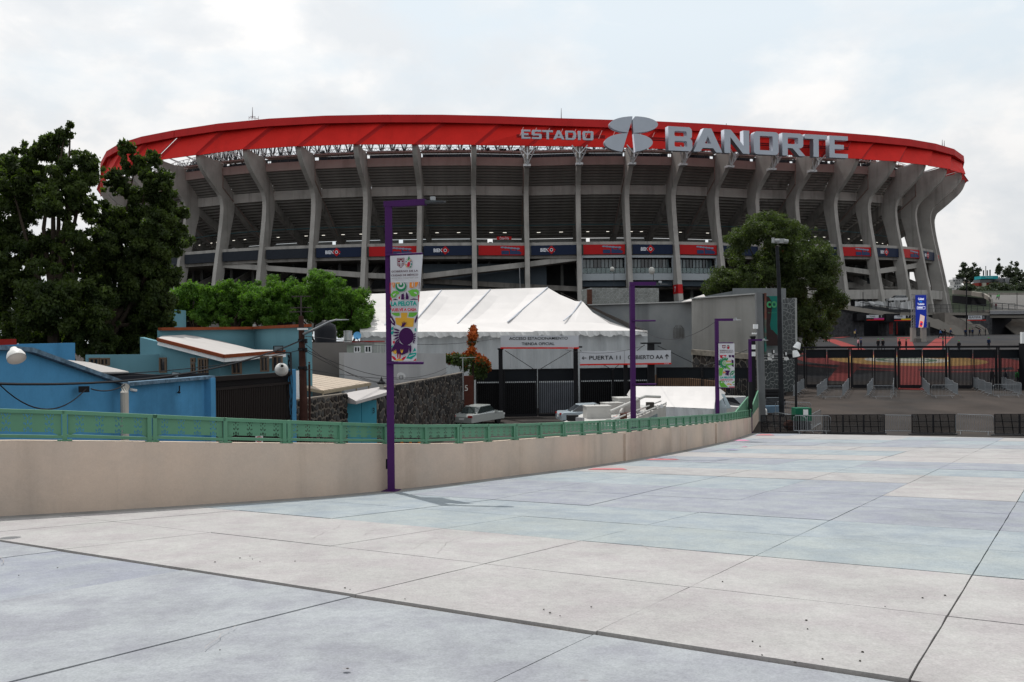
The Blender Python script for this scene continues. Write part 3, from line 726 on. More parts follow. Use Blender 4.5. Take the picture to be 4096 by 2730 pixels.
for k in (6, 7, 8): 
    mb = MB(); bayhex(mb, k, .0, .97 if k < 8 else .4, -6.2, -6, 12.6, 19.0); mb.build('sheet_wall', GREYB, stad)
# ramps: long sloping parapets between and behind the pillars
def ramp_line(pts, r_, th, mat=CONC, name='ramp_parapet'):
    for (ka, za), (kb, zb) in zip(pts, pts[1:]):
        n = max(1, int(round(kb-ka)))
        for i in range(n):
            k = int(math.floor(ka+i)); s0 = (ka+i)-k; s1 = min(1, s0+1, kb-k); z = za+(zb-za)*i/n; z1 = za+(zb-za)*(i+1)/n
            mb = MB(); mb.hexa([SP(k, s0, r_, z-th), SP(k, s1, r_, z1-th), SP(k, s1, r_-.4, z1-th), SP(k, s0, r_-.4, z-th), SP(k, s0, r_, z), SP(k, s1, r_, z1), SP(k, s1, r_-.4, z1), SP(k, s0, r_-.4, z)])
            mb.hexa([SP(k, s0, r_-.4, z-th), SP(k, s1, r_-.4, z1-th), SP(k, s1, r_-5, z1-th), SP(k, s0, r_-5, z-th), SP(k, s0, r_-.4, z-th+.3), SP(k, s1, r_-.4, z1-th+.3), SP(k, s1, r_-5, z1-th+.3), SP(k, s0, r_-5, z-th+.3)])
            mb.build(name, mat, stad)
ramp_line([(2, 20.2), (3, 19.), (5, 16.6)], .3, 1.25); ramp_line([(5, 16.6), (6, 16.0)], .1, 1.25); ramp_line([(6, 16.1), (9, 20.3)], .3, 1.25)
ramp_line([(6, 15.4), (9, 13.1)], -4, 1.2, CONCD); ramp_line([(2, 13.4), (5, 13.4)], -4.5, 1.4, CONCD); ramp_line([(0, 14.2), (2, 13.4)], -4.5, 1.6, CONCD)
ramp_line([(13, 20.3), (14, 19.4), (16, 17.6)], .3, 1.3); ramp_line([(16, 17.6), (18, 20.4)], .3, 1.3); ramp_line([(13, 15.5), (17, 14.2)], -4, 1.6, CONCD)
for k in range(12, 21):
    mb = MB(); bayhex(mb, k, .03, .97, 2.6, 3.1, 9.2, 11.6); mb.build('base_beam', CONC, stad)
for k in range(-3, 1):                      # slatted dark screen at the far left
    mb = MB()
    for j in range(12): bayhex(mb, k, .05, .95, 2.9, 3.0, 15.6+j*.42, 15.78+j*.42)
    mb.build('slatted_screen', M('screen_grey', (.07, .07, .08), .8), stad)
# number on a pillar
k = 11; n = Vector((NN[k].x, NN[k].y, 0)); O = SP(k, 0, 0, 0); tn = Vector((-n.y, n.x, 0))
mb = MB(); ro = lambda z: 3+(16-z)*.175
mb.prism([(.55, 13.0), (.3, 13.0), (ro(13)+.04, 13.0), (ro(10.8)+.04, 10.8), (.6, 10.8)], O, n, UZ, tn, -.58, .58); pr = mb.build('painted_band', LEDR, stad)
text('number', '7', LEDW, O+n*1.9+UZ*11.9-tn*.585, n if n.x > 0 else n, w_=.8, h_=1.3, parent=pr, off=.01, bold=.02)
# ---- red rim
TS = .47
rimz = {}
for k in range(K0+1, K1-1):
    def top_(kk, s_, r_, z): 
        s2 = s_+TS
        return SP(kk+1, s2-1, r_, z) if s2 > 1 and kk+1 < K1 else SP(kk, min(1, s2), r_, z)
    ra, rb = (9.05, 9.05)
    g0 = .05 if k == 1 else 0.
    a0 = SP(k, g0, ra, 45.35+DZB.get(k, 0)); b0 = SP(k, 1., rb, 45.35+DZB.get(k+1, 0))
    a1 = top_(k, g0, ra-1.5, 50.1+tabk(DZT, k+TS)); b1 = top_(k, 1., rb-1.5, 50.1+tabk(DZT, k+1+TS))
    th_a = Vector((NN[k].x, NN[k].y, 0))*-.25; th_b = Vector((NN[min(k+1, K1)].x, NN[min(k+1, K1)].y, 0))*-.25
    mid0 = a0.lerp(b0, .085)+th_a*1.5; mid1 = a1.lerp(b1, .085)+th_a*2.6
    mb = MB()
    mb.hexa([mid0, b0, b0+th_b, mid0+th_a, mid1, b1, b1+th_b, mid1+th_a])
    pn = mb.build('rim_panel', RED, stad)
    mb = MB(); mb.hexa([a0, mid0, mid0+th_a, a0+th_a, a1, mid1, mid1+th_a, a1+th_a]); mb.build('fold_strip', RED2, pn)
    if k == 1:
        mb = MB(); e0 = SP(k, .0, 8.4, 45.6); e1 = top_(k, .0, 7.0, 50.2); f0 = SP(k, .045, 8.4, 45.6); f1 = top_(k, .045, 7.0, 50.2)
        mb.bar(e0, e1, .16, .16); mb.bar(f0, f1, .16, .16)
        for j in range(9): mb.bar(e0.lerp(e1, j/9), f0.lerp(f1, (j+.5)/9), .1, .1); mb.bar(f0.lerp(f1, (j+.5)/9), e0.lerp(e1, (j+1)/9), .1, .1)
        mb.build('lattice', WHITE_ST, stad)
    # top strip
    gap = .985 if k == 0 else 1.0
    mb = MB(); zt = 51.55
    da = UZ*tabk(DZT, k+TS); db = UZ*tabk(DZT, k+1+TS)
    c0 = [top_(k, 0, 8.4, 49.75)+da, top_(k, gap, 8.4, 49.75)+db, top_(k, gap, 6.9, 49.95)+db, top_(k, 0, 6.9, 49.95)+da, top_(k, 0, 8.25, zt)+da, top_(k, gap, 8.25, zt)+db, top_(k, gap, 5.9, zt-.1)+db, top_(k, 0, 5.9, zt-.1)+da]
    mb.hexa(c0); mb.build('rim_cap', RED2, stad)
# ---- trusses seen between the stand top and the rim
for k in range(K0+1, K1-1):
    rr = random.Random(k*3+1)
    for (r_, z0, z1, m_, nm, w_) in ((0.4, 45.3, 46.1, DARK_ST, 'dark_truss', .09), (-4., 46.4, 48.6, WHITE_ST, 'white_truss', .13), (-16., 48.5, 53.6, DARK_ST, 'roof_truss', .4)):
        mb = MB(); nb = {0.4: 12, -4.: 4, -16.: 4}[r_]
        mb.bar(SP(k, 0, r_, z0), SP(k, 1, r_, z0), w_, w_); mb.bar(SP(k, 0, r_, z1), SP(k, 1, r_, z1), w_, w_)
        for j in range(nb):
            a = j/nb; b = (j+.5)/nb; c = (j+1)/nb
            mb.bar(SP(k, a, r_, z0), SP(k, b, r_, z1), w_*.8, w_*.8); mb.bar(SP(k, b, r_, z1), SP(k, c, r_, z0), w_*.8, w_*.8)
            if nb < 8: mb.bar(SP(k, a, r_, z0), SP(k, a+rr.uniform(-.05, .05) if 0 < a < .9 else a, r_, z1), w_*.5, w_*.5)
        mb.build(nm, m_, stad)
    for j in range(6):
        s_ = rr.uniform(.05, .9); c = SP(k, s_, rr.uniform(-3, 0), 45.3+rr.uniform(.1, .4)); MB().box(c, (rr.uniform(.5, 1.8), .6, rr.uniform(.2, .8)), rr.uniform(0, 3)).build('roof_equipment', DARK_ST, stad)
    for s_ in (.08, .5):
        mb = MB(); mb.bar(SP(k, s_, .4, 45.2), SP(k, s_+.04, 7.4, 46.6), .14, .14); mb.bar(SP(k, s_+.08, .4, 45.2), SP(k, s_+.04, 7.4, 46.6), .14, .14)
        mb.build('rim_strut', WHITE_ST, stad)
# ---- masts on the roof
for (u, v0, v1, Z) in ((1010, 430, 474, 201), (2245, 434, 478, 201), (3769, 560, 590, 240), (3777, 563, 590, 240), (2905, 494, 506, 210)):
    a = P(u, v1, Z); b = P(u, v0, Z); MB().tube([a, b], [.13, .05], 6).build('mast', M('mast_grey', (.25, .25, .26), .6), stad)
mb = MB(); 
for u0, u1, v in ((996, 1034, 472), (1000, 1022, 466)): mb.bar(P(u0, v, 200), P(u1, v+3, 200), .1, .1)
for u in (996, 1008, 1020, 1034): mb.bar(P(u, 480, 200), P(u, 466, 200), .08, .08)
mb.build('roof_platform', M('mast_grey'), stad)
# ================================================================ ROOFTOP LETTERING
def letter_shapes():                       # unit boxes 0..1 x 0..1, heavy extended sans
    def rr(x0, y0, x1, y1, c, n=5):
        p = []
        for cx, cy, a in ((x1-c, y0+c, -90), (x1-c, y1-c, 0), (x0+c, y1-c, 90), (x0+c, y0+c, 180)):
            for i in range(n+1): t_ = R(a+90*i/n); p.append((cx+c*math.cos(t_), cy+c*math.sin(t_)))
        return p
    t = .25; hy = .20
    Ls = {}
    Ls['B'] = [[(0, 0), (.86, 0), (.94, .03), (.985, .09), (1, .17), (1, .40), (.97, .47), (.90, .52), (.97, .57), (.985, .62), (.985, .84), (.97, .91), (.92, .97), (.85, 1), (0, 1)], rr(t, .17, .78, .41, .06, 3), rr(t, .60, .765, .82, .06, 3)]
    Ls['A'] = [[(0, 0), (.22, 0), (.32, .17), (.68, .17), (.78, 0), (1, 0), (.62, 1), (.36, 1)], [(.39, .36), (.61, .36), (.50, .66)]]
    Ls['N'] = [[(0, 0), (.24, 0), (.24, .68), (.74, 0), (1, 0), (1, 1), (.76, 1), (.76, .34), (.26, 1), (0, 1)]]
    Ls['O'] = [rr(0, 0, 1, 1, .14), rr(.24, .19, .76, .81, .02, 2)]
    Ls['R'] = [[(0, 0), (.24, 0), (.24, .34), (.46, .34), (.76, 0), (1.05, 0), (.74, .34), (.86, .36), (.93, .42), (.95, .50), (.95, .84), (.93, .92), (.88, .97), (.80, 1), (0, 1)], rr(.24, .52, .72, .81, .05, 3)]
    Ls['T'] = [[(.38, 0), (.62, 0), (.62, .80), (1, .80), (1, 1), (0, 1), (0, .80), (.38, .80)]]
    Ls['E'] = [[(0, 0), (1, 0), (1, .19), (.28, .19), (.28, .40), (.78, .40), (.78, .60), (.28, .60), (.28, .81), (1, .81), (1, 1), (0, 1)]]
    Ls['S'] = [[(.06, .0), (.88, 0), (.96, .04), (1, .13), (1, .46), (.96, .55), (.88, .59), (.26, .59), (.26, .81), (.97, .81), (.97, 1), (.12, 1), (.04, .96), (0, .87), (0, .54), (.04, .45), (.12, .41), (.74, .41), (.74, .19), (.03, .19), (.03, .03)]]
    Ls['D'] = [[(0, 0), (.70, 0), (.84, .05), (.94, .16), (1, .36), (1, .64), (.94, .84), (.84, .95), (.70, 1), (0, 1)], [(.24, .19), (.64, .19), (.71, .24), (.75, .36), (.75, .64), (.71, .76), (.64, .81), (.24, .81)]]
    Ls['I'] = [[(0, 0), (1, 0), (1, 1), (0, 1)]]
    return Ls
LS = letter_shapes()
def onplane(u, v, A, n):
    d = P(u, v, 1.); t_ = (Vector(A)).dot(n)/d.dot(n); return d*t_
def sign_letter(ch, uvs, A, ax, depth, parent, name):    # uvs: picture corners (u0,vtop,vbot,u1,vtop1,vbot1) give the letter's box on the sign plane
    n = Vector((ax.y, -ax.x, 0)); u0, vt0, vb0, u1, vt1, vb1 = uvs
    p00 = onplane(u0, vb0, A, n); p10 = onplane(u1, vb1, A, n); p01 = onplane(u0, vt0, A, n); p11 = onplane(u1, vt1, A, n)
    w_ = (p10-p00).dot(ax); h_ = ((p01-p00).z+(p11-p10).z)/2; base_ = p00
    sh = (p10.z-p00.z)/w_
    me = curve_mesh([[(x*w_, y*h_) for x, y in pl] for pl in LS[ch]], depth/2)
    a = np.empty(len(me.vertices)*3); me.vertices.foreach_get('co', a); a = a.reshape(-1, 3); a[:, 1] += sh*a[:, 0]; me.vertices.foreach_set('co', a.ravel()); me.update()
    return put2d(me, name, LETTER, base_, ax, off=-depth/2, parent=parent)
AXB = Vector((46.6, 17, 0)).normalized(); AB = Vector((34.4, 188, 0))
sg = thing('rooftop_sign', 'giant grey BANORTE letters with oval emblem and small ESTADIO letters on the red rim', 'sign', (40, 188, 42))
def lin(u, a, b): return a[1]+(b[1]-a[1])*(u-a[0])/(b[0]-a[0])
for ch, u0, u1 in (('B', 2674, 2770), ('A', 2774, 2890), ('N', 2898, 2998), ('O', 3016, 3115), ('R', 3130, 3218), ('T', 3220, 3309), ('E', 3318, 3392)):
    vt = [lin(u, (2670, 505), (3392, 547)) for u in (u0, u1)]; vb = [lin(u, (2670, 602), (3392, 634)) for u in (u0, u1)]
    sign_letter(ch, (u0, vt[0], vb[0], u1, vt[1], vb[1]), AB, AXB, 1.3, sg, 'letter')
AXE = Vector((1, .03, 0)).normalized(); AE = Vector((10, 185.6, 0))
for ch, u0, u1 in (('E', 2086, 2122), ('S', 2127, 2167), ('T', 2170, 2212), ('A', 2213, 2258), ('D', 2262, 2305), ('I', 2312, 2323), ('O', 2331, 2374)):
    vt = [lin(u, (2084, 519), (2375, 526)) for u in (u0, u1)]; vb = [lin(u, (2084, 555), (2375, 562)) for u in (u0, u1)]
    sign_letter(ch, (u0, vt[0], vb[0], u1, vt[1], vb[1]), AE, AXE, .5, sg, 'letter')
# emblem: an upper and a lower oval, each cut by the wedge
AM = Vector((24, 186, 0)); nM = Vector((AXB.y*.35, -1, 0)).normalized(); AXM = Vector((-nM.y, nM.x, 0))
def lobe(pts_uv):
    O = onplane(2525, 532, AM, nM); q = [onplane(u, v, AM, nM)-O for u, v in pts_uv]
    me = curve_mesh([[(p.dot(AXM), p.z) for p in q]], .6); return put2d(me, 'emblem_lobe', LETTER, O, AXM, off=-.6, parent=sg)
def arc(cx, cy, rx, ry, a0, a1, n=22): return [(cx+rx*math.cos(R(a0+(a1-a0)*i/n)), cy-ry*math.sin(R(a0+(a1-a0)*i/n))) for i in range(n+1)]
lobe([(2529, 479)]+[p for p in arc(2535, 499, 97, 33, 93, 248)]+[(2512, 531)])
lobe([(2530, 480)]+[p for p in arc(2535, 499, 97, 33, 87, -72)][0:]+[(2534, 533)])
lobe([(2511, 534)]+[p for p in arc(2514, 571, 96, 38, 96, 258)][1:]+[(2489, 608)])
lobe([(2534, 535)]+[p for p in arc(2514, 571, 97, 38, 72, -74)]+[(2541, 610)])
mb = MB()
for (a, b) in (((2066, 541, 190), (2420, 545, 190)), ((2066, 548, 190), (2420, 552, 190)), ((2600, 552, 190.5), (3392, 592, 207.5)), ((2600, 560, 190.5), (3392, 599, 207.5))):
    mb.bar(P(*a), P(*b), .35, .25)
mb.build('catwalk', M('dark_red_steel', (.20, .012, .014), .6), sg)
for i in range(26):
    mb = MB(); t_ = i/25; u = 2080+(3390-2080)*t_; Z = 188.5 if u < 2600 else 190+(u-2600)/790*17; v = lin(u, (2080, 545), (3392, 598))
    mb.bar(P(u, v, Z), P(u+14, v-34, Z+2.5), .14, .14).build('catwalk_strut', M('dark_red_steel'), sg)
# ================================================================ FOLIAGE
def leafmat(name, c, c2, tr=.25): return M(name, c, .6, .35, .9, two=c2, twosc=1.3, transl=tr, spec=.25)
def leaves(clumps, n, size, seed=0, flat=.0, core=.55):   # clumps: (x, y, z, r)
    rg = np.random.default_rng(seed); C = np.array(clumps, float); wgt = C[:, 3]**2; idx = rg.choice(len(C), n, p=wgt/wgt.sum())
    d = rg.normal(size=(n, 3)); d /= np.linalg.norm(d, axis=1)[:, None]
    rad = C[idx, 3]*(core+(1-core)*rg.random(n)**.6)*(1+.18*rg.normal(size=n))
    p = C[idx, :3]+d*rad[:, None]*np.array([1, 1, .85])
    a = rg.normal(size=(n, 3)); a /= np.linalg.norm(a, axis=1)[:, None]; a[:, 2] -= .35
    b = np.cross(a, d+rg.normal(size=(n, 3))*.5); b /= np.linalg.norm(b, axis=1)[:, None]+1e-9
    s_ = size*(.6+.8*rg.random(n))[:, None]
    v = np.stack([p-a*s_*.5, p+b*s_*.26, p+a*s_*.5, p-b*s_*.26], 1).reshape(-1, 3)
    return v
def leaf_obj(name, v, mat, parent, loc):
    n = len(v)//4; me = bpy.data.meshes.new(name); me.vertices.add(len(v)); me.loops.add(len(v)); me.polygons.add(n)
    me.vertices.foreach_set('co', (v-np.array(loc)).astype(np.float32).ravel()); me.loops.foreach_set('vertex_index', np.arange(len(v), dtype=np.int32))
    me.polygons.foreach_set('loop_start', np.arange(0, len(v), 4, dtype=np.int32)); me.polygons.foreach_set('loop_total', np.full(n, 4, np.int32))
    me.update(); me.materials.append(mat); o = bpy.data.objects.new(name, me); COL.objects.link(o); o.parent = parent; return o
BARK = M('bark', (.055, .042, .032), .95, .25, 3., .02)
def tree(name, label, base_, blobs, nsub, nleaf, size, mat, trunk_r, seed, subr=.35, limbs=6, group=None, lean=None, cat='tree'):
    rg = random.Random(seed); t = thing(name, label, cat, base_, group=group)
    sub = []
    for (x, y, z, r_) in blobs:
        for i in range(nsub):
            d = Vector((rg.gauss(0, 1), rg.gauss(0, 1), rg.gauss(0, 1)*.9)).normalized()
            q = Vector((x, y, z))+d*r_*rg.uniform(.45, 1.0); sub.append((q.x, q.y, q.z, r_*subr*rg.uniform(.6, 1.25)))
    for (x, y, z, r_) in blobs:                      # loose sprigs that break the outline
        for i in range(4):
            d = Vector((rg.gauss(0, 1), rg.gauss(0, .6), rg.gauss(.2, .8))).normalized(); q = Vector((x, y, z))+d*r_*rg.uniform(1.05, 1.32); sub.append((q.x, q.y, q.z, r_*subr*rg.uniform(.25, .5)))
    leaf_obj('crown', leaves(sub, nleaf, size, seed), mat, t, base_)
    mb = MB(); top = Vector(lean) if lean else Vector((sum(b[0] for b in blobs)/len(blobs), sum(b[1] for b in blobs)/len(blobs), base_[2]+.45*(max(b[2] for b in blobs)-base_[2])))
    B = Vector(base_); mid = B.lerp(top, .5)+Vector((rg.uniform(-.2, .2), 0, 0))
    mb.tube([B, mid, top], [trunk_r*1.3, trunk_r, trunk_r*.75], 9); mb.build('trunk', BARK, t)
    for b in rg.sample(blobs, min(limbs, len(blobs))):
        mb = MB(); e = Vector(b[:3]); s_ = B.lerp(top, rg.uniform(.6, 1.)); m_ = s_.lerp(e, .5)+Vector((rg.uniform(-.4, .4), rg.uniform(-.4, .4), rg.uniform(0, .5)))
        mb.tube([s_, m_, e], [trunk_r*.5, trunk_r*.3, .02], 6); mb.build('limb', BARK, t)
    return t
def blobs_uv(lst, Z, seed, dz=.8):
    rg = random.Random(seed); o_ = []
    for u, v, r_ in lst:
        z_ = Z+rg.uniform(-dz, dz)*r_/F*Z*1.2; p = P(u, v, z_); o_.append((p.x, p.y, p.z, r_/F*Z))
    return o_
LF_D = leafmat('leaves_dark_olive', (.055, .080, .018), (.024, .040, .011), .42)
LF_G = leafmat('leaves_bright_green', (.095, .185, .026), (.040, .095, .015), .4)
LF_M = leafmat('leaves_mid_green', (.062, .085, .026), (.032, .048, .016), .35)
LF_F = leafmat('leaves_far', (.040, .055, .030), (.028, .036, .022), .2)
LB = [(40, 715, 95), (130, 650, 80), (215, 600, 70), (258, 540, 32), (282, 500, 14), (235, 560, 30), (350, 640, 26), (30, 650, 40), (300, 690, 95), (355, 700, 45), (120, 780, 110), (15, 860, 90), (330, 830, 60), (225, 800, 90), (60, 1020, 105), (190, 1000, 85), (300, 980, 80), (330, 1120, 110),
      (60, 1210, 140), (200, 1200, 140), (330, 1240, 120), (100, 1340, 90), (230, 1350, 100), (380, 1370, 80), (20, 1100, 100), (10, 960, 70)]
RB = [(508, 600, 36), (540, 670, 52), (468, 725, 45), (590, 700, 30), (735, 850, 22), (725, 920, 26), (610, 640, 34), (640, 740, 62), (690, 870, 55), (580, 830, 115), (450, 880, 95), (640, 960, 105), (500, 1000, 125), (600, 1090, 120), (440, 1120, 120), (560, 1220, 120), (450, 1280, 120),
      (590, 1320, 80), (520, 1380, 75), (560, 1440, 55), (640, 1200, 70), (690, 1110, 35), (655, 1300, 40), (500, 1440, 45)]
t1 = blobs_uv(LB, 41, 1); t2 = blobs_uv(RB, 43, 2)
tree('broadleaf_tree', 'tall dark leafy tree at the far left edge behind the blue gable wall', (P(215, 1365, 41).x, 41, STREET), t1, 44, 165000, .16, LF_D, .30, 11, limbs=12, lean=P(215, 1150, 41), subr=.24)
tree('broadleaf_tree', 'tall dark leafy tree overlapping the red rim, right of the left edge tree', (P(330, 1365, 43).x, 43, STREET), t2, 44, 185000, .16, LF_D, .28, 12, limbs=12, lean=P(470, 1150, 43), subr=.24)
FT = [((640, 1215, 95, 60), 'leftmost bright green clipped tree, beside the dark tree and above the teal roof tank'), ((790, 1205, 100, 75), 'bright green rounded tree above the middle of the teal house'), ((940, 1205, 100, 80), 'bright green rounded tree above the right part of the teal house'),
      ((1090, 1200, 105, 90), 'bright green rounded tree just left of the tallest green crown'), ((1270, 1175, 110, 85), 'bright green tree with the tallest crown, behind the brown utility pole'), ((1400, 1230, 85, 90), 'rightmost bright green tree, touching the white marquee roof')]
for i, ((u, v, rx, ry), lab) in enumerate(FT):
    rg = random.Random(i+30); bl = []
    for j in range(80):
        a = rg.uniform(0, 2*math.pi); q = math.sqrt(rg.random()); bl.append((u+rx*1.1*q*math.cos(a), v+12+ry*1.0*q*math.sin(a), rg.uniform(17, 27)))
    if i == 4: bl += [(1285, 1115, 18), (1260, 1125, 18), (1300, 1140, 22), (1290, 1105, 14)]
    if i == 5: bl += [(1480, 1235, 15), (1465, 1260, 18), (1450, 1300, 18), (1440, 1330, 18)]
    bb = blobs_uv(bl, 74, i, 3.)
    tree('clipped_tree', lab, (P(u, v, 74).x, 74, STREET), bb, 7, 55000, .15, LF_G, .22, i+60, subr=.62, limbs=7, group='bright green clipped trees behind the houses', lean=P(u, v+ry*.9, 74))
bl = []
rg = random.Random(5)
for j in range(70):
    a = rg.uniform(0, 2*math.pi); q = math.sqrt(rg.random()); bl.append((3095+225*q*math.cos(a), 1105+225*q*math.sin(a), rg.uniform(30, 55)))
bl += [(3110, 885, 34), (3150, 905, 36), (3060, 900, 32), (3310, 1260, 45), (3280, 1320, 40), (3230, 1360, 34), (3330, 1200, 40), (3190, 1390, 25), (2880, 1130, 30), (3350, 1230, 20)]
tree('round_tree', 'big round olive green tree in front of the stadium pillars, right of centre', (P(3110, 1365, 104).x, 104, gz(104)), blobs_uv(bl, 104, 9, 2.5), 9, 170000, .24, LF_M, .35, 77, subr=.55, limbs=10, lean=P(3110, 1150, 104))
for (u, v, rx, ry, Z, lab, nm) in ((3865, 1095, 34, 42, 420, 'loose far tree left of the teal topped building on the hill', 'far_tree'), (3905, 1110, 34, 50, 415, 'dark far tree touching the left end of the teal rooftop sign', 'far_tree'),
                              (3998, 1080, 13, 50, 430, 'tall narrow conifer on the hill behind the teal sign', 'conifer_tree'), (4055, 1095, 36, 42, 410, 'pointed far tree at the right edge of the skyline', 'far_tree'), (4090, 1125, 40, 34, 400, 'dark far tree cut by the right edge of the picture', 'far_tree')):
    rg = random.Random(u); bl = []
    for j in range(22):
        a = rg.uniform(0, 2*math.pi); q = math.sqrt(rg.random()); s_ = 1 if nm != 'conifer_tree' else (.4+1.0*(.5+.5*math.sin(a)))
        bl.append((u+rx*q*math.cos(a)*s_, v+ry*q*math.sin(a), rg.uniform(6, 13)*(.6 if nm == 'conifer_tree' else 1)))
    tree(nm, lab, (P(u, v, Z).x, Z, 12), blobs_uv(bl, Z, u, 2.), 5, 3500, .8, LF_F, .4, u, subr=.6, limbs=4)
bl = [(u, 1165+10*math.sin(u*.05)-(u-3850)*.07, 16+6*math.sin(u*.13)) for u in range(3850, 4130, 11)]+[(u, 1180+8*math.sin(u*.09)-(u-3850)*.05, 17) for u in range(3830, 4130, 12)]
c = blobs_uv(bl, 370, 3, 3.); o = leaf_obj('distant_bushes', leaves(c, 26000, .9, 5, core=.2), LF_F, None, (0, 0, 0)); tag(o, kind='stuff')
# ================================================================ HOUSES ON THE LEFT
BLUE = M('blue_wall_paint', (.072, .255, .46), .85, .10, .8, .004, streak=.22, grime=.25, grain=.08)
TEAL = M('teal_wall_paint', (.125, .265, .315), .88, .06, .6, streak=.12, grime=.1)
TERRA = M('terracotta_trim', (.20, .05, .02), .8, .15, 3.)
ROOFW = M('pale_roof_coating', (.40, .38, .365), .9, .06, .5, grime=.12)
h = thing('blue_house', 'bright blue painted house wall with sloping gable top behind the green railing', 'house', P(300, 1600, 20.5)+Vector((0, 0, -3)))
mb = MB()
gp = [(-120, 1392, 17.3), (95, 1406, 19.3), (486, 1543, 23), (835, 1516, 28)]
pts = [P(*g) for g in gp]
# staggered: wall 1 below gable slope
for a, b in zip(pts[:3], pts[1:3]):
    d = Vector((b.x-a.x, b.y-a.y, 0)).normalized(); n = Vector((-d.y, d.x, 0))*.25
    mb.hexa([Vector((a.x, a.y, STREET)), Vector((b.x, b.y, STREET)), Vector((b.x, b.y, STREET))+n, Vector((a.x, a.y, STREET))+n, a, b, b+n, a+n])
mb.build('gable_wall', BLUE, h)
mb = MB(); a, b = pts[2], pts[3]; d = Vector((b.x-a.x, b.y-a.y, 0)).normalized(); n = Vector((-d.y, d.x, 0))
mb.hexa([Vector((a.x, a.y, STREET)), Vector((b.x, b.y, STREET)), Vector((b.x, b.y, STREET))+n*.25, Vector((a.x, a.y, STREET))+n*.25, a, b, b+n*.25, a+n*.25]); mb.build('front_wall', BLUE, h)
MB().bar(Vector((b.x, b.y, STREET))-d*.12-n*.04, b-d*.12-n*.04+Vector((0, 0, .03)), .34, .34, up=n).build('corner_pillar', BLUE, h)
COPE = M('weathered_coping', (.10, .16, .22), .95, .5, 6., .02)
mb = MB(); mb.bar(pts[1]+Vector((0, .1, .03)), pts[2]+Vector((0, .1, .03)), .36, .10); mb.bar(pts[2]+Vector((0, .1, .03)), pts[3]+Vector((0, .1, .05)), .36, .10); mb.bar(pts[0]+Vector((0, .1, .03)), pts[1]+Vector((0, .1, .03)), .36, .10); mb.build('coping', COPE, h)
# drain pipe
c = P(498, 1552, 22.6); MB().tube([c+Vector((-.1, .25, .0)), c+Vector((0, .05, .02)), c+Vector((.02, -.05, -.12)), Vector((c.x+.02, c.y-.05, STREET))], .105, 10).build('drain_pipe', M('pale_pvc', (.42, .40, .36), .6, .1, 2., grime=.3), h)
MB().box(P(344, 1557, 21.2)+Vector((0, -.1, 0)), (.24, .18, .15), .5).build('meter_box', BLACK, h)
mb = MB(); q = P(545, 1563, 23.6); mb.tube([q, q+Vector((-.1, -.2, .05))], .04, 8); mb.build('security_camera', WHITEP, h)
mb = MB(); q = P(721, 1557, 26); mb.tube([q+Vector((0, -.06, .1)), q+Vector((0, -.06, -.06))], .02, 6); mb.lathe([(0.001, -.06), (.06, -.02), (.001, .04)], q+Vector((0, -.1, -.08)), 8); mb.build('wall_lantern', BLACK, h)
# red mortared stone plinth under the blue wall
def stone_wall(name, label, cat, uA, ZA, uB, ZB, zt0, zt1, zb, nx, ny, mort, stone, seed, parent=None, proud=.05, gap=.05, rim=.0):
    a = P(uA, 1365, ZA); b = P(uB, 1365, ZB); A = Vector((a.x, a.y, zb)); ax = Vector((b.x-a.x, b.y-a.y, 0)); L_ = ax.length; ax /= L_; n = Vector((-ax.y, ax.x, 0))
    t = parent or thing(name, label, cat, A+ax*L_/2)
    MB().hexa([A, A+ax*L_, A+ax*L_+n*.3, A+n*.3, A+UZ*(zt0-zb), A+ax*L_+UZ*(zt1-zb), A+ax*L_+n*.3+UZ*(zt1-zb), A+n*.3+UZ*(zt0-zb)]).build('mortar', mort, t)
    H = max(zt0, zt1)-zb; cells = voronoi(L_, H, nx, ny, gap=gap, seed=seed); rg = random.Random(seed); cnt = 0; rest = MB()
    for c in cells:
        cx = sum(p[0] for p in c)/len(c); cy = sum(p[1] for p in c)/len(c); lim = (zt0+(zt1-zt0)*cx/L_)-zb
        c = [(x, min(y, lim-.02)) for x, y in c]
        if cy > lim-.05: continue
        q = []
        for i in range(len(c)):       # chamfer corners so the stones look broken, not cut
            p0, p1, p2 = c[i-1], c[i], c[(i+1) % len(c)]
            q += [(p1[0]*.78+p0[0]*.22, p1[1]*.78+p0[1]*.22), (p1[0]*.78+p2[0]*.22, p1[1]*.78+p2[1]*.22)]
        dd = proud*rg.uniform(.5, 1.2)
        mb = MB() if cnt < 290 else rest
        m = len(q); cc = (sum(p[0] for p in q)/m, sum(p[1] for p in q)/m)
        v0 = [A+ax*p[0]+UZ*p[1]+n*.01 for p in q]; v1 = [A+ax*(p[0]*.86+cc[0]*.14)+UZ*(p[1]*.86+cc[1]*.14)-n*dd for p in q]
        mb.add(v0+v1, [tuple(range(m, 2*m))]+[(i, (i+1) % m, m+(i+1) % m, m+i) for i in range(m)])
        if cnt < 290: mb.build('stone', stone[rg.randrange(len(stone))], t)
        cnt += 1
    if rest.v: rest.build('stones', stone[0], t, kind='stuff')
    return t, A, ax, n, L_
ST1 = [M('lava_stone', (.028, .026, .026), .9, .3, 4., .02), M('lava_stone_brown', (.048, .040, .036), .9, .3, 4., .02), M('lava_stone_grey', (.065, .062, .060), .9, .3, 4., .02)]
stone_wall('stone_plinth', 'low dark stone plinth with red mortar under the blue house wall', 'stone wall', 560, 23.4, 822, 27.2, -2.75, -3.15, -4.6, 16, 8, M('red_mortar', (.28, .03, .02), .9), ST1, 4)
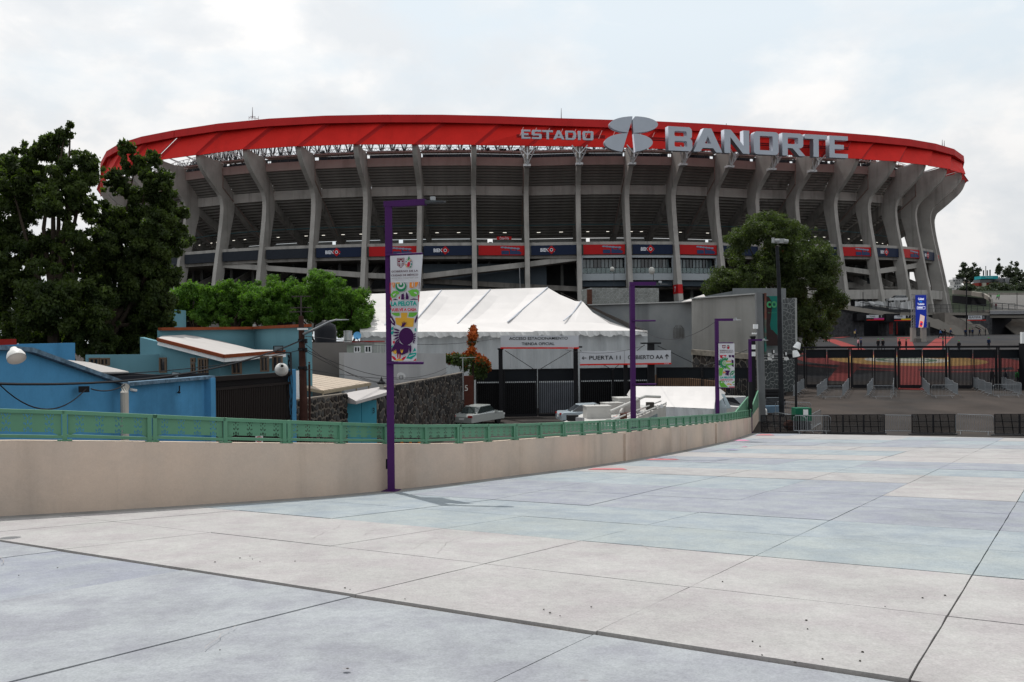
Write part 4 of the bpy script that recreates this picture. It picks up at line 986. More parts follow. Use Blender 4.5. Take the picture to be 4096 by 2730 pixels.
# dark slatted garage gate
gt = thing('garage_gate', 'wide dark brown slatted garage gate between two blue posts', 'gate', P(1000, 1500, 30)+Vector((0, 0, -4)))
GB = M('dark_brown_metal', (.018, .014, .013), .5, .1)
A = P(838, 1509, 28.2); B = P(1152, 1489, 32.8); ax = Vector((B.x-A.x, B.y-A.y, 0)); L_ = ax.length; ax /= L_; n = Vector((-ax.y, ax.x, 0))
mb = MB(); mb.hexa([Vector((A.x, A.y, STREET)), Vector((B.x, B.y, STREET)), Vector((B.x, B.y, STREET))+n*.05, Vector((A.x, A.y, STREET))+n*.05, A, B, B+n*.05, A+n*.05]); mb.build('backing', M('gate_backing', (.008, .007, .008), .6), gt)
mb = MB(); mb.bar(A-n*.05-UZ*.07, B-n*.05-UZ*.07, .12, .16); mb.bar(A-n*.05-UZ*.42, B-n*.05-UZ*.42, .10, .09); mb.build('header', GB, gt)
ns = 44
slat = MB().box((0, 0, 0), (.07, .05, 1.)).mesh('slat', GB)
for i in range(ns):
    c = A.lerp(B, (i+.5)/ns); H = c.z-.46-STREET
    T = Matrix.Translation(Vector((c.x, c.y, STREET+H/2))-n*.04) @ Matrix.Rotation(math.atan2(ax.y, ax.x), 4, 'Z') @ Matrix.Diagonal((1, 1, H, 1)); inst('slat', slat, gt, T)
mb = MB()
a = P(1162, 1478, 33.0); mb.bar(Vector((a.x, a.y, STREET)), a, .30, .30, up=n); bp = mb.build('blue_post', BLUE); tag(bp, 'slim bright blue gatepost between the dark gate and the stone wall, wrapped in cables', 'post')
mb = MB()
for i in range(5):
    pts_ = [P(1150+8*math.sin(i*1.3+j*.9)+j*.6+i*3, 1420+j*40, 32.6) for j in range(8)]; mb.tube(pts_, .012, 4, False)
o = mb.build('loose_cables', BLACK); tag(o, 'tangle of loose black cables hanging down beside the blue gatepost', 'cables')
# teal house with low pale roof
th = thing('teal_house', 'teal painted two-storey house with terracotta roof edge and a low pale roof in front', 'house', P(900, 1500, 38)+Vector((0, 0, -4)))
def boxwall(name, u0, Z0, v0, u1, Z1, v1, zb, mat, parent, thk=.25): mb = MB(); wall_uv(mb, u0, Z0, v0, u1, Z1, v1, zb, thk); return mb.build(name, mat, parent)
boxwall('upper_wall', 640, 40, 1320, 1018, 44, 1316, STREET, TEAL, th); boxwall('upper_wall', 1018, 44, 1316, 1227, 38.5, 1306, STREET, TEAL, th)
mb = MB(); mb.bar(P(640, 1317, 39.9), P(1018, 1313, 43.9), .35, .14); mb.bar(P(1018, 1313, 43.9), P(1232, 1303, 38.3), .35, .14); mb.build('roof_edge', TERRA, th)
A_, B_, C_, D_, E_, F_ = P(630, 1354, 36), P(895, 1421, 34), P(1140, 1402, 36.5), P(1018, 1399, 42.5), P(770, 1336, 42.5), P(660, 1339, 42.5)
mb = MB(); mb.add([A_, B_, E_, F_, C_, D_], [(0, 1, 2, 3), (1, 4, 5), (1, 5, 2)]); z_ = UZ*.12; mb.add([p-z_ for p in (A_, B_, E_, F_, C_, D_)], [(3, 2, 1, 0), (5, 4, 1), (2, 5, 1)]); mb.build('low_roof', ROOFW, th)
mb = MB(); mb.bar(A_-UZ*.05, B_-UZ*.05, .08, .14); mb.bar(B_-UZ*.05, C_-UZ*.05, .08, .14); mb.build('terracotta_edge', TERRA, th)
mb = MB(); mb.bar(A_-UZ*.20+Vector((0, .06, 0)), B_-UZ*.20+Vector((0, .06, 0)), .06, .17); mb.bar(B_-UZ*.20+Vector((0, .06, 0)), C_-UZ*.20+Vector((0, .06, 0)), .06, .17); mb.build('fascia', WHITEP, th)
boxwall('lower_wall', 560, 36.8, 1350, 880, 34.9, 1430, STREET, TEAL, th); boxwall('lower_wall', 880, 34.9, 1430, 1150, 37.3, 1412, STREET, TEAL, th)
def window(parent, u0, u1, v0, v1, Z, fr=M('window_frame_brown', (.12, .085, .06), .6), gl=GLASSD, mull=1, dz=.12):
    a = P(u0, v1, Z); b = P(u1, v0, Z); w_ = b.x-a.x; h_ = b.z-a.z
    mb = MB(); f_ = .06
    for x0, x1, z0, z1 in ((a.x, b.x, b.z-f_, b.z), (a.x, b.x, a.z, a.z+f_), (a.x, a.x+f_, a.z+f_, b.z-f_), (b.x-f_, b.x, a.z+f_, b.z-f_)): mb.box(((x0+x1)/2, Z, (z0+z1)/2), (x1-x0, .12, z1-z0))
    for i in range(mull): x = a.x+w_*(i+1)/(mull+1); mb.box((x, Z, (a.z+b.z)/2), (f_*.8, .1, h_-2*f_))
    fo = mb.build('window', fr, parent); MB().box(((a.x+b.x)/2, Z+.03, (a.z+b.z)/2), (w_-.1, .02, h_-.1)).build('pane', gl, fo); return fo
for u0, u1, v0, v1, Z, m_ in ((638, 666, 1431, 1492, 34.6, 0), (763, 781, 1432, 1452, 34.6, 0), (764, 780, 1453, 1496, 34.6, 0), (793, 832, 1433, 1500, 34.5, 2), (928, 966, 1430, 1498, 34.9, 1), (1042, 1075, 1424, 1488, 35.5, 1), (1090, 1130, 1424, 1484, 36., 1)): window(th, u0, u1, v0, v1, Z, mull=m_)
tw = MB(); a = P(612, 1240, 46); b = P(687, 1238, 46); tw.hexa([Vector((a.x, 46, STREET)), Vector((b.x, 46, STREET)), Vector((b.x, 48, STREET)), Vector((a.x, 48, STREET)), a, b, b+Vector((0, 2, 0)), a+Vector((0, 2, 0))]); o = tw.build('roof_tower', TEAL); tag(o, 'small teal tank tower poking up beside the dark tree behind the teal house', 'tower')
mb = MB(); q = P(632, 1237, 47); mb.lathe([(.55, 0), (.58, .12), (.3, .24), (.001, .28)], q, 16); o = mb.build('water_tank', WHITEP, smooth=True); tag(o, 'white lidded water tank on top of the small teal tower', 'water tank')
# corrugated lean-to roof at the left, dark yard wall
cr = thing('corrugated_roof', 'pale corrugated sheet roof sloping below the dark tree, behind the blue gable wall', 'roof', P(400, 1470, 29)); 
A_, B_, C_, D_ = P(270, 1440, 31), P(360, 1450, 33), P(515, 1487, 30), P(345, 1490, 26.5)
for i in range(16):
    t0, t1 = i/16, (i+.8)/16; MB().hexa([D_.lerp(A_, t0)-UZ*.05, C_.lerp(B_, t0)-UZ*.05, C_.lerp(B_, t1)-UZ*.05, D_.lerp(A_, t1)-UZ*.05, D_.lerp(A_, t0), C_.lerp(B_, t0), C_.lerp(B_, t1), D_.lerp(A_, t1)]).build('corrugation', ROOFW, cr)
mb = MB(); wall_uv(mb, 270, 30.5, 1478, 620, 29.5, 1500, STREET, .2); wall_uv(mb, 480, 26, 1505, 835, 31, 1492, STREET, .2); o = mb.build('yard_wall', M('dark_plaster', (.022, .023, .027), .95, .2, 1.)); tag(o, 'dark plastered yard wall between the blue wall and the teal house', 'wall')
wl = thing('red_trimmed_house', 'blue house with a red roof edge at the far left behind the dark tree', 'house', P(60, 1400, 30)); boxwall('wall', -60, 30, 1380, 300, 33, 1372, STREET, BLUE, wl)
mb = MB(); mb.bar(P(-60, 1372, 29.9), P(56, 1368, 29.9), .3, .2); mb.build('roof_edge', M('dark_red_paint', (.25, .02, .015), .8), wl)
boxwall('wall', 350, 34, 1420, 640, 36, 1418, STREET, TEAL, wl); window(wl, 358, 398, 1432, 1470, 33.9); window(wl, 402, 438, 1432, 1464, 33.9)
# ---- stone front wall with canopy and teal door, white side wall, patio roof
MORT = M('grey_mortar', (.155, .135, .115), .95, .15, 2.)
w1, A, ax, n, L_ = stone_wall('stone_wall', 'dark lava stone wall with pale mortar left of the pale canopy, behind the utility pole', 'stone wall', 1177, 33.8, 1386, 37.6, P(1177, 1600, 33.8).z, P(1386, 1574, 37.6).z, STREET, 15, 13, MORT, ST1, 21, gap=.06)
cn = thing('entrance_canopy', 'pale gabled concrete canopy over the teal street door numbered 3', 'canopy', P(1460, 1590, 38))
cp = [P(1367, 1575, 38.4), P(1516, 1549, 41.5), P(1560, 1566, 40.5), P(1425, 1606, 36.6)]; dn = [P(1370, 1612, 38.3), P(1519, 1586, 41.4), P(1560, 1578, 40.5), P(1425, 1618, 36.6)]
MB().add(cp+dn, [(0, 3, 2, 1), (4, 5, 6, 7), (0, 4, 7, 3), (3, 7, 6, 2), (2, 6, 5, 1), (1, 5, 4, 0)]).build('roof_block', M('canopy_concrete', (.40, .375, .365), .9, .05, .5), cn)
dr = thing('street_door', 'teal sheet metal double door with a black number 3 under the pale canopy', 'door', P(1443, 1700, 39))
A = P(1382, 1612, 38.4); B = P(1506, 1606, 40.6); ax = Vector((B.x-A.x, B.y-A.y, 0)); L_ = ax.length; ax /= L_; n = Vector((-ax.y, ax.x, 0))
DTEAL = M('door_teal', (.045, .24, .33), .6, .08, 1.)
for i, (s0, s1) in enumerate(((0, .49), (.51, 1))):
    a = Vector((A.x, A.y, STREET))+ax*L_*s0; MB().hexa([a, a+ax*L_*(s1-s0), a+ax*L_*(s1-s0)+n*.06, a+n*.06, a+UZ*3.2, a+ax*L_*(s1-s0)+UZ*3.2, a+ax*L_*(s1-s0)+n*.06+UZ*3.2, a+n*.06+UZ*3.2]).build('leaf', DTEAL, dr)
text('number', '3', BLACK, P(1490, 1643, 40.3)-n*.05, ax, h_=.27, parent=dr, off=.02, bold=.015)
w2, A2, ax2, n2, L2 = stone_wall('stone_wall', 'long dark lava stone wall between the purple lamp post and the brown house number post', 'stone wall', 1506, 41.6, 1853, 62, -2.25, -2.24, STREET, 30, 10, MORT, ST1, 22, gap=.06)
boxwall2 = MB(); wall_uv(boxwall2, 1376, 46, 1411, 1783, 60, 1415, STREET, .3); o = boxwall2.build('white_side_wall', M('white_plaster', (.36, .36, .365), .9, .07, .3, streak=.25, grime=.12)); tag(o, 'long off-white plastered side wall with a basketball board behind the stone wall', 'wall')
mb = MB(); wall_uv(mb, 1224, 47, 1371, 1387, 48, 1372, STREET, .3); o = mb.build('grey_block_wall', M('grey_render', (.135, .125, .118), .95, .12, .6, streak=.3)); tag(o, 'bare dark grey rendered wall between the utility pole and the white side wall', 'wall')
mb = MB(); wall_uv(mb, 1380, 52, 1374, 1500, 52, 1376, STREET, 4.); o2 = thing('rooftop_room', 'small pale green rooftop room with two windows behind the white side wall', 'house', P(1440, 1410, 54)); mb.build('wall', M('pale_green_wall', (.34, .38, .33), .9), o2)
mb = MB(); mb.box(P(1440, 1376, 53)+Vector((0, 1.2, .02)), (2.1, 4.6, .14)); mb.build('roof_slab', M('slab_grey', (.25, .23, .22), .9, .2, 2.), o2); mb = MB(); mb.box(P(1440, 1371, 53)+Vector((.1, 1.2, .06)), (1.9, 4.2, .08)); mb.build('red_roof_sheet', M('dark_red_paint'), o2)
window(o2, 1416, 1442, 1386, 1411, 51.9, fr=WHITEP); window(o2, 1459, 1486, 1384, 1412, 51.9, fr=WHITEP)
mb = MB()
for i in range(9): mb.bar(P(1489+6*i, 1381, 50.5), P(1489+6*i, 1412, 50.5), .05, .05)
mb.bar(P(1489, 1381, 50.5), P(1540, 1381, 50.5), .05, .05); o = mb.build('metal_fence', M('mast_grey')); tag(o, 'short grey metal fence on the roof between the small room and the purple post', 'fence')
mb = MB(); q = P(1392, 1370, 51.5); r_ = .25
mb.lathe([(r_, 0), (r_, .62), (r_*1.06, .64), (r_*1.06, .70), (.001, .71)], q, 20); o = mb.build('water_heater', M('brushed_steel', (.42, .42, .41), .35, .1, 2., metal=.7), smooth=False); tag(o, 'silver cylindrical water heater on the rooftop beside the blue dish', 'water heater')
ds = thing('satellite_dish', 'round light blue satellite dish on the rooftop beside the silver heater', 'satellite dish', P(1429, 1362, 51))
Td = Matrix.Translation(P(1429, 1343, 51)) @ Matrix.Rotation(R(80), 4, 'X') @ Matrix.Rotation(R(10), 4, 'Y'); MB().lathe([(.001, -.06), (.12, -.045), (.235, 0)], None, 24, mat=Td).build('dish', M('dish_blue', (.13, .38, .66), .5, .03), ds)
MB().tube([P(1427, 1352, 50.9), P(1436, 1368, 51.2)], .025, 6).build('arm', BLACK, ds)
q = P(1302, 1322, 60); MB().lathe([(.75, -1.2), (.78, 0), (.7, .35), (.25, .6), (.2, .7), (.001, .72)], q, 18).build('black_tank', M('black_plastic', (.015, .016, .02), .5), smooth=True); tag(bpy.data.objects['black_tank'], 'black plastic water tank half hidden under the green trees', 'water tank')
pr = thing('patio_roof', 'beige ribbed patio roof sloping towards the stone wall', 'roof', P(1350, 1530, 40))
A_, B_, C_, D_ = P(1222, 1492, 46.5), P(1385, 1509, 46), P(1483, 1530, 44), P(1292, 1562, 37.2)
E_ = P(1222, 1550, 37.5)
PR = M('beige_polycarbonate', (.40, .33, .26), .6, .1, 2.)
for i in range(8):
    t0, t1 = i/8, (i+.90)/8
    L0, L1 = E_.lerp(A_, t0), E_.lerp(A_, t1); R0, R1 = D_.lerp(C_, t0), D_.lerp(C_, t1)
    MB().hexa([L0-UZ*.05, R0-UZ*.05, R1-UZ*.05, L1-UZ*.05, L0, R0, R1, L1]).build('roof_panel', PR, pr)
mb = MB(); mb.bar(E_-UZ*.08, D_-UZ*.08, .08, .12); mb.bar(D_-UZ*.10, C_-UZ*.10, .06, .14)
for s_ in (0, .33, .66, .95): q = D_.lerp(C_, s_); mb.bar(q-UZ*.1, q-UZ*.5, .06, .06)
mb.build('beam', M('beige_steel', (.34, .28, .20), .7), pr)
mb = MB(); wall_uv(mb, 1180, 36.5, 1484, 1224, 37, 1484, STREET, .2); o = mb.build('white_gate_panel', WHITEP); tag(o, 'white panel between the blue gatepost and the utility pole', 'panel')
# wall lantern, basketball board
ln = thing('lantern', 'black ornate lantern on the wall end just left of the nearest purple lamp post', 'lantern', P(1526, 1548, 41)); q = P(1526, 1540, 41)
MB().lathe([(.14, -.02), (.20, .0), (.21, .03), (.15, .10), (.08, .16), (.05, .19), (.09, .21), (.03, .23), (.015, .26), (.03, .28), (.001, .36)], q+UZ*.05, 12).build('cap', BLACK, ln, smooth=True); MB().lathe([(.09, -.24), (.15, 0)], q+UZ*.03, 6).build('glass', M('lantern_glass', (.3, .3, .28), .3), ln)
bb = thing('basketball_board', 'round-topped white basketball backboard mounted on the white side wall', 'backboard', P(1604, 1515, 50))
a = P(1604, 1508, 50.5); _, ax, ay, an = basis(a, (1, .4, 0)); mb = MB(); mb.prism(ell(0, 0, .27, .25, 24), a, ax, UZ, an, 0, .04); mb.build('board', M('board_white', (.5, .5, .5), .7), bb)
mb = MB(); 
for x0, y0, x1, y1 in ((-.1, -.12, .1, -.12), (-.1, .06, .1, .06), (-.1, -.12, -.1, .06), (.1, -.12, .1, .06)): mb.bar(a+ax*x0+UZ*y0+an*.05, a+ax*x1+UZ*y1+an*.05, .02, .02)
mb.tube([a+ax*c_[0]+an*(.18+c_[1])-UZ*.13 for c_ in ell(0, 0, .12, .12, 12)], .012, 5, False); mb.build('hoop', BLACK, bb)
# utility pole
up = thing('utility_pole', 'dark brown utility pole with many cables, aerials and a street light arm', 'utility pole', P(1212, 1690, 31.5)+Vector((0, 0, -2)))
pb = P(1213, 1690, 31.5); pb.z = STREET; pt_ = P(1204, 1265, 31.5)
MB().tube([pb, P(1214, 1600, 31.5), P(1208, 1400, 31.5), pt_], [.16, .145, .12, .09], 10).build('pole', M('rusty_brown_pole', (.045, .02, .016), .8, .3, 3.), up)
mb = MB()
for v, wd in ((1187, 62), (1232, 70), (1248, 78)):
    for j in range(6): u = 1204-wd*.5+wd*j/5; mb.bar(P(u-8, v-3, 31.5), P(u+8, v+1, 31.5), .02, .02)
    mb.bar(P(1204-wd*.6, v+2, 31.5), P(1204+wd*.6, v-2, 31.5), .025, .025)
mb.bar(pt_, P(1204, 1185, 31.5), .05, .05); mb.build('aerial', M('aerial_dark', (.05, .04, .04), .6), up)
mb = MB(); mb.tube([P(1215, 1337, 31.4), P(1262, 1316, 31.0), P(1320, 1287, 30.6), P(1348, 1280, 30.3)], [.05, .045, .04, .035], 8); mb.build('arm', M('galvanised', (.33, .34, .35), .45, .1, metal=.4), up)
mb = MB(); mb.hexa([P(1346, 1283, 30.2), P(1396, 1281, 29.8), P(1396, 1281, 30.05), P(1346, 1283, 30.5), P(1346, 1279, 30.2), P(1396, 1278, 29.8), P(1396, 1278, 30.05), P(1346, 1278, 30.5)]); mb.build('lamp_head', M('galvanised'), up)
mb = MB(); mb.box(P(1211, 1317, 31.2), (.34, .2, .07)); mb.build('floodlight_box', WHITEP, up)
mb = MB()
for v in (1362, 1398, 1472): mb.box(P(1211, v, 31.4), (.32, .12, .10)); mb.tube([P(1222, v, 31.2), P(1226, v+12, 31.2)], .05, 8)
mb.build('insulator', BLACK, up)
mb = MB(); mb.bar(Vector((P(1237, 1480, 33).x, 33, STREET)), P(1237, 1458, 33), .07, .07); mb.lathe([(.001, .1), (.05, .05), (.001, 0)], P(1237, 1457, 33), 8); o = mb.build('thin_post', M('rusty_brown_pole')); tag(o, 'thin rusty post with a small white lamp right of the utility pole', 'post')
def cable(pts, r_=.012, sag=.3, n=14, name='cable'):
    mb = MB()
    for a, b in zip(pts, pts[1:]):
        a = Vector(a); b = Vector(b); q = []
        for i in range(n+1): t_ = i/n; p = a.lerp(b, t_); p.z -= sag*4*t_*(1-t_); q.append(p)
        mb.tube(q, r_, 4, False)
    return mb
mb = MB()
mbs = []
for pa, pb2, sg_, r_, lab in (((-80, 1534, 17), (1206, 1362, 31.3), .5, .028, 'thick twisted black cable sagging from the left edge to the utility pole'), ((0, 1541, 17.5), (344, 1557, 21), .5, .016, 'thin black cable drooping to the small black box on the blue wall'), ((364, 1556, 21), (500, 1540, 22.5), .1, .016, 'short cable from the black box to the blue wall corner')):
    o = cable([P(*pa), P(*pb2)], r_, sg_).build('cable', BLACK); tag(o, lab, 'cable')
for i, (pa, pb2, sg_) in enumerate((((1214, 1372, 31.3), (1560, 1530, 55), .5), ((1214, 1395, 31.3), (1790, 1470, 58), .9), ((1214, 1400, 31.3), (1790, 1488, 58), 1.1), ((1214, 1345, 31.3), (2000, 1352, 64), .4), ((1214, 1475, 31.3), (1783, 1505, 58), .3), ((2565, 1318, 62), (2862, 1288, 42), .8), ((-50, 1500, 20), (1206, 1400, 31), .3), ((-50, 1488, 20), (300, 1472, 24), .1), ((0, 1600, 20), (824, 1530, 28), .5), ((240, 1640, 21), (836, 1560, 28), .3), ((2260, 1400, 64), (2580, 1382, 62), .4))):
    o = cable([P(*pa), P(*pb2)], .013, sg_).build('cable', BLACK)
    tag(o, ['thin cable running right and down from the pole past the white side wall', 'upper of two cables crossing the white side wall', 'lower of two cables crossing the white side wall', 'long level cable from the utility pole past the marquee to the white sign', 'lowest cable along the white side wall', 'cable across the grey building wall to the third purple lamp', 'faint upper cable in front of the blue gable wall', 'short cable at the left edge above the thick one', 'faint cable slanting over the blue wall', 'lowest faint cable over the blue front wall', 'cable between the two white gate signs'][i], 'cable')
# shop-style round lamps
def pot_lamp(u, v, Z, s_, label, rz):
    t = thing('pot_lamp', label, 'lamp', P(u, v, Z))
    T = Matrix.Translation(P(u, v, Z)) @ Vector(rz).to_track_quat('Z', 'Y').to_matrix().to_4x4() @ Matrix.Scale(s_, 4)
    MB().lathe([(.10, .42), (.16, .40), (.20, .25), (.34, .12), (.42, -.08), (.43, -.25)], None, 22, mat=T).build('shade', M('lamp_shade_white', (.62, .61, .58), .35, .08, 4., grime=.2, spec=.5), t, smooth=True)
    MB().lathe([(.001, -.18), (.41, -.23), (.42, -.26), (.001, -.22)], None, 22, mat=T).build('lens', M('dirty_lens', (.42, .38, .34), .3, .2, 3.), t, smooth=True)
    return t
pot_lamp(62, 1420, 12.5, .30, 'big white pot shaped street lamp hanging at the left edge', (-.5, .45, .75)); pot_lamp(1127, 1475, 30, .55, 'white round street lamp seen from behind over the dark gate', (.25, -.75, .35))
fl = thing('floodlight', 'small square floodlight on a bracket above the dark garage gate', 'floodlight', P(1112, 1408, 30)); MB().box(P(1113, 1395, 30), (.32, .14, .2)).build('housing', BLACK, fl); MB().box(P(1113, 1395, 29.9), (.27, .03, .14)).build('lens', GLASS, fl); MB().bar(P(1165, 1500, 30.5), P(1163, 1412, 30.5), .06, .06).bar(P(1163, 1412, 30.5), P(1100, 1410, 30), .05, .05).build('bracket', DARK_ST, fl)
fl = thing('floodlight', 'tilted floodlight on top of the blue front wall', 'floodlight', P(702, 1512, 27)); T = Matrix.Translation(P(703, 1503, 27)) @ Matrix.Rotation(R(-25), 4, 'X') @ Matrix.Rotation(R(8), 4, 'Y'); MB().box(None, (.26, .08, .20), mat=T).build('housing', BLACK, fl); MB().box(None, (.21, .02, .13), mat=T @ Matrix.Translation((0, -.05, .01))).build('lens', GLASS, fl)
# ================================================================ WHITE MARQUEE
TENT = M('white_tent_cloth', (.56, .535, .52), .75, .05, .4, spec=.3); TENTW = M('tent_side_cloth', (.46, .48, .49), .8, .06, .5, streak=.2)
tn_ = thing('marquee', 'huge white event marquee with a long ridge roof behind the houses', 'marquee', P(2050, 1480, 74)+Vector((0, 0, -2)))
ZR, ZE = 79., 71.
def tentpt(u, v, Z): return P(u, v, Z)
ridge = [(1440, 1178), (1600, 1172), (1766, 1161), (1962, 1158), (2190, 1151)]
eave = [(1440, 1334), (1540, 1328), (1700, 1328), (1900, 1328), (2180, 1330)]
mid = [(1440, 1306), (1540, 1302), (1650, 1298), (1830, 1295), (2030, 1290)]
for i in range(4):
    a, b = tentpt(*ridge[i], ZR), tentpt(*ridge[i+1], ZR); m0, m1 = tentpt(*mid[i], 73.), tentpt(*mid[i+1], 73.); c, d = tentpt(*eave[i], ZE), tentpt(*eave[i+1], ZE)
    mb = MB(); N_ = 6
    vs = []
    for j in range(N_+1):
        for kx in range(5):
            t_ = kx/4; top = a.lerp(b, t_); mm = m0.lerp(m1, t_); p = top.lerp(mm, j/N_); p.z -= .35*math.sin(math.pi*j/N_)*(1 if kx in (1, 2, 3) else .1); vs.append(p)
    fs = [(j*5+k, (j+1)*5+k, (j+1)*5+k+1, j*5+k+1) for j in range(N_) for k in range(4)]
    mb.add(vs, fs); mb.add([m0, m1, d, c], [(0, 3, 2, 1)]); mb.build('roof_panel', TENT, tn_)
    mb = MB(); mb.bar(b+Vector((0, -.02, .0)), m1+Vector((0, -.02, .03)), .10, .05); mb.build('roof_seam', M('seam_grey', (.40, .42, .46), .7), tn_)
    back = MB(); back.add([a, b, b+Vector((0, 4, -2)), a+Vector((0, 4, -2))], [(0, 1, 2, 3)]); back.build('back_roof_panel', TENT, tn_)
# hipped end, curving down to the right
hp = [(2190, 1151), (2240, 1180), (2300, 1205), (2332, 1208), (2370, 1250), (2440, 1288), (2520, 1316), (2590, 1324)]
hz = [79, 77.8, 76.6, 76.2, 74.6, 73, 71.6, 70.4]
low = [(2180, 1330), (2230, 1331), (2290, 1331), (2330, 1331), (2380, 1330), (2440, 1328), (2520, 1326), (2590, 1326)]
mdl = [(2030, 1290), (2130, 1290), (2230, 1290), (2300, 1290), (2360, 1291), (2440, 1296), (2520, 1318), (2590, 1325)]
top_ = [tentpt(u, v, z) for (u, v), z in zip(hp, hz)]; mdp = [tentpt(u, v, min(73., z)) for (u, v), z in zip(mdl, hz)]; lw = [tentpt(u, v, min(71, z)) for (u, v), z in zip(low, hz)]
mb = MB()
for i in range(7): mb.add([top_[i], top_[i+1], mdp[i+1], mdp[i]], [(0, 3, 2, 1)]); mb.add([mdp[i], mdp[i+1], lw[i+1], lw[i]], [(0, 3, 2, 1)])
mb.build('hip_panel', TENT, tn_)
for a, b in (((2190, 1151, 78.9), (2030, 1290, 72.8)), ((2325, 1206, 76.2), (2255, 1285, 72.8))):
    q0 = P(*a); q1 = P(*b); mm = q0.lerp(q1, .5)-UZ*.3; MB().bar(q0+UZ*.03, mm+UZ*.1, .10, .06).bar(mm+UZ*.1, q1+UZ*.03, .10, .06).build('roof_seam', M('seam_grey'), tn_)
mb = MB(); rg = random.Random(8)
mb.add([tentpt(2590, 1326, 70.4), P(2590, 1326, 70.4)+Vector((0, 6, 0)), P(2190, 1151, 79)+Vector((1, 1, -.3))], [(0, 1, 2)]); mb.build('back_hip', TENT, tn_)
# gathered valance and hanging side sheets
mb = MB(); n_ = 120; vs = []
for i in range(n_+1):
    t_ = i/n_; u = 1440+1150*t_; v = 1331-(5*t_ if t_ > .6 else 0); w_ = .10*math.sin(i*1.9)+.08*math.sin(i*.7+1)
    a = P(u, v-3, 70.7+w_*.4); b = P(u, v+17+4*math.sin(i*.8)+3*math.sin(i*2.3), 70.6+w_); vs += [a, b]
mb.add(vs, [(2*i, 2*i+1, 2*i+3, 2*i+2) for i in range(n_)]); mb.build('valance', M('valance_cloth', (.55, .55, .54), .8, .06, .8), tn_)
mb = MB(); vs = []
for i in range(n_+1):
    t_ = i/n_; u = 1440+1150*t_; w_ = .18*math.sin(i*.9)+.12*math.sin(i*.37+2)
    a = P(u, 1335, 71.2+w_); b = Vector((a.x, a.y-w_*.8, STREET+.3)); vs += [a, b]
mb.add(vs, [(2*i, 2*i+1, 2*i+3, 2*i+2) for i in range(n_)]); mb.build('side_cloth', TENTW, tn_)
# ---- climbing orange flowers
FLO = M('orange_flowers', (.34, .075, .015), .8, .3, 3.); VINE = leafmat('vine_leaves', (.05, .075, .02), (.03, .05, .015), .3)
vn = thing('flowering_vine', 'orange flowering climber heaped over the end of the stone wall with one tall spire', 'climbing plant', P(1890, 1560, 64.5)+Vector((0, 0, -3)))
vb = blobs_uv([(1800, 1432, 18), (1830, 1430, 20), (1860, 1440, 24), (1890, 1440, 26), (1925, 1450, 28), (1942, 1475, 22), (1900, 1470, 30), (1860, 1470, 22), (1885, 1400, 16), (1888, 1370, 17), (1890, 1345, 19), (1790, 1436, 22), (1820, 1445, 24), (1850, 1450, 26), (1935, 1470, 28), (1905, 1490, 30), (1893, 1320, 16), (1902, 1340, 12), (1900, 1500, 26), (1930, 1500, 20)], 64.5, 4, 2)
leaf_obj('foliage', leaves(vb, 4500, .2, 3, core=.2), VINE, vn, vn.location)
fb = blobs_uv([(1870, 1420, 18), (1905, 1425, 18), (1815, 1440, 16), (1895, 1308, 10), (1800, 1445, 16), (1840, 1450, 16), (1930, 1445, 22), (1950, 1475, 16), (1790, 1430, 14), (1820, 1426, 18), (1845, 1434, 18), (1888, 1400, 16), (1886, 1370, 18), (1891, 1345, 20), (1894, 1322, 15), (1880, 1430, 20), (1920, 1440, 20), (1945, 1460, 18), (1858, 1455, 14), (1935, 1480, 12)], 64.3, 5, 2)
leaf_obj('flowers', leaves(fb, 12000, .15, 6, core=.5), FLO, vn, vn.location)
MB().tube([Vector((P(1890, 1500, 64.6).x, 64.6, STREET)), P(1892, 1330, 64.6)], .1, 6).build('stem', BARK, vn)
cp = thing('number_post', 'brick red gatepost with a white house number 5 at the end of the stone wall', 'post', P(1872, 1600, 62)+Vector((0, 0, -2)))
a = P(1855, 1505, 62); b = P(1893, 1505, 62.5); MB().hexa([Vector((a.x, a.y, STREET)), Vector((b.x, b.y, STREET)), Vector((b.x, b.y+.6, STREET)), Vector((a.x, a.y+.6, STREET)), a, b, b+Vector((0, .6, 0)), a+Vector((0, .6, 0))]).build('post_body', M('brick_red_plaster', (.065, .022, .016), .9, .2, 2.), cp)
text('number', '5', M('number_white', (.5, .48, .45), .8), P(1865, 1553, 61.9), (1, .1, 0), h_=.42, parent=cp, off=.06, bold=.01)
MB().tube([P(1852, 1600, 61), P(1851, 1432, 61)], .04, 6).bar(P(1840, 1432, 61), P(1905, 1430, 61), .04, .04).build('thin_pole', M('galvanised')); tag(bpy.data.objects['thin_pole'], 'thin grey pole with a crossbar in front of the orange flowers', 'pole')
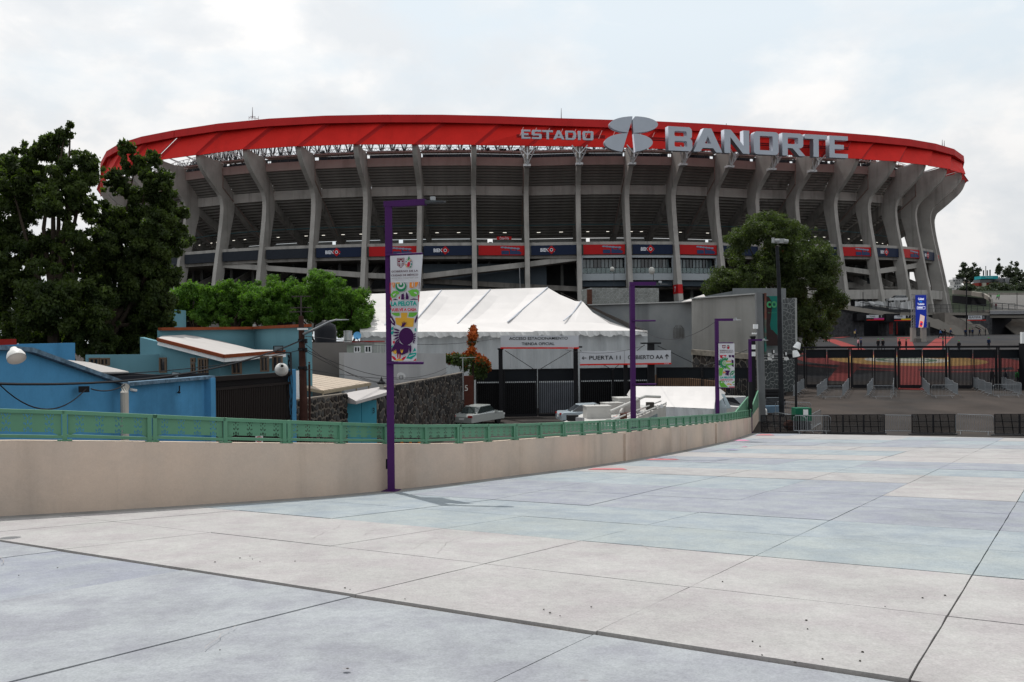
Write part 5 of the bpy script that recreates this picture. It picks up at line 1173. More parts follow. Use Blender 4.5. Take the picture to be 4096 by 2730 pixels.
# ================================================================ BLACK ENTRANCE GATES AND SIGNS ON THE STREET SIDE
GATEM = M('gate_black', (.010, .010, .012), .45, .1)
def gate_leaf(name, label, u0, Z0, u1, Z1, ztop, zbot, zsolid0, zsolid1, nbar, group=None, base_h=.0, barw=.045, dark=False):
    a = P(u0, 1365, Z0); b = P(u1, 1365, Z1); A = Vector((a.x, a.y, zbot)); ax = Vector((b.x-a.x, b.y-a.y, 0)); L_ = ax.length; ax /= L_
    t = thing(name, label, 'gate', A+ax*L_/2, group=group)
    n = Vector((-ax.y, ax.x, 0)); H = ztop-zbot
    mb = MB(); mb.bar(A+ax*.05, A+ax*.05+UZ*H, .10, .10, up=n); mb.bar(A+ax*(L_-.05), A+ax*(L_-.05)+UZ*H, .10, .10, up=n); mb.bar(A+UZ*(H-.05)+ax*.1, A+ax*(L_-.1)+UZ*(H-.05), .1, .1); mb.bar(A+UZ*(.1)+ax*.1, A+ax*(L_-.1)+UZ*(.1), .1, .2 if base_h == 0 else base_h); mb.build('frame', GATEM, t)
    MB().hexa([A+ax*.1+UZ*(zsolid0-zbot), A+ax*(L_-.1)+UZ*(zsolid0-zbot), A+ax*(L_-.1)+n*.04+UZ*(zsolid0-zbot), A+ax*.1+n*.04+UZ*(zsolid0-zbot), A+ax*.1+UZ*(zsolid1-zbot), A+ax*(L_-.1)+UZ*(zsolid1-zbot), A+ax*(L_-.1)+n*.04+UZ*(zsolid1-zbot), A+ax*.1+n*.04+UZ*(zsolid1-zbot)]).build('top_panel', M('gate_sheet', (.008, .010, .013), .6, .15, 1.), t)
    mb = MB()
    for i in range(nbar): c = A+ax*(.12+(L_-.24)*(i+.5)/nbar)+n*.02; mb.bar(c+UZ*.15, c+UZ*(zsolid0-zbot+.02), barw, barw, up=n)
    mb.build('bars', GATEM, t, kind='stuff')
    if dark: MB().hexa([A+ax*.1+n*.09+UZ*.1, A+ax*(L_-.1)+n*.09+UZ*.1, A+ax*(L_-.1)+n*.12+UZ*.1, A+ax*.1+n*.12+UZ*.1]+[q+UZ*(zsolid0-zbot-.1) for q in (A+ax*.1+n*.09, A+ax*(L_-.1)+n*.09, A+ax*(L_-.1)+n*.12, A+ax*.1+n*.12)]).build('darkness_sheet', M('gate_darkness_black', (.006, .006, .007), .7), t)  # black sheet added for the darkness behind the bars
    return t, A, ax, n, L_
zt = -2.18; zb = -5.9
gl = [(1902, 66, 2015, 66, 13, 'first street gate leaf from the left, beside the red house number post'), (2015, 66, 2147, 66.2, 15, 'second street gate leaf, under the left half of the parking access sign'), (2150, 66.2, 2298, 66.5, 17, 'third street gate leaf, pale car park seen through its bars'),
      (2318, 66.5, 2450, 66.8, 15, 'fourth street gate leaf, under the left part of the gate 11 sign'), (2450, 66.8, 2592, 67, 15, 'fifth street gate leaf, behind the truck and the small white tent')]
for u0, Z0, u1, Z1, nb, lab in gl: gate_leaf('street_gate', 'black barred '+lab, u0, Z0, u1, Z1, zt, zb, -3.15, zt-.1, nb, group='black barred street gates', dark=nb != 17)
for u0, Z0, u1, Z1, nb, lab in ((2624, 67.5, 2806, 66.5, 22, 'left leaf of the brown backed black gate behind the small tent ridge'), (2808, 66.5, 2992, 65, 24, 'right leaf of the black gate, behind the second banner')):
    gate_leaf('street_gate', lab, u0, Z0, u1, Z1, -2.2, zb, -3.05, -2.3, nb, group='black barred street gates')
for u, v, w_ in ((2002, 1400, .32), (2302, 1392, .34), (2603, 1377, .50), (2502, 1460, .30), (3012, 1352, .3)):
    p = P(u, v, 65.6); mb = MB(); mb.bar(Vector((p.x, p.y, -5.95)), p, w_, w_*.8, up=Vector((0, 1, 0))); mb.box(p+UZ*.06, (w_*3 if w_ > .33 else w_*1.4, w_*1.2, .12)); o = mb.build('gate_post', GATEM)
    tag(o, {2002: 'black gate post at the left end of the parking access sign', 2302: 'black gate post at the right end of the parking access sign', 2603: 'thick black gate post rising above the right half of the arrow sign', 2502: 'black post under the middle of the arrow sign', 3012: 'black capped gate post beside the grey building corner'}[u], 'post')
def truss_cable(u0, v0, u1, v1, Z, lab):
    o = MB().tube([P(u0, v0, Z), P(u1, v1, Z)], .025, 5).build('stay_rod', GATEM); tag(o, lab, 'stay rod')
for a in ((2020, 1403, 2145, 1484, 'left stay rod under the parking access sign'), (2285, 1403, 2150, 1484, 'right stay rod under the parking access sign'), (2630, 1384, 2800, 1466, 'stay rod sloping right from the thick gate post'), (2990, 1400, 2815, 1466, 'stay rod sloping left behind the second banner'), (2320, 1403, 2448, 1480, 'stay rod under the left of the arrow sign'), (2578, 1380, 2450, 1480, 'stay rod under the right of the arrow sign')): truss_cable(*a[:4], 65.9, a[4])
SIGNW = M('sign_white', (.46, .47, .50), .5, .03, .6); SIGNR = M('sign_red_strip', (.52, .018, .012), .5)
def signboard(label, u0, u1, vt, vb, vr, Z, rows_, name='gate_sign', dslope=0., Z1=None):
    Z1 = Z1 or Z; a = P(u0, vr, Z); b = P(u1, vr+dslope, Z1); ax = (b-a); L_ = ax.length; ax.normalize(); A, ax, ay, an = basis(a, ax)
    h_ = P(u0, vt, Z).z-P(u0, vb, Z).z; hr = P(u0, vb, Z).z-a.z; t = thing(name, label, 'sign', a+ax*L_/2)
    mb = MB(); mb.prism([(0, hr), (L_, hr), (L_, hr+h_), (0, hr+h_)], A, ax, UZ, an, -.15, .0); mb.build('board', SIGNW, t)
    mb = MB(); mb.prism([(-.02, 0), (L_+.02, 0), (L_+.02, hr), (-.02, hr)], A, ax, UZ, an, -.2, .06); mb.build('red_strip', SIGNR, t)
    for (txt, s0, s1, z0, z1, bold) in rows_:
        text('lettering', txt, BLACK, A+ax*(L_*(s0+s1)/2)+UZ*(hr+h_*(z0+z1)/2), ax, w_=L_*(s1-s0), h_=h_*(z1-z0), parent=t, off=.02, bold=bold)
    return t, A, ax, an, L_, hr, h_
s_ = signboard('white sign reading ACCESO ESTACIONAMIENTO TIENDA OFICIAL above the street gates', 2003, 2315, 1343, 1390, 1396, 65, [('ACCESO ESTACIONAMIENTO', .11, .86, .64, .88, .012), ('TIENDA OFICIAL', .27, .69, .18, .42, .012)])
text('small_lettering', 'BANORTE', LEDW, s_[1]+s_[2]*s_[4]*.90+UZ*.06, s_[2], w_=s_[4]*.075, h_=.09, parent=s_[0], off=.08)
s_ = signboard('white arrow sign reading PUERTA 11 and CUBIERTO AA with a red strip', 2321, 2684, 1407, 1457, 1463, 64.6, [('PUERTA 11', .10, .445, .32, .64, .014), ('CUBIERTO AA', .525, .915, .32, .64, .014)], dslope=-5, Z1=64.6)
t, A, ax, an, L_, hr, h_ = s_
mb = MB(); mb.prism([(L_*.4875, hr), (L_*.4895, hr), (L_*.4895, hr+h_), (L_*.4875, hr+h_)], A, ax, UZ, an, .0, .02); mb.build('seam', BLACK, t)
def arrow(cx, cz, s_, rot, parent, A, ax, an, mat=BLACK):
    q = [(-.06, -.5), (.06, -.5), (.06, .22), (.30, -.02), (.38, .07), (0, .5), (-.38, .07), (-.30, -.02), (-.06, .22)]; c, si = math.cos(rot), math.sin(rot)
    MB().prism([(cx+s_*(x*c-y*si), cz+s_*(x*si+y*c)) for x, y in q], A, ax, UZ, an, .01, .03).build('arrow', mat, parent)
arrow(L_*.042, hr+h_*.48, .33, R(90), t, A, ax, an); arrow(L_*.955, hr+h_*.50, .40, 0, t, A, ax, an)
text('small_lettering', 'BANORTE', LEDW, A+ax*L_*.95+UZ*.05, ax, w_=L_*.05, h_=.08, parent=t, off=.08)
# car park seen through the third leaf: pale hall with doors
mb = MB(); mb.box(P(2230, 1580, 70)+Vector((0, .2, -.5)), (3.2, .2, 3)); o = mb.build('pale_hall_wall', M('pale_hall', (.13, .14, .16), .9, .15, 1.)); tag(o, 'dim grey hall wall seen through the bars of the third street gate', 'wall')
mb = MB(); wall_uv(mb, 2620, 74, 1500, 3000, 70, 1540, STREET, .3); o = mb.build('brown_ramp_wall', M('brown_dirt_wall', (.20, .12, .075), .95, .3, 1.)); tag(o, 'brown earth coloured ramp wall behind the bars of the right street gate', 'wall')
# ================================================================ GREY BUILDING WITH BILLBOARD
RENDER = M('grey_render_pale', (.215, .222, .222), .93, .10, .35, .004, streak=.35, grime=.2, two=(.18, .192, .20), twosc=.3)
RENDER2 = M('grey_render_warm', (.27, .262, .245), .93, .10, .3, .004, streak=.3, grime=.25)
gb = thing('grey_building', 'long grey rendered site building between the marquee and the billboard', 'building', P(2700, 1500, 76)+Vector((0, 0, -2)))
z1 = P(3032, 1178, 67.2).z
mb = MB(); a, b = wall_uv(mb, 2340, 84, 1222, 2764, 79, 1209, STREET, .4); mb.build('wall', RENDER, gb)
mb = MB(); wall_uv(mb, 2766, 76.2, 1196, 3032, 68, 1176, STREET, .4); mb.build('wall', RENDER2, gb)
mb = MB(); mb.bar(P(2340, 1221, 83.9), P(2764, 1208, 78.9), .35, .10); mb.build('coping', M('coping_pale', (.36, .36, .35), .9), gb)
mb = MB(); mb.bar(P(2766, 1195, 76.1), P(3032, 1175, 67.9), .35, .10); mb.build('coping', M('coping_pale'), gb)
mb = MB(); mb.bar(Vector((P(3045, 1365, 58.8).x, 58.8, -6)), P(3034, 1172, 58.8), .42, .42, up=Vector((0, 1, 0))); mb.build('corner_column', M('column_render', (.16, .165, .17), .93, .12, .6, streak=.3), gb)
mb = MB(); wall_uv(mb, 2600, 92, 1225, 2960, 90, 1160, -4, .4); wall_uv(mb, 2930, 90, 1154, 3132, 84, 1154, -4.6, .4); mb.build('rear_wall', M('rear_render', (.17, .18, .185), .93, .1), gb)
mb = MB(); mb.hexa([P(2725, 1212, 77.5), P(2830, 1200, 78), P(2830, 1200, 92), P(2725, 1212, 92), P(2725, 1208, 77.5), P(2815, 1178, 84), P(2815, 1178, 92), P(2725, 1208, 92)]); mb.build('roof_wedge', ROOFW, gb)
# stone band low on the right part, with grate ornament
for (u0, Z0, u1, Z1, vt0, vt1, sd) in ((2770, 74.8, 3030, 67.6, 1412, 1432, 61),):
    stone_wall('', '', '', u0, Z0, u1, Z1, P(u0, vt0, Z0).z, P(u1, vt1, Z1).z, -5.9, 22, 5, MORT, ST1, sd, parent=gb, gap=.05)
    mb = MB(); mb.bar(P(u0, vt0-3, Z0-.05), P(u1, vt1-3, Z1-.05), .3, .45); mb.build('stone_band_cap', M('stained_cap', (.26, .23, .19), .95, .3, 2., grime=.4), gb)
gr = MB(); g0 = P(2713, 1330, 79.4)
for i in range(8): x = (i/7-.5)*.98; gr.bar(g0+Vector((x, -.15, -.55)), g0+Vector((x, -.15, .25+.42*(1-abs(x*2)**2.))), .03, .03)
for j in range(9): gr.bar(g0+Vector((-.49, -.15, -.55+j*.11)), g0+Vector((.49, -.15, -.55+j*.11)), .02, .02)
for s2 in (-1, 1): gr.bar(g0+Vector((.49*s2, -.15, .3)), g0+Vector((.18*s2, -.15, .68)), .03, .03)
o = gr.build('window_grille', M('rusty_grille', (.07, .06, .05), .8)); tag(o, 'bell shaped dark metal window grille on the grey building wall', 'grille')
# crazy paving walls: raised white mortar lines round grey stones
def crazy(name, label, u0, Z0, u1, Z1, zt, zb, nx, ny, seed, parent=None, line=M('white_mortar_line', (.30, .31, .305), .9), st=M('crazy_stone_grey', (.095, .10, .102), .92, .25, 1.5)):
    a = P(u0, 1365, Z0); b = P(u1, 1365, Z1); A = Vector((a.x, a.y, zb)); ax = Vector((b.x-a.x, b.y-a.y, 0)); L_ = ax.length; ax /= L_; n = Vector((-ax.y, ax.x, 0)); H = zt-zb
    t = parent or thing(name, label, 'wall', A+ax*L_/2)
    MB().hexa([A, A+ax*L_, A+ax*L_+n*.35, A+n*.35]+[q+UZ*H for q in (A, A+ax*L_, A+ax*L_+n*.35, A+n*.35)]).build('mortar_lines', line, t)
    rg = random.Random(seed); cells = voronoi(L_, H, nx, ny, gap=.055, seed=seed); rest = MB()
    for i, c in enumerate(cells):
        mb = MB() if i < 290 else rest; m = len(c); v0 = [A+ax*p[0]+UZ*p[1] for p in c]; v1 = [q-n*(.012+.02*rg.random()) for q in v0]
        mb.add(v0+v1, [tuple(range(m, 2*m))]+[(k, (k+1) % m, m+(k+1) % m, m+k) for k in range(m)])
        if i < 290: mb.build('stone', st, t)
    if rest.v: rest.build('stones', st, t, kind='stuff')
    return t, A, ax, n, L_
crazy('crazy_paved_block', 'pale grey rooftop block patterned with white crazy paving lines beside the marquee peak', 2366, 86, 2637, 88, P(2500, 1153, 87).z, P(2500, 1232, 87).z, 18, 6, 31, st=M('crazy_stone_pale', (.20, .205, .195), .92, .3, 1.2))
crazy('', '', 2328, 88.4, 2364, 86, P(2350, 1156, 87).z, P(2350, 1232, 87).z, 4, 6, 32, parent=bpy.data.objects['crazy_paved_block'], st=M('crazy_stone_pale'))
MB().box(P(2358, 1192, 85.7), (.5, .2, 1.7)).build('rusty_grate', M('rust_brown', (.08, .035, .025), .9, .3, 5.), bpy.data.objects['crazy_paved_block'])
crazy('crazy_paved_wall', 'tall narrow dark grey wall with white crazy paving lines right of the billboard', 3131, 81, 3181, 80, P(3150, 1193, 80).z, -4.7, 4, 17, 33)
crazy('crazy_paved_wall', 'lower dark grey wall with white crazy paving lines under the billboard floodlights', 3059, 73.5, 3176, 76, P(3110, 1440, 75).z, -4.75, 9, 8, 34, st=M('crazy_stone_dark', (.055, .062, .064), .92, .25, 1.5))
# billboard
bl_ = thing('billboard', 'large dark billboard with green field and brown silhouette over the corner', 'billboard', P(3090, 1440, 78))
def quad_uv(u0, v0, u1, v1, Z, mat, name, parent, th=.08, Z1=None):
    a, b, c, d = P(u0, v1, Z), P(u1, v1, Z1 or Z), P(u1, v0, Z1 or Z), P(u0, v0, Z); y = Vector((0, th, 0)); return MB().hexa([a, b, b+y, a+y, d, c, c+y, d+y]).build(name, mat, parent)
quad_uv(3062, 1185, 3115, 1384, 78, M('billboard_green', (.012, .14, .115), .6, .1, .5), 'print', bl_)
mb = MB()
sil = [(3062, 1384), (3115, 1384), (3115, 1345), (3104, 1336), (3092, 1322), (3084, 1320), (3080, 1300), (3084, 1270), (3087, 1240), (3085, 1205), (3076, 1188), (3064, 1185), (3062, 1185)]
mb.add([P(u, v, 77.9) for u, v in sil], [tuple(range(len(sil)))]); mb.build('silhouette_print', M('billboard_brown', (.035, .022, .022), .6, .2), bl_)
text('lettering', 'co', M('print_green', (.06, .27, .12), .6), P(3087, 1219, 77.8), (1, 0, 0), w_=.95, h_=.62, parent=bl_, off=.02, bold=.03)
text('small_lettering', 'MÉXICO JUEGA TODO', M('print_green'), P(3089, 1252, 77.8), (1, 0, 0), w_=.8, h_=.09, parent=bl_, off=.02)
quad_uv(3046, 1176, 3058, 1420, 70, BLACK, 'dark_side', bl_, .3); quad_uv(3056, 1173, 3066, 1420, 76, M('side_print', (.15, .06, .045), .7, .4, .5, two=(.03, .14, .12), twosc=.8), 'side_print', bl_, .3)
fr_ = quad_uv(3062, 1384, 3132, 1440, 78.5, M('rear_render'), 'sill_block', bl_, .6); quad_uv(3115, 1154, 3132, 1384, 78.4, M('rear_render'), 'frame_side', bl_, .5)
mb = MB(); mb.bar(P(3058, 1425, 72), P(3186, 1425, 74), .12, .12); mb.bar(P(3058, 1436, 72), P(3186, 1436, 74), .08, .08); o = mb.build('floodlight_rail', BLACK); tag(o, 'black steel rail carrying boxes and floodlights below the billboard', 'rail')
for i, (u, v, wd, hh, m_) in enumerate(((3079, 1420, .26, .28, WHITEP), (3088, 1427, .26, .28, WHITEP), (3079, 1436, .30, .24, WHITEP), (3106, 1418, .3, .18, M('mast_grey')), (3128, 1427, .2, .26, WHITEP), (3146, 1435, .32, .24, WHITEP), (3162, 1425, .5, .32, BLACK))):
    o = MB().box(P(u, v, 71.8), (wd, .2, hh)).build('electrical_box', m_); tag(o, ['white box on the floodlight rail, first from left', 'white box on the rail partly behind the first', 'white box hanging below the left end of the rail', 'flat grey box between the left lamp and dark pole', 'white box just right of the dark leaning pole', 'white box hanging below the rail under the right floodlight', 'wide black box at the right end of the rail'][i], 'box')
for i, (u, v) in enumerate(((3093, 1408), (3142, 1417))):
    t = thing('floodlight', ['left upturned black floodlight on the rail below the billboard', 'right upturned black floodlight on the rail below the billboard'][i], 'floodlight', P(u, v, 71.5)); MB().box(P(u, v, 71.5), (.2, .2, .34)).build('housing', BLACK, t); MB().box(P(u+2, v-1, 71.38), (.12, .03, .25)).build('lens', WHITEP, t)
for i, (u, v) in enumerate(((3022, 1307), (3017, 1335), (3012, 1389), (3012, 1417))):
    o = MB().box(P(u, v, 57.5), (.30, .15, .30 if i != 1 else .1)).build('white_box', WHITEP); tag(o, ['pale meter box on the grey column edge, upper', 'small white camera below the meter box on the grey wall', 'upper white box on the black capped gate post', 'lower white box on the black capped gate post'][i], 'box')
# tall dark leaning pole and slim black lamp pole
lp = thing('dark_pole', 'tall dark leaning pole in front of the billboard', 'pole', P(3126, 1668, 57)); MB().tube([P(3127, 1668, 57), P(3120, 1365, 57.1), P(3116, 1140, 57.2), P(3108, 985, 57.3)], [.17, .16, .13, .11], 10).build('shaft', M('dark_pole_paint', (.016, .017, .020), .7, .3, 2.), lp)
mb = MB(); mb.bar(P(3090, 972, 57.2), P(3150, 974, 57.2), .05, .05); mb.tube([P(3092, 952, 57), P(3092, 972, 57)], .09, 10); mb.tube([P(3099, 963, 57), P(3117, 963, 57)], .12, 10); mb.box(P(3124, 965, 57.1), (.45, .2, .3)); mb.tube([P(3136, 965, 57), P(3152, 967, 57)], .13, 10); mb.build('camera_cluster', M('cluster_grey', (.30, .31, .31), .6), lp)
lp = thing('lamp_pole', 'slim black lamp pole with two white heads at the crazy paved wall', 'lamp post', P(3184, 1700, 56)); MB().tube([P(3184, 1690, 56), P(3184, 1400, 56), P(3182, 1372, 56)], [.09, .06, .05], 8).build('shaft', BLACK, lp)
for u, v, an_ in ((3188, 1388, 25), (3184, 1420, -15)):
    T = Matrix.Translation(P(u, v, 55.9)) @ Matrix.Rotation(R(an_), 4, 'Y'); MB().lathe([(.001, .32), (.14, .30), (.2, .1), (.24, -.12), (.001, -.14)], None, 14, mat=T).build('lamp_head', WHITEP, lp)
# ================================================================ SMALL TENT, TRUCK AND CARS ON THE STREET
st = thing('small_tent', 'small white ridge tent standing in the street behind the green railing', 'tent', P(2720, 1668, 58))
za, zc = 59.5, 56.
rA, rB = P(2528, 1546, za), P(2868, 1547, za); eA, eB = P(2508, 1640, zc+1), P(2856, 1636, zc); eA = P(2514, 1622, zc); 
vs = []; n_ = 12
for i in range(n_+1):
    t_ = i/n_; top = rA.lerp(rB, t_); bot = P(2660+(2848-2660)*0, 1628, zc).lerp(P(2848, 1628, zc), 0) if 0 else eA.lerp(eB, t_)
    for j in range(6): q = top.lerp(bot, j/5); q.z -= .12*math.sin(math.pi*j/5)*(1-.6*abs(t_-.5)); q.y += .04*math.sin(i*2.1+j); vs.append(q)
m = MB().add(vs, [(i*6+j, i*6+j+1, (i+1)*6+j+1, (i+1)*6+j) for i in range(n_) for j in range(5)]); m.build('roof_sheet', TENT, st)
vs = []
for i in range(31):
    t_ = i/30; q = eA.lerp(eB, t_); vs += [q+Vector((0, .06*math.sin(i*1.7), 0)), Vector((q.x, q.y+.1*math.sin(i*1.3), q.z-1.2)), Vector((q.x, q.y+.12*math.sin(i*1.1+1), -5.9))]
MB().add(vs, [(i*3+j, i*3+j+1, (i+1)*3+j+1, (i+1)*3+j) for i in range(30) for j in range(2)]).build('front_sheet', M('tent_front', (.56, .57, .59), .8, .05, 1.), st)
rg2 = P(2906, 1632, 61.5); MB().add([rB, eB, rg2, Vector((eB.x, eB.y, -5.9)), Vector((rg2.x, rg2.y, -5.9))], [(0, 1, 2), (1, 3, 4, 2)]).build('gable_sheet', M('tent_gable', (.36, .42, .46), .8, .1, 1.), st)
MB().add([rB+UZ*.02, P(2902, 1572, 59.2), P(2896, 1590, 59), P(2862, 1618, 56)], [(0, 3, 2, 1)]).build('flap', TENT, st); MB().add([P(2885, 1575, 58.9), P(2898, 1578, 58.9), P(2925, 1632, 58.6), P(2908, 1636, 58.6)], [(0, 3, 2, 1)]).build('flap', M('tent_gable'), st)
MB().add([rA, P(2508, 1578, 61), eA], [(0, 1, 2)]).build('gable_sheet', TENT, st)
# broadcast truck: pale body seen from above its side, roof loaded with boxes
TW = M('truck_white', (.42, .41, .39), .5, .08, 1.5, grime=.25)
tk = thing('equipment_truck', 'long white equipment truck with boxes and a mast on its roof, behind the railing', 'truck', P(2450, 1720, 52))
# body axis runs away to the right; roof corners
r0, r1, r2, r3 = P(2250, 1682, 50.5), P(2480, 1706, 45.5), P(2668, 1610, 54.5), P(2480, 1600, 58.5)
zr = -3.9
def onz(u, v, z): d = P(u, v, 1.); return d*(z/d.z)
r0, r1, r2, r3 = onz(2250, 1690, zr), onz(2470, 1706, zr), onz(2664, 1622, zr), onz(2420, 1618, zr)
mb = MB(); mb.slab([r0, r1, r2, r3], .10); mb.build('roof', TW, tk)
mb = MB()
for a, b in ((r0, r1), (r1, r2), (r2, r3)):
    mb.add([a-UZ*.1, b-UZ*.1, Vector((b.x, b.y, -5.9)), Vector((a.x, a.y, -5.9))], [(0, 3, 2, 1)])
mb.build('body', TW, tk)
ax = (r2-r1).normalized(); ay_ = Vector((-ax.y, ax.x, 0)).normalized()
for i in range(4):
    a = r1+ax*(i*1.5+4.)+Vector((ay_.x, ay_.y, 0))*-.02; MB().hexa([a-UZ*.75, a+ax*1.35-UZ*.75, a+ax*1.35+ay_*.03-UZ*.75, a+ay_*.03-UZ*.75, a-UZ*.25, a+ax*1.35-UZ*.25, a+ax*1.35+ay_*.03-UZ*.25, a+ay_*.03-UZ*.25]).build('window', M('truck_glass', (.13, .19, .20), .2, .1), tk)
mb = MB(); mb.tube([r1+UZ*.12, r2+UZ*.12], .05, 6); mb.tube([r1+UZ*.25+ay_*.3, r2+UZ*.25+ay_*.3], .04, 6)
for i in range(9): a = r1.lerp(r2, i/8); mb.bar(a, a+UZ*.2, .05, .05)
mb.build('roof_rail', TW, tk)
def tbox(u, v, wd, dp, hh, rot, mat, name, lid=False):
    c = onz(u, v, zr); t_ = MB(); t_.box(c+UZ*hh/2, (wd, dp, hh), rot); o = t_.build(name, mat, tk)
    if lid: MB().box(c+UZ*(hh+.02), (wd*1.04, dp*1.04, .05), rot).build('lid', TW, o); MB().tube([c+UZ*(hh+.05)+Vector((-.12, 0, 0)), c+UZ*(hh+.12)+Vector((-.1, 0, 0)), c+UZ*(hh+.12)+Vector((.1, 0, 0)), c+UZ*(hh+.05)+Vector((.12, 0, 0))], .015, 5).build('handle', BLACK, o)
    return o
ra = math.atan2(ax.y, ax.x)
tbox(2388, 1672, 1.25, .9, .58, .12, TW, 'roof_box', True); tbox(2505, 1648, 1.2, 1.1, .75, .2, TW, 'roof_box', True); tbox(2448, 1655, 1., .75, .55, .3, TW, 'roof_box', True)
tbox(2290, 1684, .5, .4, .28, .2, BLACK, 'spotlight_box'); tbox(2492, 1680, .34, .3, .32, .1, M('rust_brown'), 'spotlight_box'); tbox(2600, 1640, .42, .3, .42, 0, M('dark_box', (.05, .045, .04), .6), 'spotlight_box')
for i, (u, v) in enumerate(((2435, 1690), (2465, 1688), (2560, 1660), (2615, 1640), (2640, 1632), (2320, 1690))): tbox(u, v, .25+.06*(i % 3), .2, .16+.07*(i % 2), i*.5, [TW, WHITE_ST, M('mast_grey')][i % 3], 'fitting')
mb = MB(); mb.tube([onz(2440, 1690, zr)+UZ*.5, onz(2580, 1640, zr)+UZ*.75, onz(2640, 1630, zr)+UZ*.6], .08, 8); mb.tube([onz(2470, 1690, zr)+UZ*.2, onz(2500, 1650, zr)+UZ*.5], .06, 8); mb.build('crane_arm', TW, tk)
mb = MB()
for i in range(10): a = r1.lerp(r2, .35+.05*i)+ay_*.75; mb.hexa([a, a+ax*.22, a+ax*.22+ay_*.5, a+ay_*.5]+[q+UZ*.02 for q in (a, a+ax*.22, a+ax*.22+ay_*.5, a+ay_*.5)])
mb.build('striped_walkway', M('walkway_red', (.42, .2, .18), .8), tk)
MB().box(onz(2352, 1694, zr)+UZ*.05, (.55, .12, .1), .1).build('lamp_bar', BLACK, tk); MB().box(onz(2352, 1695, zr)+UZ*.06+Vector((0, -.08, 0)), (.14, .04, .05), .1).build('amber_light', M('amber_lit', (1., .16, .02), .4, 0, emit=1.6), tk)
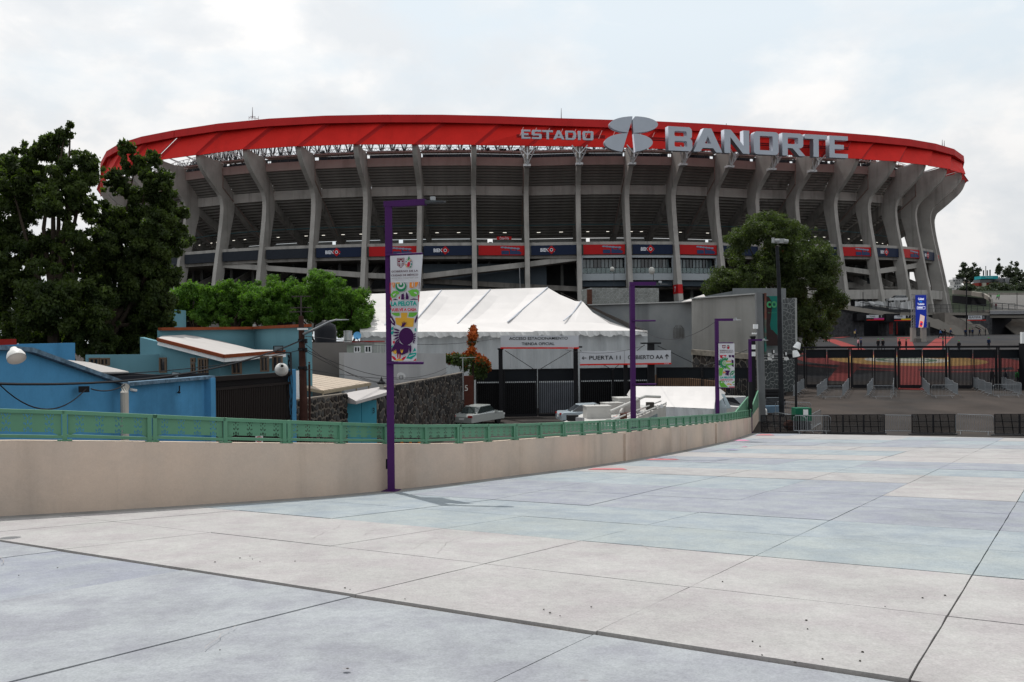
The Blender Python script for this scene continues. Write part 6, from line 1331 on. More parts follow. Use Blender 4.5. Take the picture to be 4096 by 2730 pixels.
# cars
def car(name, label, loc, rz, col, glassm=GLASSD, scale=1., s_h=1.42, suv=False):
    t = thing(name, label, 'car', loc, rz)
    Lc, W = 4.5*scale, 1.76*scale; hb = .92 if not suv else 1.05
    top = [(-2.2, .35), (-2.22, .75), (-2.05, .92), (-1.35, .98), (-.75, 1.38), (.55, 1.42), (1.15, 1.0), (2.0, .88), (2.22, .68), (2.24, .35)] if not suv else [(-2.2, .4), (-2.25, .95), (-2.1, 1.15), (-1.85, 1.62), (.4, 1.68), (1.15, 1.15), (2.0, 1.02), (2.24, .75), (2.25, .4)]
    def sec(pts, w_, y0): return [(x, y0*w_, z) for x, z in pts]
    body = [(x, min(z, hb)) for x, z in top]
    mb = MB(); m = len(body)
    ring_ = []
    for y, sc_ in ((-.5, .94), (-.47, 1.), (.47, 1.), (.5, .94)): ring_.append([Vector((x*(1 if abs(y) < .49 else .985), y*W, z if abs(y) < .49 else .35+(z-.35)*.93)) for x, z in body])
    vs = [v for r_ in ring_ for v in r_]; fs = [tuple(range(m))[::-1], tuple(range(3*m, 4*m))]
    for k in range(3): fs += [(k*m+i, k*m+(i+1) % m, (k+1)*m+(i+1) % m, (k+1)*m+i) for i in range(m)]
    mb.add(vs, fs); me = mb.mesh('body', M('car_paint_'+name+str(int(col[0]*100)), col, .3, .03, spec=.6)); me.materials[0].node_tree.nodes['Principled BSDF'].inputs['Coat Weight'].default_value = .4; inst('body', me, t)
    cab = [(x, z) for x, z in top if z > hb]; x0, x1 = ((-1.42, 1.28) if not suv else (-2.12, 1.32))
    cabp = [(x0, hb-.02)]+cab+[(x1, hb-.02)]; mb = MB(); m = len(cabp)
    a = [Vector((x, -.46*W if z < hb else -.38*W, z)) for x, z in cabp]; b = [Vector((x, -p.y, z)) for (x, z), p in zip(cabp, a)]
    mb.add(a+b, [tuple(range(m))[::-1], tuple(range(m, 2*m))]+[(i, (i+1) % m, m+(i+1) % m, m+i) for i in range(m)]); inst('cabin_glass', mb.mesh('cabin_glass', glassm), t)
    mb = MB(); rt = [p for p in cab if p[1] > s_h-.12 or p[1] > 1.35]
    mb.hexa([Vector((rt[0][0]-.05, -.385*W, rt[0][1]-.03)), Vector((rt[-1][0]+.05, -.385*W, rt[-1][1]-.03)), Vector((rt[-1][0]+.05, .385*W, rt[-1][1]-.03)), Vector((rt[0][0]-.05, .385*W, rt[0][1]-.03)), Vector((rt[0][0], -.36*W, rt[0][1]+.03)), Vector((rt[-1][0], -.36*W, rt[-1][1]+.03)), Vector((rt[-1][0], .36*W, rt[-1][1]+.03)), Vector((rt[0][0], .36*W, rt[0][1]+.03))])
    for s_ in (-1, 1):
        for (xa, za_), (xb, zb_) in (((x0, hb), cab[0]), (cab[-1], (x1, hb)), ((-.1, hb), (-.1, cab[0][1]))): mb.bar(Vector((xa, s_*.455*W if za_ <= hb else s_*.385*W, za_)), Vector((xb, s_*.455*W if zb_ <= hb else s_*.385*W, zb_)), .07, .05)
    inst('roof', mb.mesh('roof', me.materials[0]), t)
    wm = MB().lathe([(.001, -.1), (.20, -.1), (.31, -.09), (.33, -.05), (.33, .05), (.31, .09), (.001, .1)], None, 18, mat=Matrix.Rotation(R(90), 4, 'X')).mesh('wheel', M('tyre_rubber', (.015, .015, .016), .9)); rm = MB().lathe([(.001, -.115), (.19, -.11), (.2, -.09)], None, 14, mat=Matrix.Rotation(R(90), 4, 'X')).mesh('rim', M('brushed_steel'))
    for x in (-1.38, 1.38):
        for s_ in (-1, 1): wo = inst('wheel', wm, t, Matrix.Translation((x, s_*(W/2-.1), .33)), True); inst('rim', rm, wo, Matrix.Rotation(R(0 if s_ < 0 else 180), 4, 'Z'), True)
    for s_ in (-1, 1):
        inst('tail_light', MB().box((-2.2, s_*.68, .78), (.08, .34, .14)).mesh('tail_light', M('tail_red', (.30, .02, .02), .3)), t); inst('headlight', MB().box((2.15, s_*.68, .68), (.14, .32, .13)).mesh('headlight', M('headlight_clear', (.6, .6, .6), .2)), t)
        inst('mirror', MB().box((.95, s_*(W/2+.06), .95), (.12, .18, .12)).mesh('mirror', me.materials[0]), t)
    inst('number_plate', MB().box((-2.24, 0, .6), (.02, .4, .13)).mesh('number_plate', WHITEP), t)
    return t
pc = P(1912, 1365, 60.5); car('silver_car', 'silver four-door saloon seen from behind, parked by the stone wall', (pc.x, 60.5, STREET), R(60), (.33, .35, .34), M('rear_glass', (.03, .04, .04), .06, spec=.9), .95)
pc = P(2352, 1365, 60.5); car('parked_car', 'pale blue grey car half hidden behind the truck roof boxes', (pc.x, 60.8, STREET), R(10), (.36, .42, .46), suv=False)
pc = P(2938, 1365, 63); car('parked_suv', 'white sport utility car between the small tent and the right gate', (pc.x, 63, STREET), R(-55), (.55, .54, .52), suv=True)
for i, u in enumerate((1607, 1642, 1677)):
    p = P(u, 1800, 38); o = MB().tube([Vector((p.x, 38, STREET)), P(u, 1764, 38)], .07, 10).build('bollard', M('orange_paint', (.45, .15, .03), .6)); tag(o, ['first orange bollard right of the purple lamp foot, seen under the railing', 'middle orange bollard seen under the railing', 'rightmost orange bollard seen under the railing'][i], 'bollard', 'orange bollards in the street')
sgp = thing('no_parking_sign', 'small no parking sign with a crossed letter E seen below the railing', 'sign', P(1037, 1790, 28.)); q = P(1037, 1765, 28.); MB().box(q, (.24, .02, .36)).build('plate', WHITEP, sgp); text('lettering', 'E', BLACK, q+Vector((0, -.015, .06)), (1, 0, 0), h_=.12, parent=sgp); MB().bar(Vector((q.x, 28.03, STREET)), q+Vector((0, .03, 0)), .05, .04).build('post', M('galvanised'), sgp)
mb = MB(); 
rgp = [(-.09, .0), (.09, .0)]
MB().add([q+Vector((x*.1, -.014, .06+z*.1)) for x, z in ell(0, 0, 1, 1, 20)]+[q+Vector((x*.078, -.014, .06+z*.078)) for x, z in ell(0, 0, 1, 1, 20)], [(i, (i+1) % 20, 20+(i+1) % 20, 20+i) for i in range(20)]).build('red_ring', SIGNR, sgp)
# ================================================================ PURPLE LAMPS AND BANNERS
PURP = M('purple_paint', (.050, .012, .078), .6, .08, 1.5, spec=.12)
def lampP(u, v, Z, H, ang, label, arms=(), sleeve=None, k=0):
    b = P(u, v, Z); b.z = pz(Z); t = thing('street_lamp', label, 'street lamp', b, group='purple angular street lamps along the parapet')
    d = Vector((math.cos(R(ang)), math.sin(R(ang)), 0)); n = Vector((-d.y, d.x, 0)); top = b+UZ*H
    w_ = .15
    MB().bar(b, top-UZ*.12, w_, w_, up=d.lerp(n, .32 if Z < 20 else .1).normalized()).build('pole', PURP, t)
    MB().bar(top-UZ*.055-d*.08, top-UZ*.055+d*.82, .13, .12).build('arm', PURP, t)
    mb = MB(); a = top-UZ*.06+d*.82
    mb.bar(a, a+d*.14, .09, .07); mb.hexa([a+d*.12-n*.13-UZ*.03, a+d*.42-n*.06-UZ*.02, a+d*.42+n*.06-UZ*.02, a+d*.12+n*.13-UZ*.03, a+d*.12-n*.11+UZ*.02, a+d*.42-n*.05+UZ*.0, a+d*.42+n*.05+UZ*.0, a+d*.12+n*.11+UZ*.02])
    hd = mb.build('lamp_head', M('lamp_head_dark', (.045, .05, .055), .4, .05) if Z < 35 else M('galvanised'), t); MB().tube([a+d*.16+UZ*.02, a+d*.16+UZ*.10], .055, 12).build('photocell', M('galvanised'), hd)
    for z_ in arms: MB().tube([b+UZ*z_+Vector((d.y, -d.x, 0))*.10-d*.02, b+UZ*z_+Vector((d.y, -d.x, 0))*.10+d*.78], .028, 8).build('banner_rod', PURP, t)
    MB().box(b+UZ*.55-d*.085, (.02, .09, .2), R(ang)).build('hatch', BLACK, t)
    MB().box(b+UZ*.008, (.30, .30, .016), R(ang)).build('base_plate', PURP, t)
    if sleeve: MB().box(b+UZ*(sleeve[0]+sleeve[1])/2, (.22, .2, sleeve[1]-sleeve[0])).build('sleeve', BLACK, t)
    return t, b, d
def vz(v, u, Z): return P(u, v, Z).z
L1 = lampP(1565, 1965, 17.4, 5.92, -17, 'nearest tall purple lamp post at the parapet, with the large hanging banner', (vz(1452, 1600, 17.4)-pz(17.4), vz(1021, 1600, 17.3)-pz(17.4)))
L2 = lampP(2535, 1838, 28.95, 5.93, 6, 'second purple lamp post, with two empty banner rods', (vz(1285, 2560, 29)-pz(29), vz(1538, 2560, 29)-pz(29)))
L3 = lampP(2871, 1766, 41.2, 5.93, 8, 'third purple lamp post, with the smaller banner', (vz(1553, 2900, 41)-pz(41.2), vz(1373, 2900, 41)-pz(41.2)))
L4 = lampP(3003, 1733, 53.6, 5.9, 12, 'farthest purple lamp post, with a black sleeve round its pole', (), (vz(1648, 3003, 53.6)-pz(53.6), vz(1528, 3003, 53.6)-pz(53.6)))
def fabric(name, c): return M(name, c, .7, .03, 2., transl=.22)
BC = {'w': fabric('banner_white', (.60, .60, .63)), 'm': fabric('banner_maroon', (.17, .018, .045)), 'k': fabric('banner_dark', (.055, .012, .02)), 'g': fabric('banner_green', (.02, .22, .09)), 'l': fabric('banner_lightgreen', (.14, .42, .06)), 'o': fabric('banner_orange', (.70, .24, .04)),
      'y': fabric('banner_yellow', (.68, .38, .05)), 'p': fabric('banner_purple', (.055, .012, .075)), 't': fabric('banner_teal', (.012, .32, .27)), 'r': fabric('banner_red', (.52, .02, .05)), 'n': fabric('banner_grey', (.22, .20, .18))}
def banner(label, lamp, conv, outline, shapes, texts, zoff=.0):
    t_, b, d = lamp; n = Vector((d.y, -d.x, 0)); A = b+n*.13
    def onp(x, y): u, v = conv(x, y); r_ = P(u, v, 1.); return r_*((A.dot(n))/r_.dot(n))
    O = onp(*outline[0]); ban = thing('banner', label, 'banner', O)
    _, ax, ay, an = basis(O, d)
    def loc(x, y): q = onp(x, y)-O; return (q.dot(ax), q.z)
    op = [loc(*p) for p in outline]
    MB().prism(op, O, ax, UZ, an, -.006, .0).build('cloth', BC['w'], ban)
    ox = min(p[0] for p in op); 
    def clipx(pl): return pl
    for i, (c, pts) in enumerate(shapes):
        q = [loc(*p) for p in pts]; mb = MB(); m = len(q); off = .002+.0012*(i % 40)
        mb.add([O+ax*x+UZ*z+an*off for x, z in q], [tuple(range(m))]); mb.build('print', BC[c], ban)
    for (txt, x0, y0, x1, y1, c, bold) in texts:
        a = loc(x0, y1); b2 = loc(x1, y0); me = text_mesh(txt, b2[0]-a[0], b2[1]-a[1], bold=bold)
        put2d(me, 'lettering', BC[c], O+ax*((a[0]+b2[0])/2)+UZ*((a[1]+b2[1])/2), ax, off=.056, parent=ban)
    return ban
def E_(c, x, y, rx, ry, rot=0, n=18, a0=0, a1=360):
    p = []
    for i in range(n):
        a = R(a0+(a1-a0)*i/(n if a1-a0 >= 360 else n-1)); px, py = rx*math.cos(a), ry*math.sin(a); cr, sr_ = math.cos(R(rot)), math.sin(R(rot)); p.append((x+px*cr-py*sr_, y+px*sr_+py*cr))
    return (c, p)
def leafs(c, x, y, l, w_, rot):
    cr, sr_ = math.cos(R(rot)), math.sin(R(rot)); return (c, [(x+px*cr-py*sr_, y+px*sr_+py*cr) for px, py in ((0, 0), (l*.25, -w_*.5), (l*.6, -w_*.5), (l, 0), (l*.6, w_*.5), (l*.25, w_*.5))])
cv1 = lambda x, y: (1380+x/3.016, 980+y/3.016)
sh = [('m', [(627, 160), (718, 157), (716, 240), (675, 282), (630, 250)]), ('w', [(633, 166), (712, 163), (710, 237), (675, 273), (636, 246)]), ('m', [(637, 170), (708, 167), (706, 234), (675, 268), (640, 243)]), ('w', [(668, 190), (684, 189), (683, 262), (670, 262)]), ('w', [(640, 214), (706, 212), (706, 220), (640, 222)]), ('w', [(645, 180), (660, 180), (660, 190), (645, 190)]), ('w', [(690, 180), (703, 180), (703, 190), (690, 190)]), ('w', [(647, 228), (662, 228), (660, 240), (650, 240)]), ('w', [(690, 228), (700, 228), (698, 240), (690, 240)]),
      E_('n', 772, 222, 44, 60), E_('w', 772, 222, 40, 56), E_('g', 775, 165, 8, 22), E_('l', 762, 185, 10, 8), E_('o', 790, 190, 10, 8), E_('t', 745, 205, 9, 7), E_('r', 772, 238, 18, 34, 15), E_('t', 805, 235, 8, 12), E_('o', 742, 240, 8, 8), E_('p', 800, 205, 8, 6), E_('g', 795, 268, 10, 8), E_('y', 748, 265, 8, 7),
      # upper pattern
      ('r', [(547, 460), (562, 460), (556, 520), (556, 590), (548, 590)]), ('o', [(568, 458), (606, 456), (606, 500), (596, 530), (580, 500)]), E_('w', 588, 480, 4, 22), E_('g', 683, 505, 66, 62), E_('w', 683, 490, 48, 46), E_('g', 683, 484, 32, 30), E_('y', 650, 458, 28, 12), E_('w', 683, 470, 14, 18),
      ('w', [(600, 440), (770, 436), (770, 453), (600, 457)]), ('o', [(788, 456), (840, 453), (836, 520), (786, 520)]), E_('w', 822, 480, 6, 32), ('o', [(850, 452), (898, 450), (880, 490), (858, 520)]), ('m', [(905, 450), (913, 450), (906, 540), (900, 530)]),
      ('l', [(560, 600), (600, 558), (640, 558), (668, 585), (650, 600), (630, 600), (622, 630), (575, 642)]), ('l', [(768, 560), (820, 540), (880, 540), (900, 560), (895, 600), (850, 628), (810, 620)]), ('w', [(842, 572), (870, 574), (884, 600), (870, 594), (842, 582)]), ('w', [(590, 600), (625, 586), (622, 594), (598, 622)]),
      ('p', [(690, 600), (722, 586), (726, 662), (688, 662)]), ('p', [(748, 570), (765, 590), (780, 630), (778, 658), (744, 662)]), ('r', [(640, 645), (668, 612), (664, 655)]), ('p', [(580, 662), (610, 652), (642, 665), (640, 668), (580, 668)]), ('p', [(788, 660), (830, 646), (880, 658), (880, 664), (788, 664)]), ('r', [(546, 620), (565, 650), (566, 740), (548, 760)]), E_('w', 552, 695, 6, 28), ('r', [(884, 610), (900, 600), (892, 690), (886, 690)]), ('t', [(548, 790), (556, 790), (556, 820), (548, 815)]),
      # lower pattern
      ('l', [(560, 822), (660, 820), (664, 856), (630, 862), (590, 850)]), ('l', [(775, 818), (880, 816), (860, 850), (820, 872), (766, 868)]), ('y', [(676, 820), (758, 820), (748, 880), (838, 886), (826, 990), (760, 992), (690, 985), (622, 960), (608, 880), (680, 880)]),
      ('p', [(548, 838), (580, 880), (608, 930), (606, 978), (575, 960), (552, 930)]), ('w', [(556, 880), (590, 940), (586, 946), (552, 895)]), ('p', [(876, 840), (880, 880), (862, 930), (846, 950), (844, 910)]), ('t', [(565, 1000), (590, 985), (586, 1030), (562, 1028)]), ('t', [(560, 1050), (592, 1036), (584, 1080), (566, 1084)]), ('t', [(846, 1010), (860, 1005), (860, 1045), (845, 1045)]),
      # dark rounded stand-in shape with fronds
      E_('w', 745, 1105, 98, 115), E_('p', 745, 1105, 90, 106), ] + [leafs('p', 668, 1040+i*22, 90, 20, 200-i*16) for i in range(6)] + [leafs('p', 828, 1085+i*18, 40, 16, -20+i*22) for i in range(5)] + [
      ('p', [(680, 1000), (700, 960), (694, 930), (712, 950), (720, 918), (730, 946), (752, 930), (742, 958), (716, 990)]), ('p', [(650, 1170), (700, 1200), (790, 1215), (770, 1300), (700, 1330), (620, 1300), (572, 1290), (575, 1250), (620, 1180)]),
      leafs('p', 660, 1170, 90, 26, 100), leafs('p', 800, 1200, 120, 26, 92), ('r', [(585, 1165), (612, 1155), (608, 1195), (590, 1190)]), ('t', [(572, 1220), (592, 1210), (584, 1238), (574, 1240)])] + [
      leafs('y', 625, 1320, 60, 14, a) for a in (-140, -115, -90)] + [leafs('y', 695, 1310, 55, 13, a) for a in (-100, -70, -40, -15)] + [
      leafs('r', 650, 1390, 130, 44, -88), leafs('w', 650, 1380, 90, 12, -88), leafs('r', 620, 1395, 80, 30, -135), leafs('r', 680, 1395, 80, 28, -40), E_('y', 655, 1398, 44, 22, 0, 14, 180, 360), ('t', [(740, 1370), (780, 1310), (862, 1300), (862, 1330), (800, 1380)]), ('t', [(820, 1290), (845, 1240), (858, 1280)]), ('w', [(770, 1340), (850, 1318), (850, 1324), (780, 1352)]), ('r', [(826, 1398), (862, 1366), (860, 1398)])]
banner('large white banner reading LA PELOTA VUELVE A CASA over colourful leaf patterns', L1, cv1, [(545, 135), (565, 1402), (860, 1398), (885, 800), (938, 118)], sh,
       [('GOBIERNO DE LA', 573, 303, 895, 338, 'k', .03), ('CIUDAD DE MÉXICO', 570, 346, 895, 385, 'k', .03), ('CAPITAL DE LA TRANSFORMACIÓN', 568, 388, 895, 417, 'n', 0), ('LA PELOTA', 568, 678, 880, 742, 't', .05), ('VUELVE A CASA', 570, 762, 876, 806, 'r', .045)])
cv3 = lambda x, y: (2830+x/5.229, 1280+y/5.229)
sh3 = [('m', [(305, 530), (380, 528), (376, 585), (342, 608), (308, 585)]), ('w', [(335, 540), (350, 540), (350, 600), (335, 600)]), ('w', [(308, 558), (376, 556), (376, 564), (308, 566)]), E_('n', 432, 570, 34, 46), E_('r', 436, 585, 20, 26), E_('w', 415, 560, 8, 8), E_('w', 450, 560, 7, 7),
       ('r', [(255, 740), (400, 738), (380, 770), (300, 805), (270, 800)]), E_('w', 335, 770, 26, 18), ('p', [(440, 738), (556, 738), (556, 800), (520, 780), (450, 790)]), E_('w', 495, 765, 8, 26), ('p', [(235, 850), (270, 830), (262, 960), (236, 950)]), ('p', [(500, 830), (545, 850), (545, 990), (505, 960)])] + [
       leafs('g', 360+50*math.cos(R(a)), 905+50*math.sin(R(a)), 85, 26, a) for a in range(60, 320, 20)] + [leafs('o', 400+i*24, 890, 40, 18, -100+i*6) for i in range(4)] + [E_('l', 350, 905, 34, 34), E_('w', 350, 905, 22, 22), E_('l', 350, 905, 12, 12), ('l', [(370, 940), (400, 920), (530, 905), (540, 930), (450, 950), (400, 960), (480, 1030), (455, 1045), (400, 1010)]),
       ('l', [(237, 1000), (330, 1010), (310, 1080), (300, 1165), (240, 1170)]), ('o', [(318, 1075), (380, 1098), (320, 1126)]), ('p', [(350, 1060), (470, 1060), (440, 1110), (435, 1170), (355, 1140), (390, 1110)]), ('g', [(455, 1140), (500, 1070), (556, 1060), (556, 1100), (520, 1150)]), ('w', [(480, 1120), (540, 1080), (545, 1088), (490, 1130)]), ('t', [(530, 1180), (556, 1150), (556, 1230), (530, 1210)]), ('t', [(460, 1170), (480, 1145), (495, 1170)]),
       ('l', [(243, 1275), (310, 1275), (360, 1340), (435, 1412), (280, 1412), (250, 1350)]), E_('w', 296, 1306, 14, 14), ('y', [(400, 1345), (440, 1328), (490, 1340), (510, 1372), (490, 1370), (450, 1352), (410, 1362)]), ('g', [(330, 1280), (350, 1280), (356, 1305), (340, 1305)]), ('g', [(380, 1278), (400, 1278), (404, 1300)]), ('g', [(430, 1278), (445, 1278), (440, 1300)]), ('l', [(505, 1320), (560, 1280), (562, 1310), (530, 1330)]), ('r', [(440, 1395), (565, 1398), (565, 1415), (460, 1412)]), ('g', [(525, 1350), (562, 1350), (562, 1372)])]
banner('smaller white banner reading LA PELOTA VUELVE A CASA with green feather pattern', L3, cv3, [(228, 496), (240, 1412), (568, 1420), (564, 496)], sh3,
       [('GOBIERNO DE LA', 248, 628, 530, 652, 'k', .03), ('CIUDAD DE MÉXICO', 246, 660, 535, 688, 'k', .03), ('CAPITAL DE LA TRANSFORMACIÓN', 246, 694, 535, 706, 'n', 0), ('LA PELOTA', 258, 1184, 524, 1228, 't', .05), ('VUELVE A CASA', 260, 1240, 524, 1270, 'r', .045)])
# ================================================================ TURNSTILE GATES ON THE RIGHT
def ZG(u): return 79.2-(u-3190)/900*2.9
us = [(3222, 3305), (3308, 3394), (3406, 3492), (3495, 3580), (3594, 3687), (3690, 3783), (3797, 3889), (3892, 3983), (3998, 4090), (4096, 4190)]
names_ = ['first', 'second', 'third', 'fourth', 'fifth', 'sixth', 'seventh', 'eighth', 'ninth', 'tenth']
for i, (a, b) in enumerate(us):
    Za, Zb = ZG(a), ZG(b); u = (a+b)/2; Z = (Za+Zb)/2
    zt_, zs0, zbt = P(u, 1399, Z).z, P(u, 1433, Z).z, gz(Z)+.05
    gate_leaf('perimeter_gate', f'{names_[i]} black barred gate leaf from the left in the long forecourt gate line' if i < 9 else 'black gate leaf cut off by the right edge of the picture', a, Za, b, Zb, zt_, zbt, zs0, zt_-.04, 15, group='black barred forecourt gates', base_h=.30, barw=.062)
gate_leaf('perimeter_gate', 'narrow black barred fence piece at the left end of the forecourt gates', 3186, 79.3, 3216, 79.1, P(3200, 1404, 79).z, gz(79), P(3200, 1408, 79).z, P(3200, 1404, 79).z, 6, group='black barred forecourt gates')
mb = MB(); mb.bar(P(3184, 1390, 79.4), P(4090, 1386, 76.3), .14, .14, up=UZ); mb.bar(P(3184, 1394, 79.35), P(4090, 1390.5, 76.25), .05, .05); o = mb.build('gate_beam', GATEM); tag(o, 'long black overhead beam along the top of the forecourt gates', 'beam')
for i, u in enumerate((3218, 3396, 3404, 3583, 3591, 3786, 3795, 3987, 3995)):
    Z = ZG(u); p = P(u, 1389, Z); o = MB().bar(Vector((p.x, p.y, gz(Z)-.1)), p, .10, .10, up=Vector((0, 1, 0))).build('beam_post', GATEM)
    tag(o, f'{["first","second","third","fourth","fifth","sixth","seventh","eighth","ninth"][i]} slim black post from the left holding the long gate beam', 'post', 'slim posts under the gate beam')
mb = MB(); p = P(4095, 1560, 75.5); mb.box(Vector((p.x+.4, 75.5, gz(75)+2.1)), (.9, 1.2, 4.2)); o = mb.build('gate_pier', BLACK); tag(o, 'black gate pier at the right edge with a white box on top', 'pier'); o = MB().box(P(4092, 1352, 75.2), (.34, .3, 1.0)).build('white_box', WHITEP); tag(o, 'white upright box on the black pier at the right edge', 'box')
# ================================================================ BARRIERS
GALV = M('galvanised_tube', (.22, .235, .25), .4, .08, 2., metal=.45)
def crowd_barrier():
    t = thing('crowd_barrier', 'x', 'barrier'); W, H = 2.2, 1.08
    mb = MB(); r_ = .019
    mb.tube([(-W/2, 0, .18), (-W/2, 0, H-.10), (-W/2+.10, 0, H), (W/2-.10, 0, H), (W/2, 0, H-.10), (W/2, 0, .18), (-W/2, 0, .18)], r_, 7); inst('frame', mb.mesh('frame', GALV), t)
    bm = MB().tube([(0, 0, .19), (0, 0, H-.02)], .012, 5, False).mesh('bar', GALV)
    for i in range(1, 16): inst('bar', bm, t, Matrix.Translation((-W/2+W*i/16, 0, 0)), True)
    fm = MB().tube([(0, -.28, .0), (0, -.24, .05), (0, -.1, .17), (0, .1, .17), (0, .24, .05), (0, .28, .0)], .014, 6).mesh('foot', GALV)
    for x in (-.8, .8): inst('foot', fm, t, Matrix.Translation((x, 0, .01)), True)
    return t
cb0 = crowd_barrier(); usedcb = [False]
def put_cb(ua, Za, ub, Zb, label, zf=None, wscale=None):
    a, b = P(ua, 1365, Za), P(ub, 1365, Zb); c = (a+b)/2; L_ = math.hypot(b.x-a.x, b.y-a.y); rz = math.atan2(b.y-a.y, b.x-a.x)
    o = cb0 if not usedcb[0] else copy_tree(cb0); usedcb[0] = True
    zz = zf if zf is not None else (max(gz(c.y), pz(c.y)) if c.y < 53 else gz(c.y)); place(o, (c.x, c.y, zz), rz, label, 'steel crowd barriers'); o.scale = (L_/2.2, 1, 1); return o
zf = -5.93
put_cb(3172, 50.6, 3319, 50.2, 'steel crowd barrier in front of the green generator, overlapping two black panels', pz(50.4)+.0)
put_cb(3518, 49.2, 3664, 48.6, 'steel crowd barrier between the second and third black mesh panels', pz(49))
put_cb(3820, 46.6, 3971, 45.6, 'steel crowd barrier between the third and fourth black mesh panels', pz(46))
put_cb(3089, 56, 3220, 52.5, 'steel barrier behind the green generator slanting from the dark pole', zf)
put_cb(3224, 52.5, 3280, 57.5, 'steel barrier right of the generator running away from the camera', zf)
put_cb(3100, 61, 3240, 60, 'steel barrier farther behind the generator, nearly facing the camera', gz(60)); put_cb(3060, 63, 3118, 63, 'steel barrier in front of the black crate pile at the column', gz(63))
lanes = [(3171, 3215), (3266, 3307), (3368, 3394), (3467, 3491), (3570, 3574), (3716, 3686), (3829, 3778), (3965, 3889), (4083, 3996)]
ordn = ['first', 'second', 'third', 'fourth', 'fifth', 'sixth', 'seventh', 'eighth', 'ninth']
for i, (un, uf) in enumerate(lanes):
    a, b = P(un, 1365, 70.8), P(uf, 1365, 77.2)
    for j in range(3):
        p, q = a.lerp(b, j/3), a.lerp(b, (j+1)/3); up_, uq = proj(p)[0], proj(q)[0]
        put_cb(up_, p.y, uq, q.y, f'{["near", "middle", "far"][j]} steel barrier of the {ordn[i]} lane fence from the left before the gates')
for i, (ua, ub) in enumerate(((3285, 3367), (3486, 3569), (3724, 3813), (3972, 4081))): put_cb(ua, 70.4, ub, 70.4, f'steel barrier closing the {["first","second","third","fourth"][i]} gate lane from the left, facing the camera')
# black mesh panels
MESHM = M('black_mesh', (.012, .012, .013), .8, 0, alpha=.45)
def black_panel(ua, Za, ub, Zb, nsec, label):
    a, b = P(ua, 1365, Za), P(ub, 1365, Zb); A = Vector((a.x, a.y, pz(a.y)+.0)); B = Vector((b.x, b.y, pz(b.y)+.0)); d = B-A; L_ = Vector((d.x, d.y, 0)).length; H = 1.12
    t = thing('mesh_barrier', label, 'barrier', (A+B)/2, group='black mesh panel barriers'); ax = d.normalized(); n = Vector((-ax.y, ax.x, 0)).normalized()
    mb = MB(); mb.bar(A-ax*.1+UZ*.03-n*.1, B+ax*.1+UZ*.03-n*.1, .55, .05); mb.build('base_plate', BLACK, t)
    for i in range(nsec):
        p, q = A.lerp(B, i/nsec)+ax*.02, A.lerp(B, (i+1)/nsec)-ax*.02
        mb = MB(); mb.bar(p+UZ*.08, p+UZ*H, .05, .05, up=n); mb.bar(q+UZ*.08, q+UZ*H, .05, .05, up=n)
        for h_ in (.08, .72, .42, H): mb.bar(p+UZ*h_, q+UZ*h_, .025 if h_ in (.72, .42) else .045, .03)
        for s_ in (.28, .66):
            c = p.lerp(q, s_); mb.bar(c+UZ*H, c+UZ*.08+ax*.06+n*.28, .035, .035); mb.bar(c+UZ*.42, c+UZ*.42+n*.22, .025, .025)
        fr = mb.build('frame', BLACK, t); MB().hexa([p+UZ*.1, q+UZ*.1, q+UZ*.1+n*.006, p+UZ*.1+n*.006, p+UZ*(H-.02), q+UZ*(H-.02), q+UZ*(H-.02)+n*.006, p+UZ*(H-.02)+n*.006]).build('mesh_panel', MESHM, fr)
    return t
black_panel(3040, 52.3, 3197, 51.3, 2, 'black mesh barrier at the left, by the last purple lamp'); black_panel(3288, 50.5, 3536, 49.0, 3, 'long black mesh barrier in the middle of the plaza edge'); black_panel(3643, 48.2, 3819, 46.9, 2, 'black mesh barrier between two steel barriers at the plaza edge'); black_panel(3974, 45.4, 4180, 43.8, 2, 'black mesh barrier cut off by the right edge')
# generator, crates, light mast foot
gn = thing('generator', 'green generator box with a white notice on a stand behind the black mesh barrier', 'generator', (P(3203, 1365, 53.5).x, 53.5, zf)); q = Vector(gn.location)
MB().box(q+UZ*1.15, (1.0, .8, .8)).build('housing', M('generator_green', (.008, .10, .055), .45, .1, 2.), gn); MB().box(q+Vector((.12, -.42, 1.3)), (.3, .02, .34)).build('notice', WHITEP, gn); MB().box(q+UZ*.45+Vector((0, 0, 0)), (.9, .7, .5)).build('engine', BLACK, gn); MB().box(q+Vector((.3, 0, .35)), (.7, .4, .25)).build('tank', M('galvanised'), gn); MB().lathe([(.001, -.35), (.3, -.3), (.33, 0), (.3, .3), (.001, .35)], None, 16, mat=Matrix.Translation(q+Vector((-.75, 0, .45))) @ Matrix.Rotation(R(90), 4, 'X')).build('hose_reel', M('rust_brown'), gn)
for i in range(5): o = MB().box(Vector((P(3091, 1365, 66).x+.05*(i % 2), 66, gz(66)+.25+.26*i)), (1.6-.12*(i % 3), .9, .22), .06*i).build('black_crate', BLACK); tag(o, f'{["lowest", "second lowest", "middle", "second highest", "topmost"][i]} black crate in the pile beside the grey column', 'crate')
o = MB().box(Vector((P(3095, 1365, 62).x, 62.2, gz(62)+.35)), (1.4, .5, .5)).build('blue_bin', M('blue_grey_plastic', (.10, .16, .22), .6)); tag(o, 'pale blue grey box in front of the black crates', 'box')
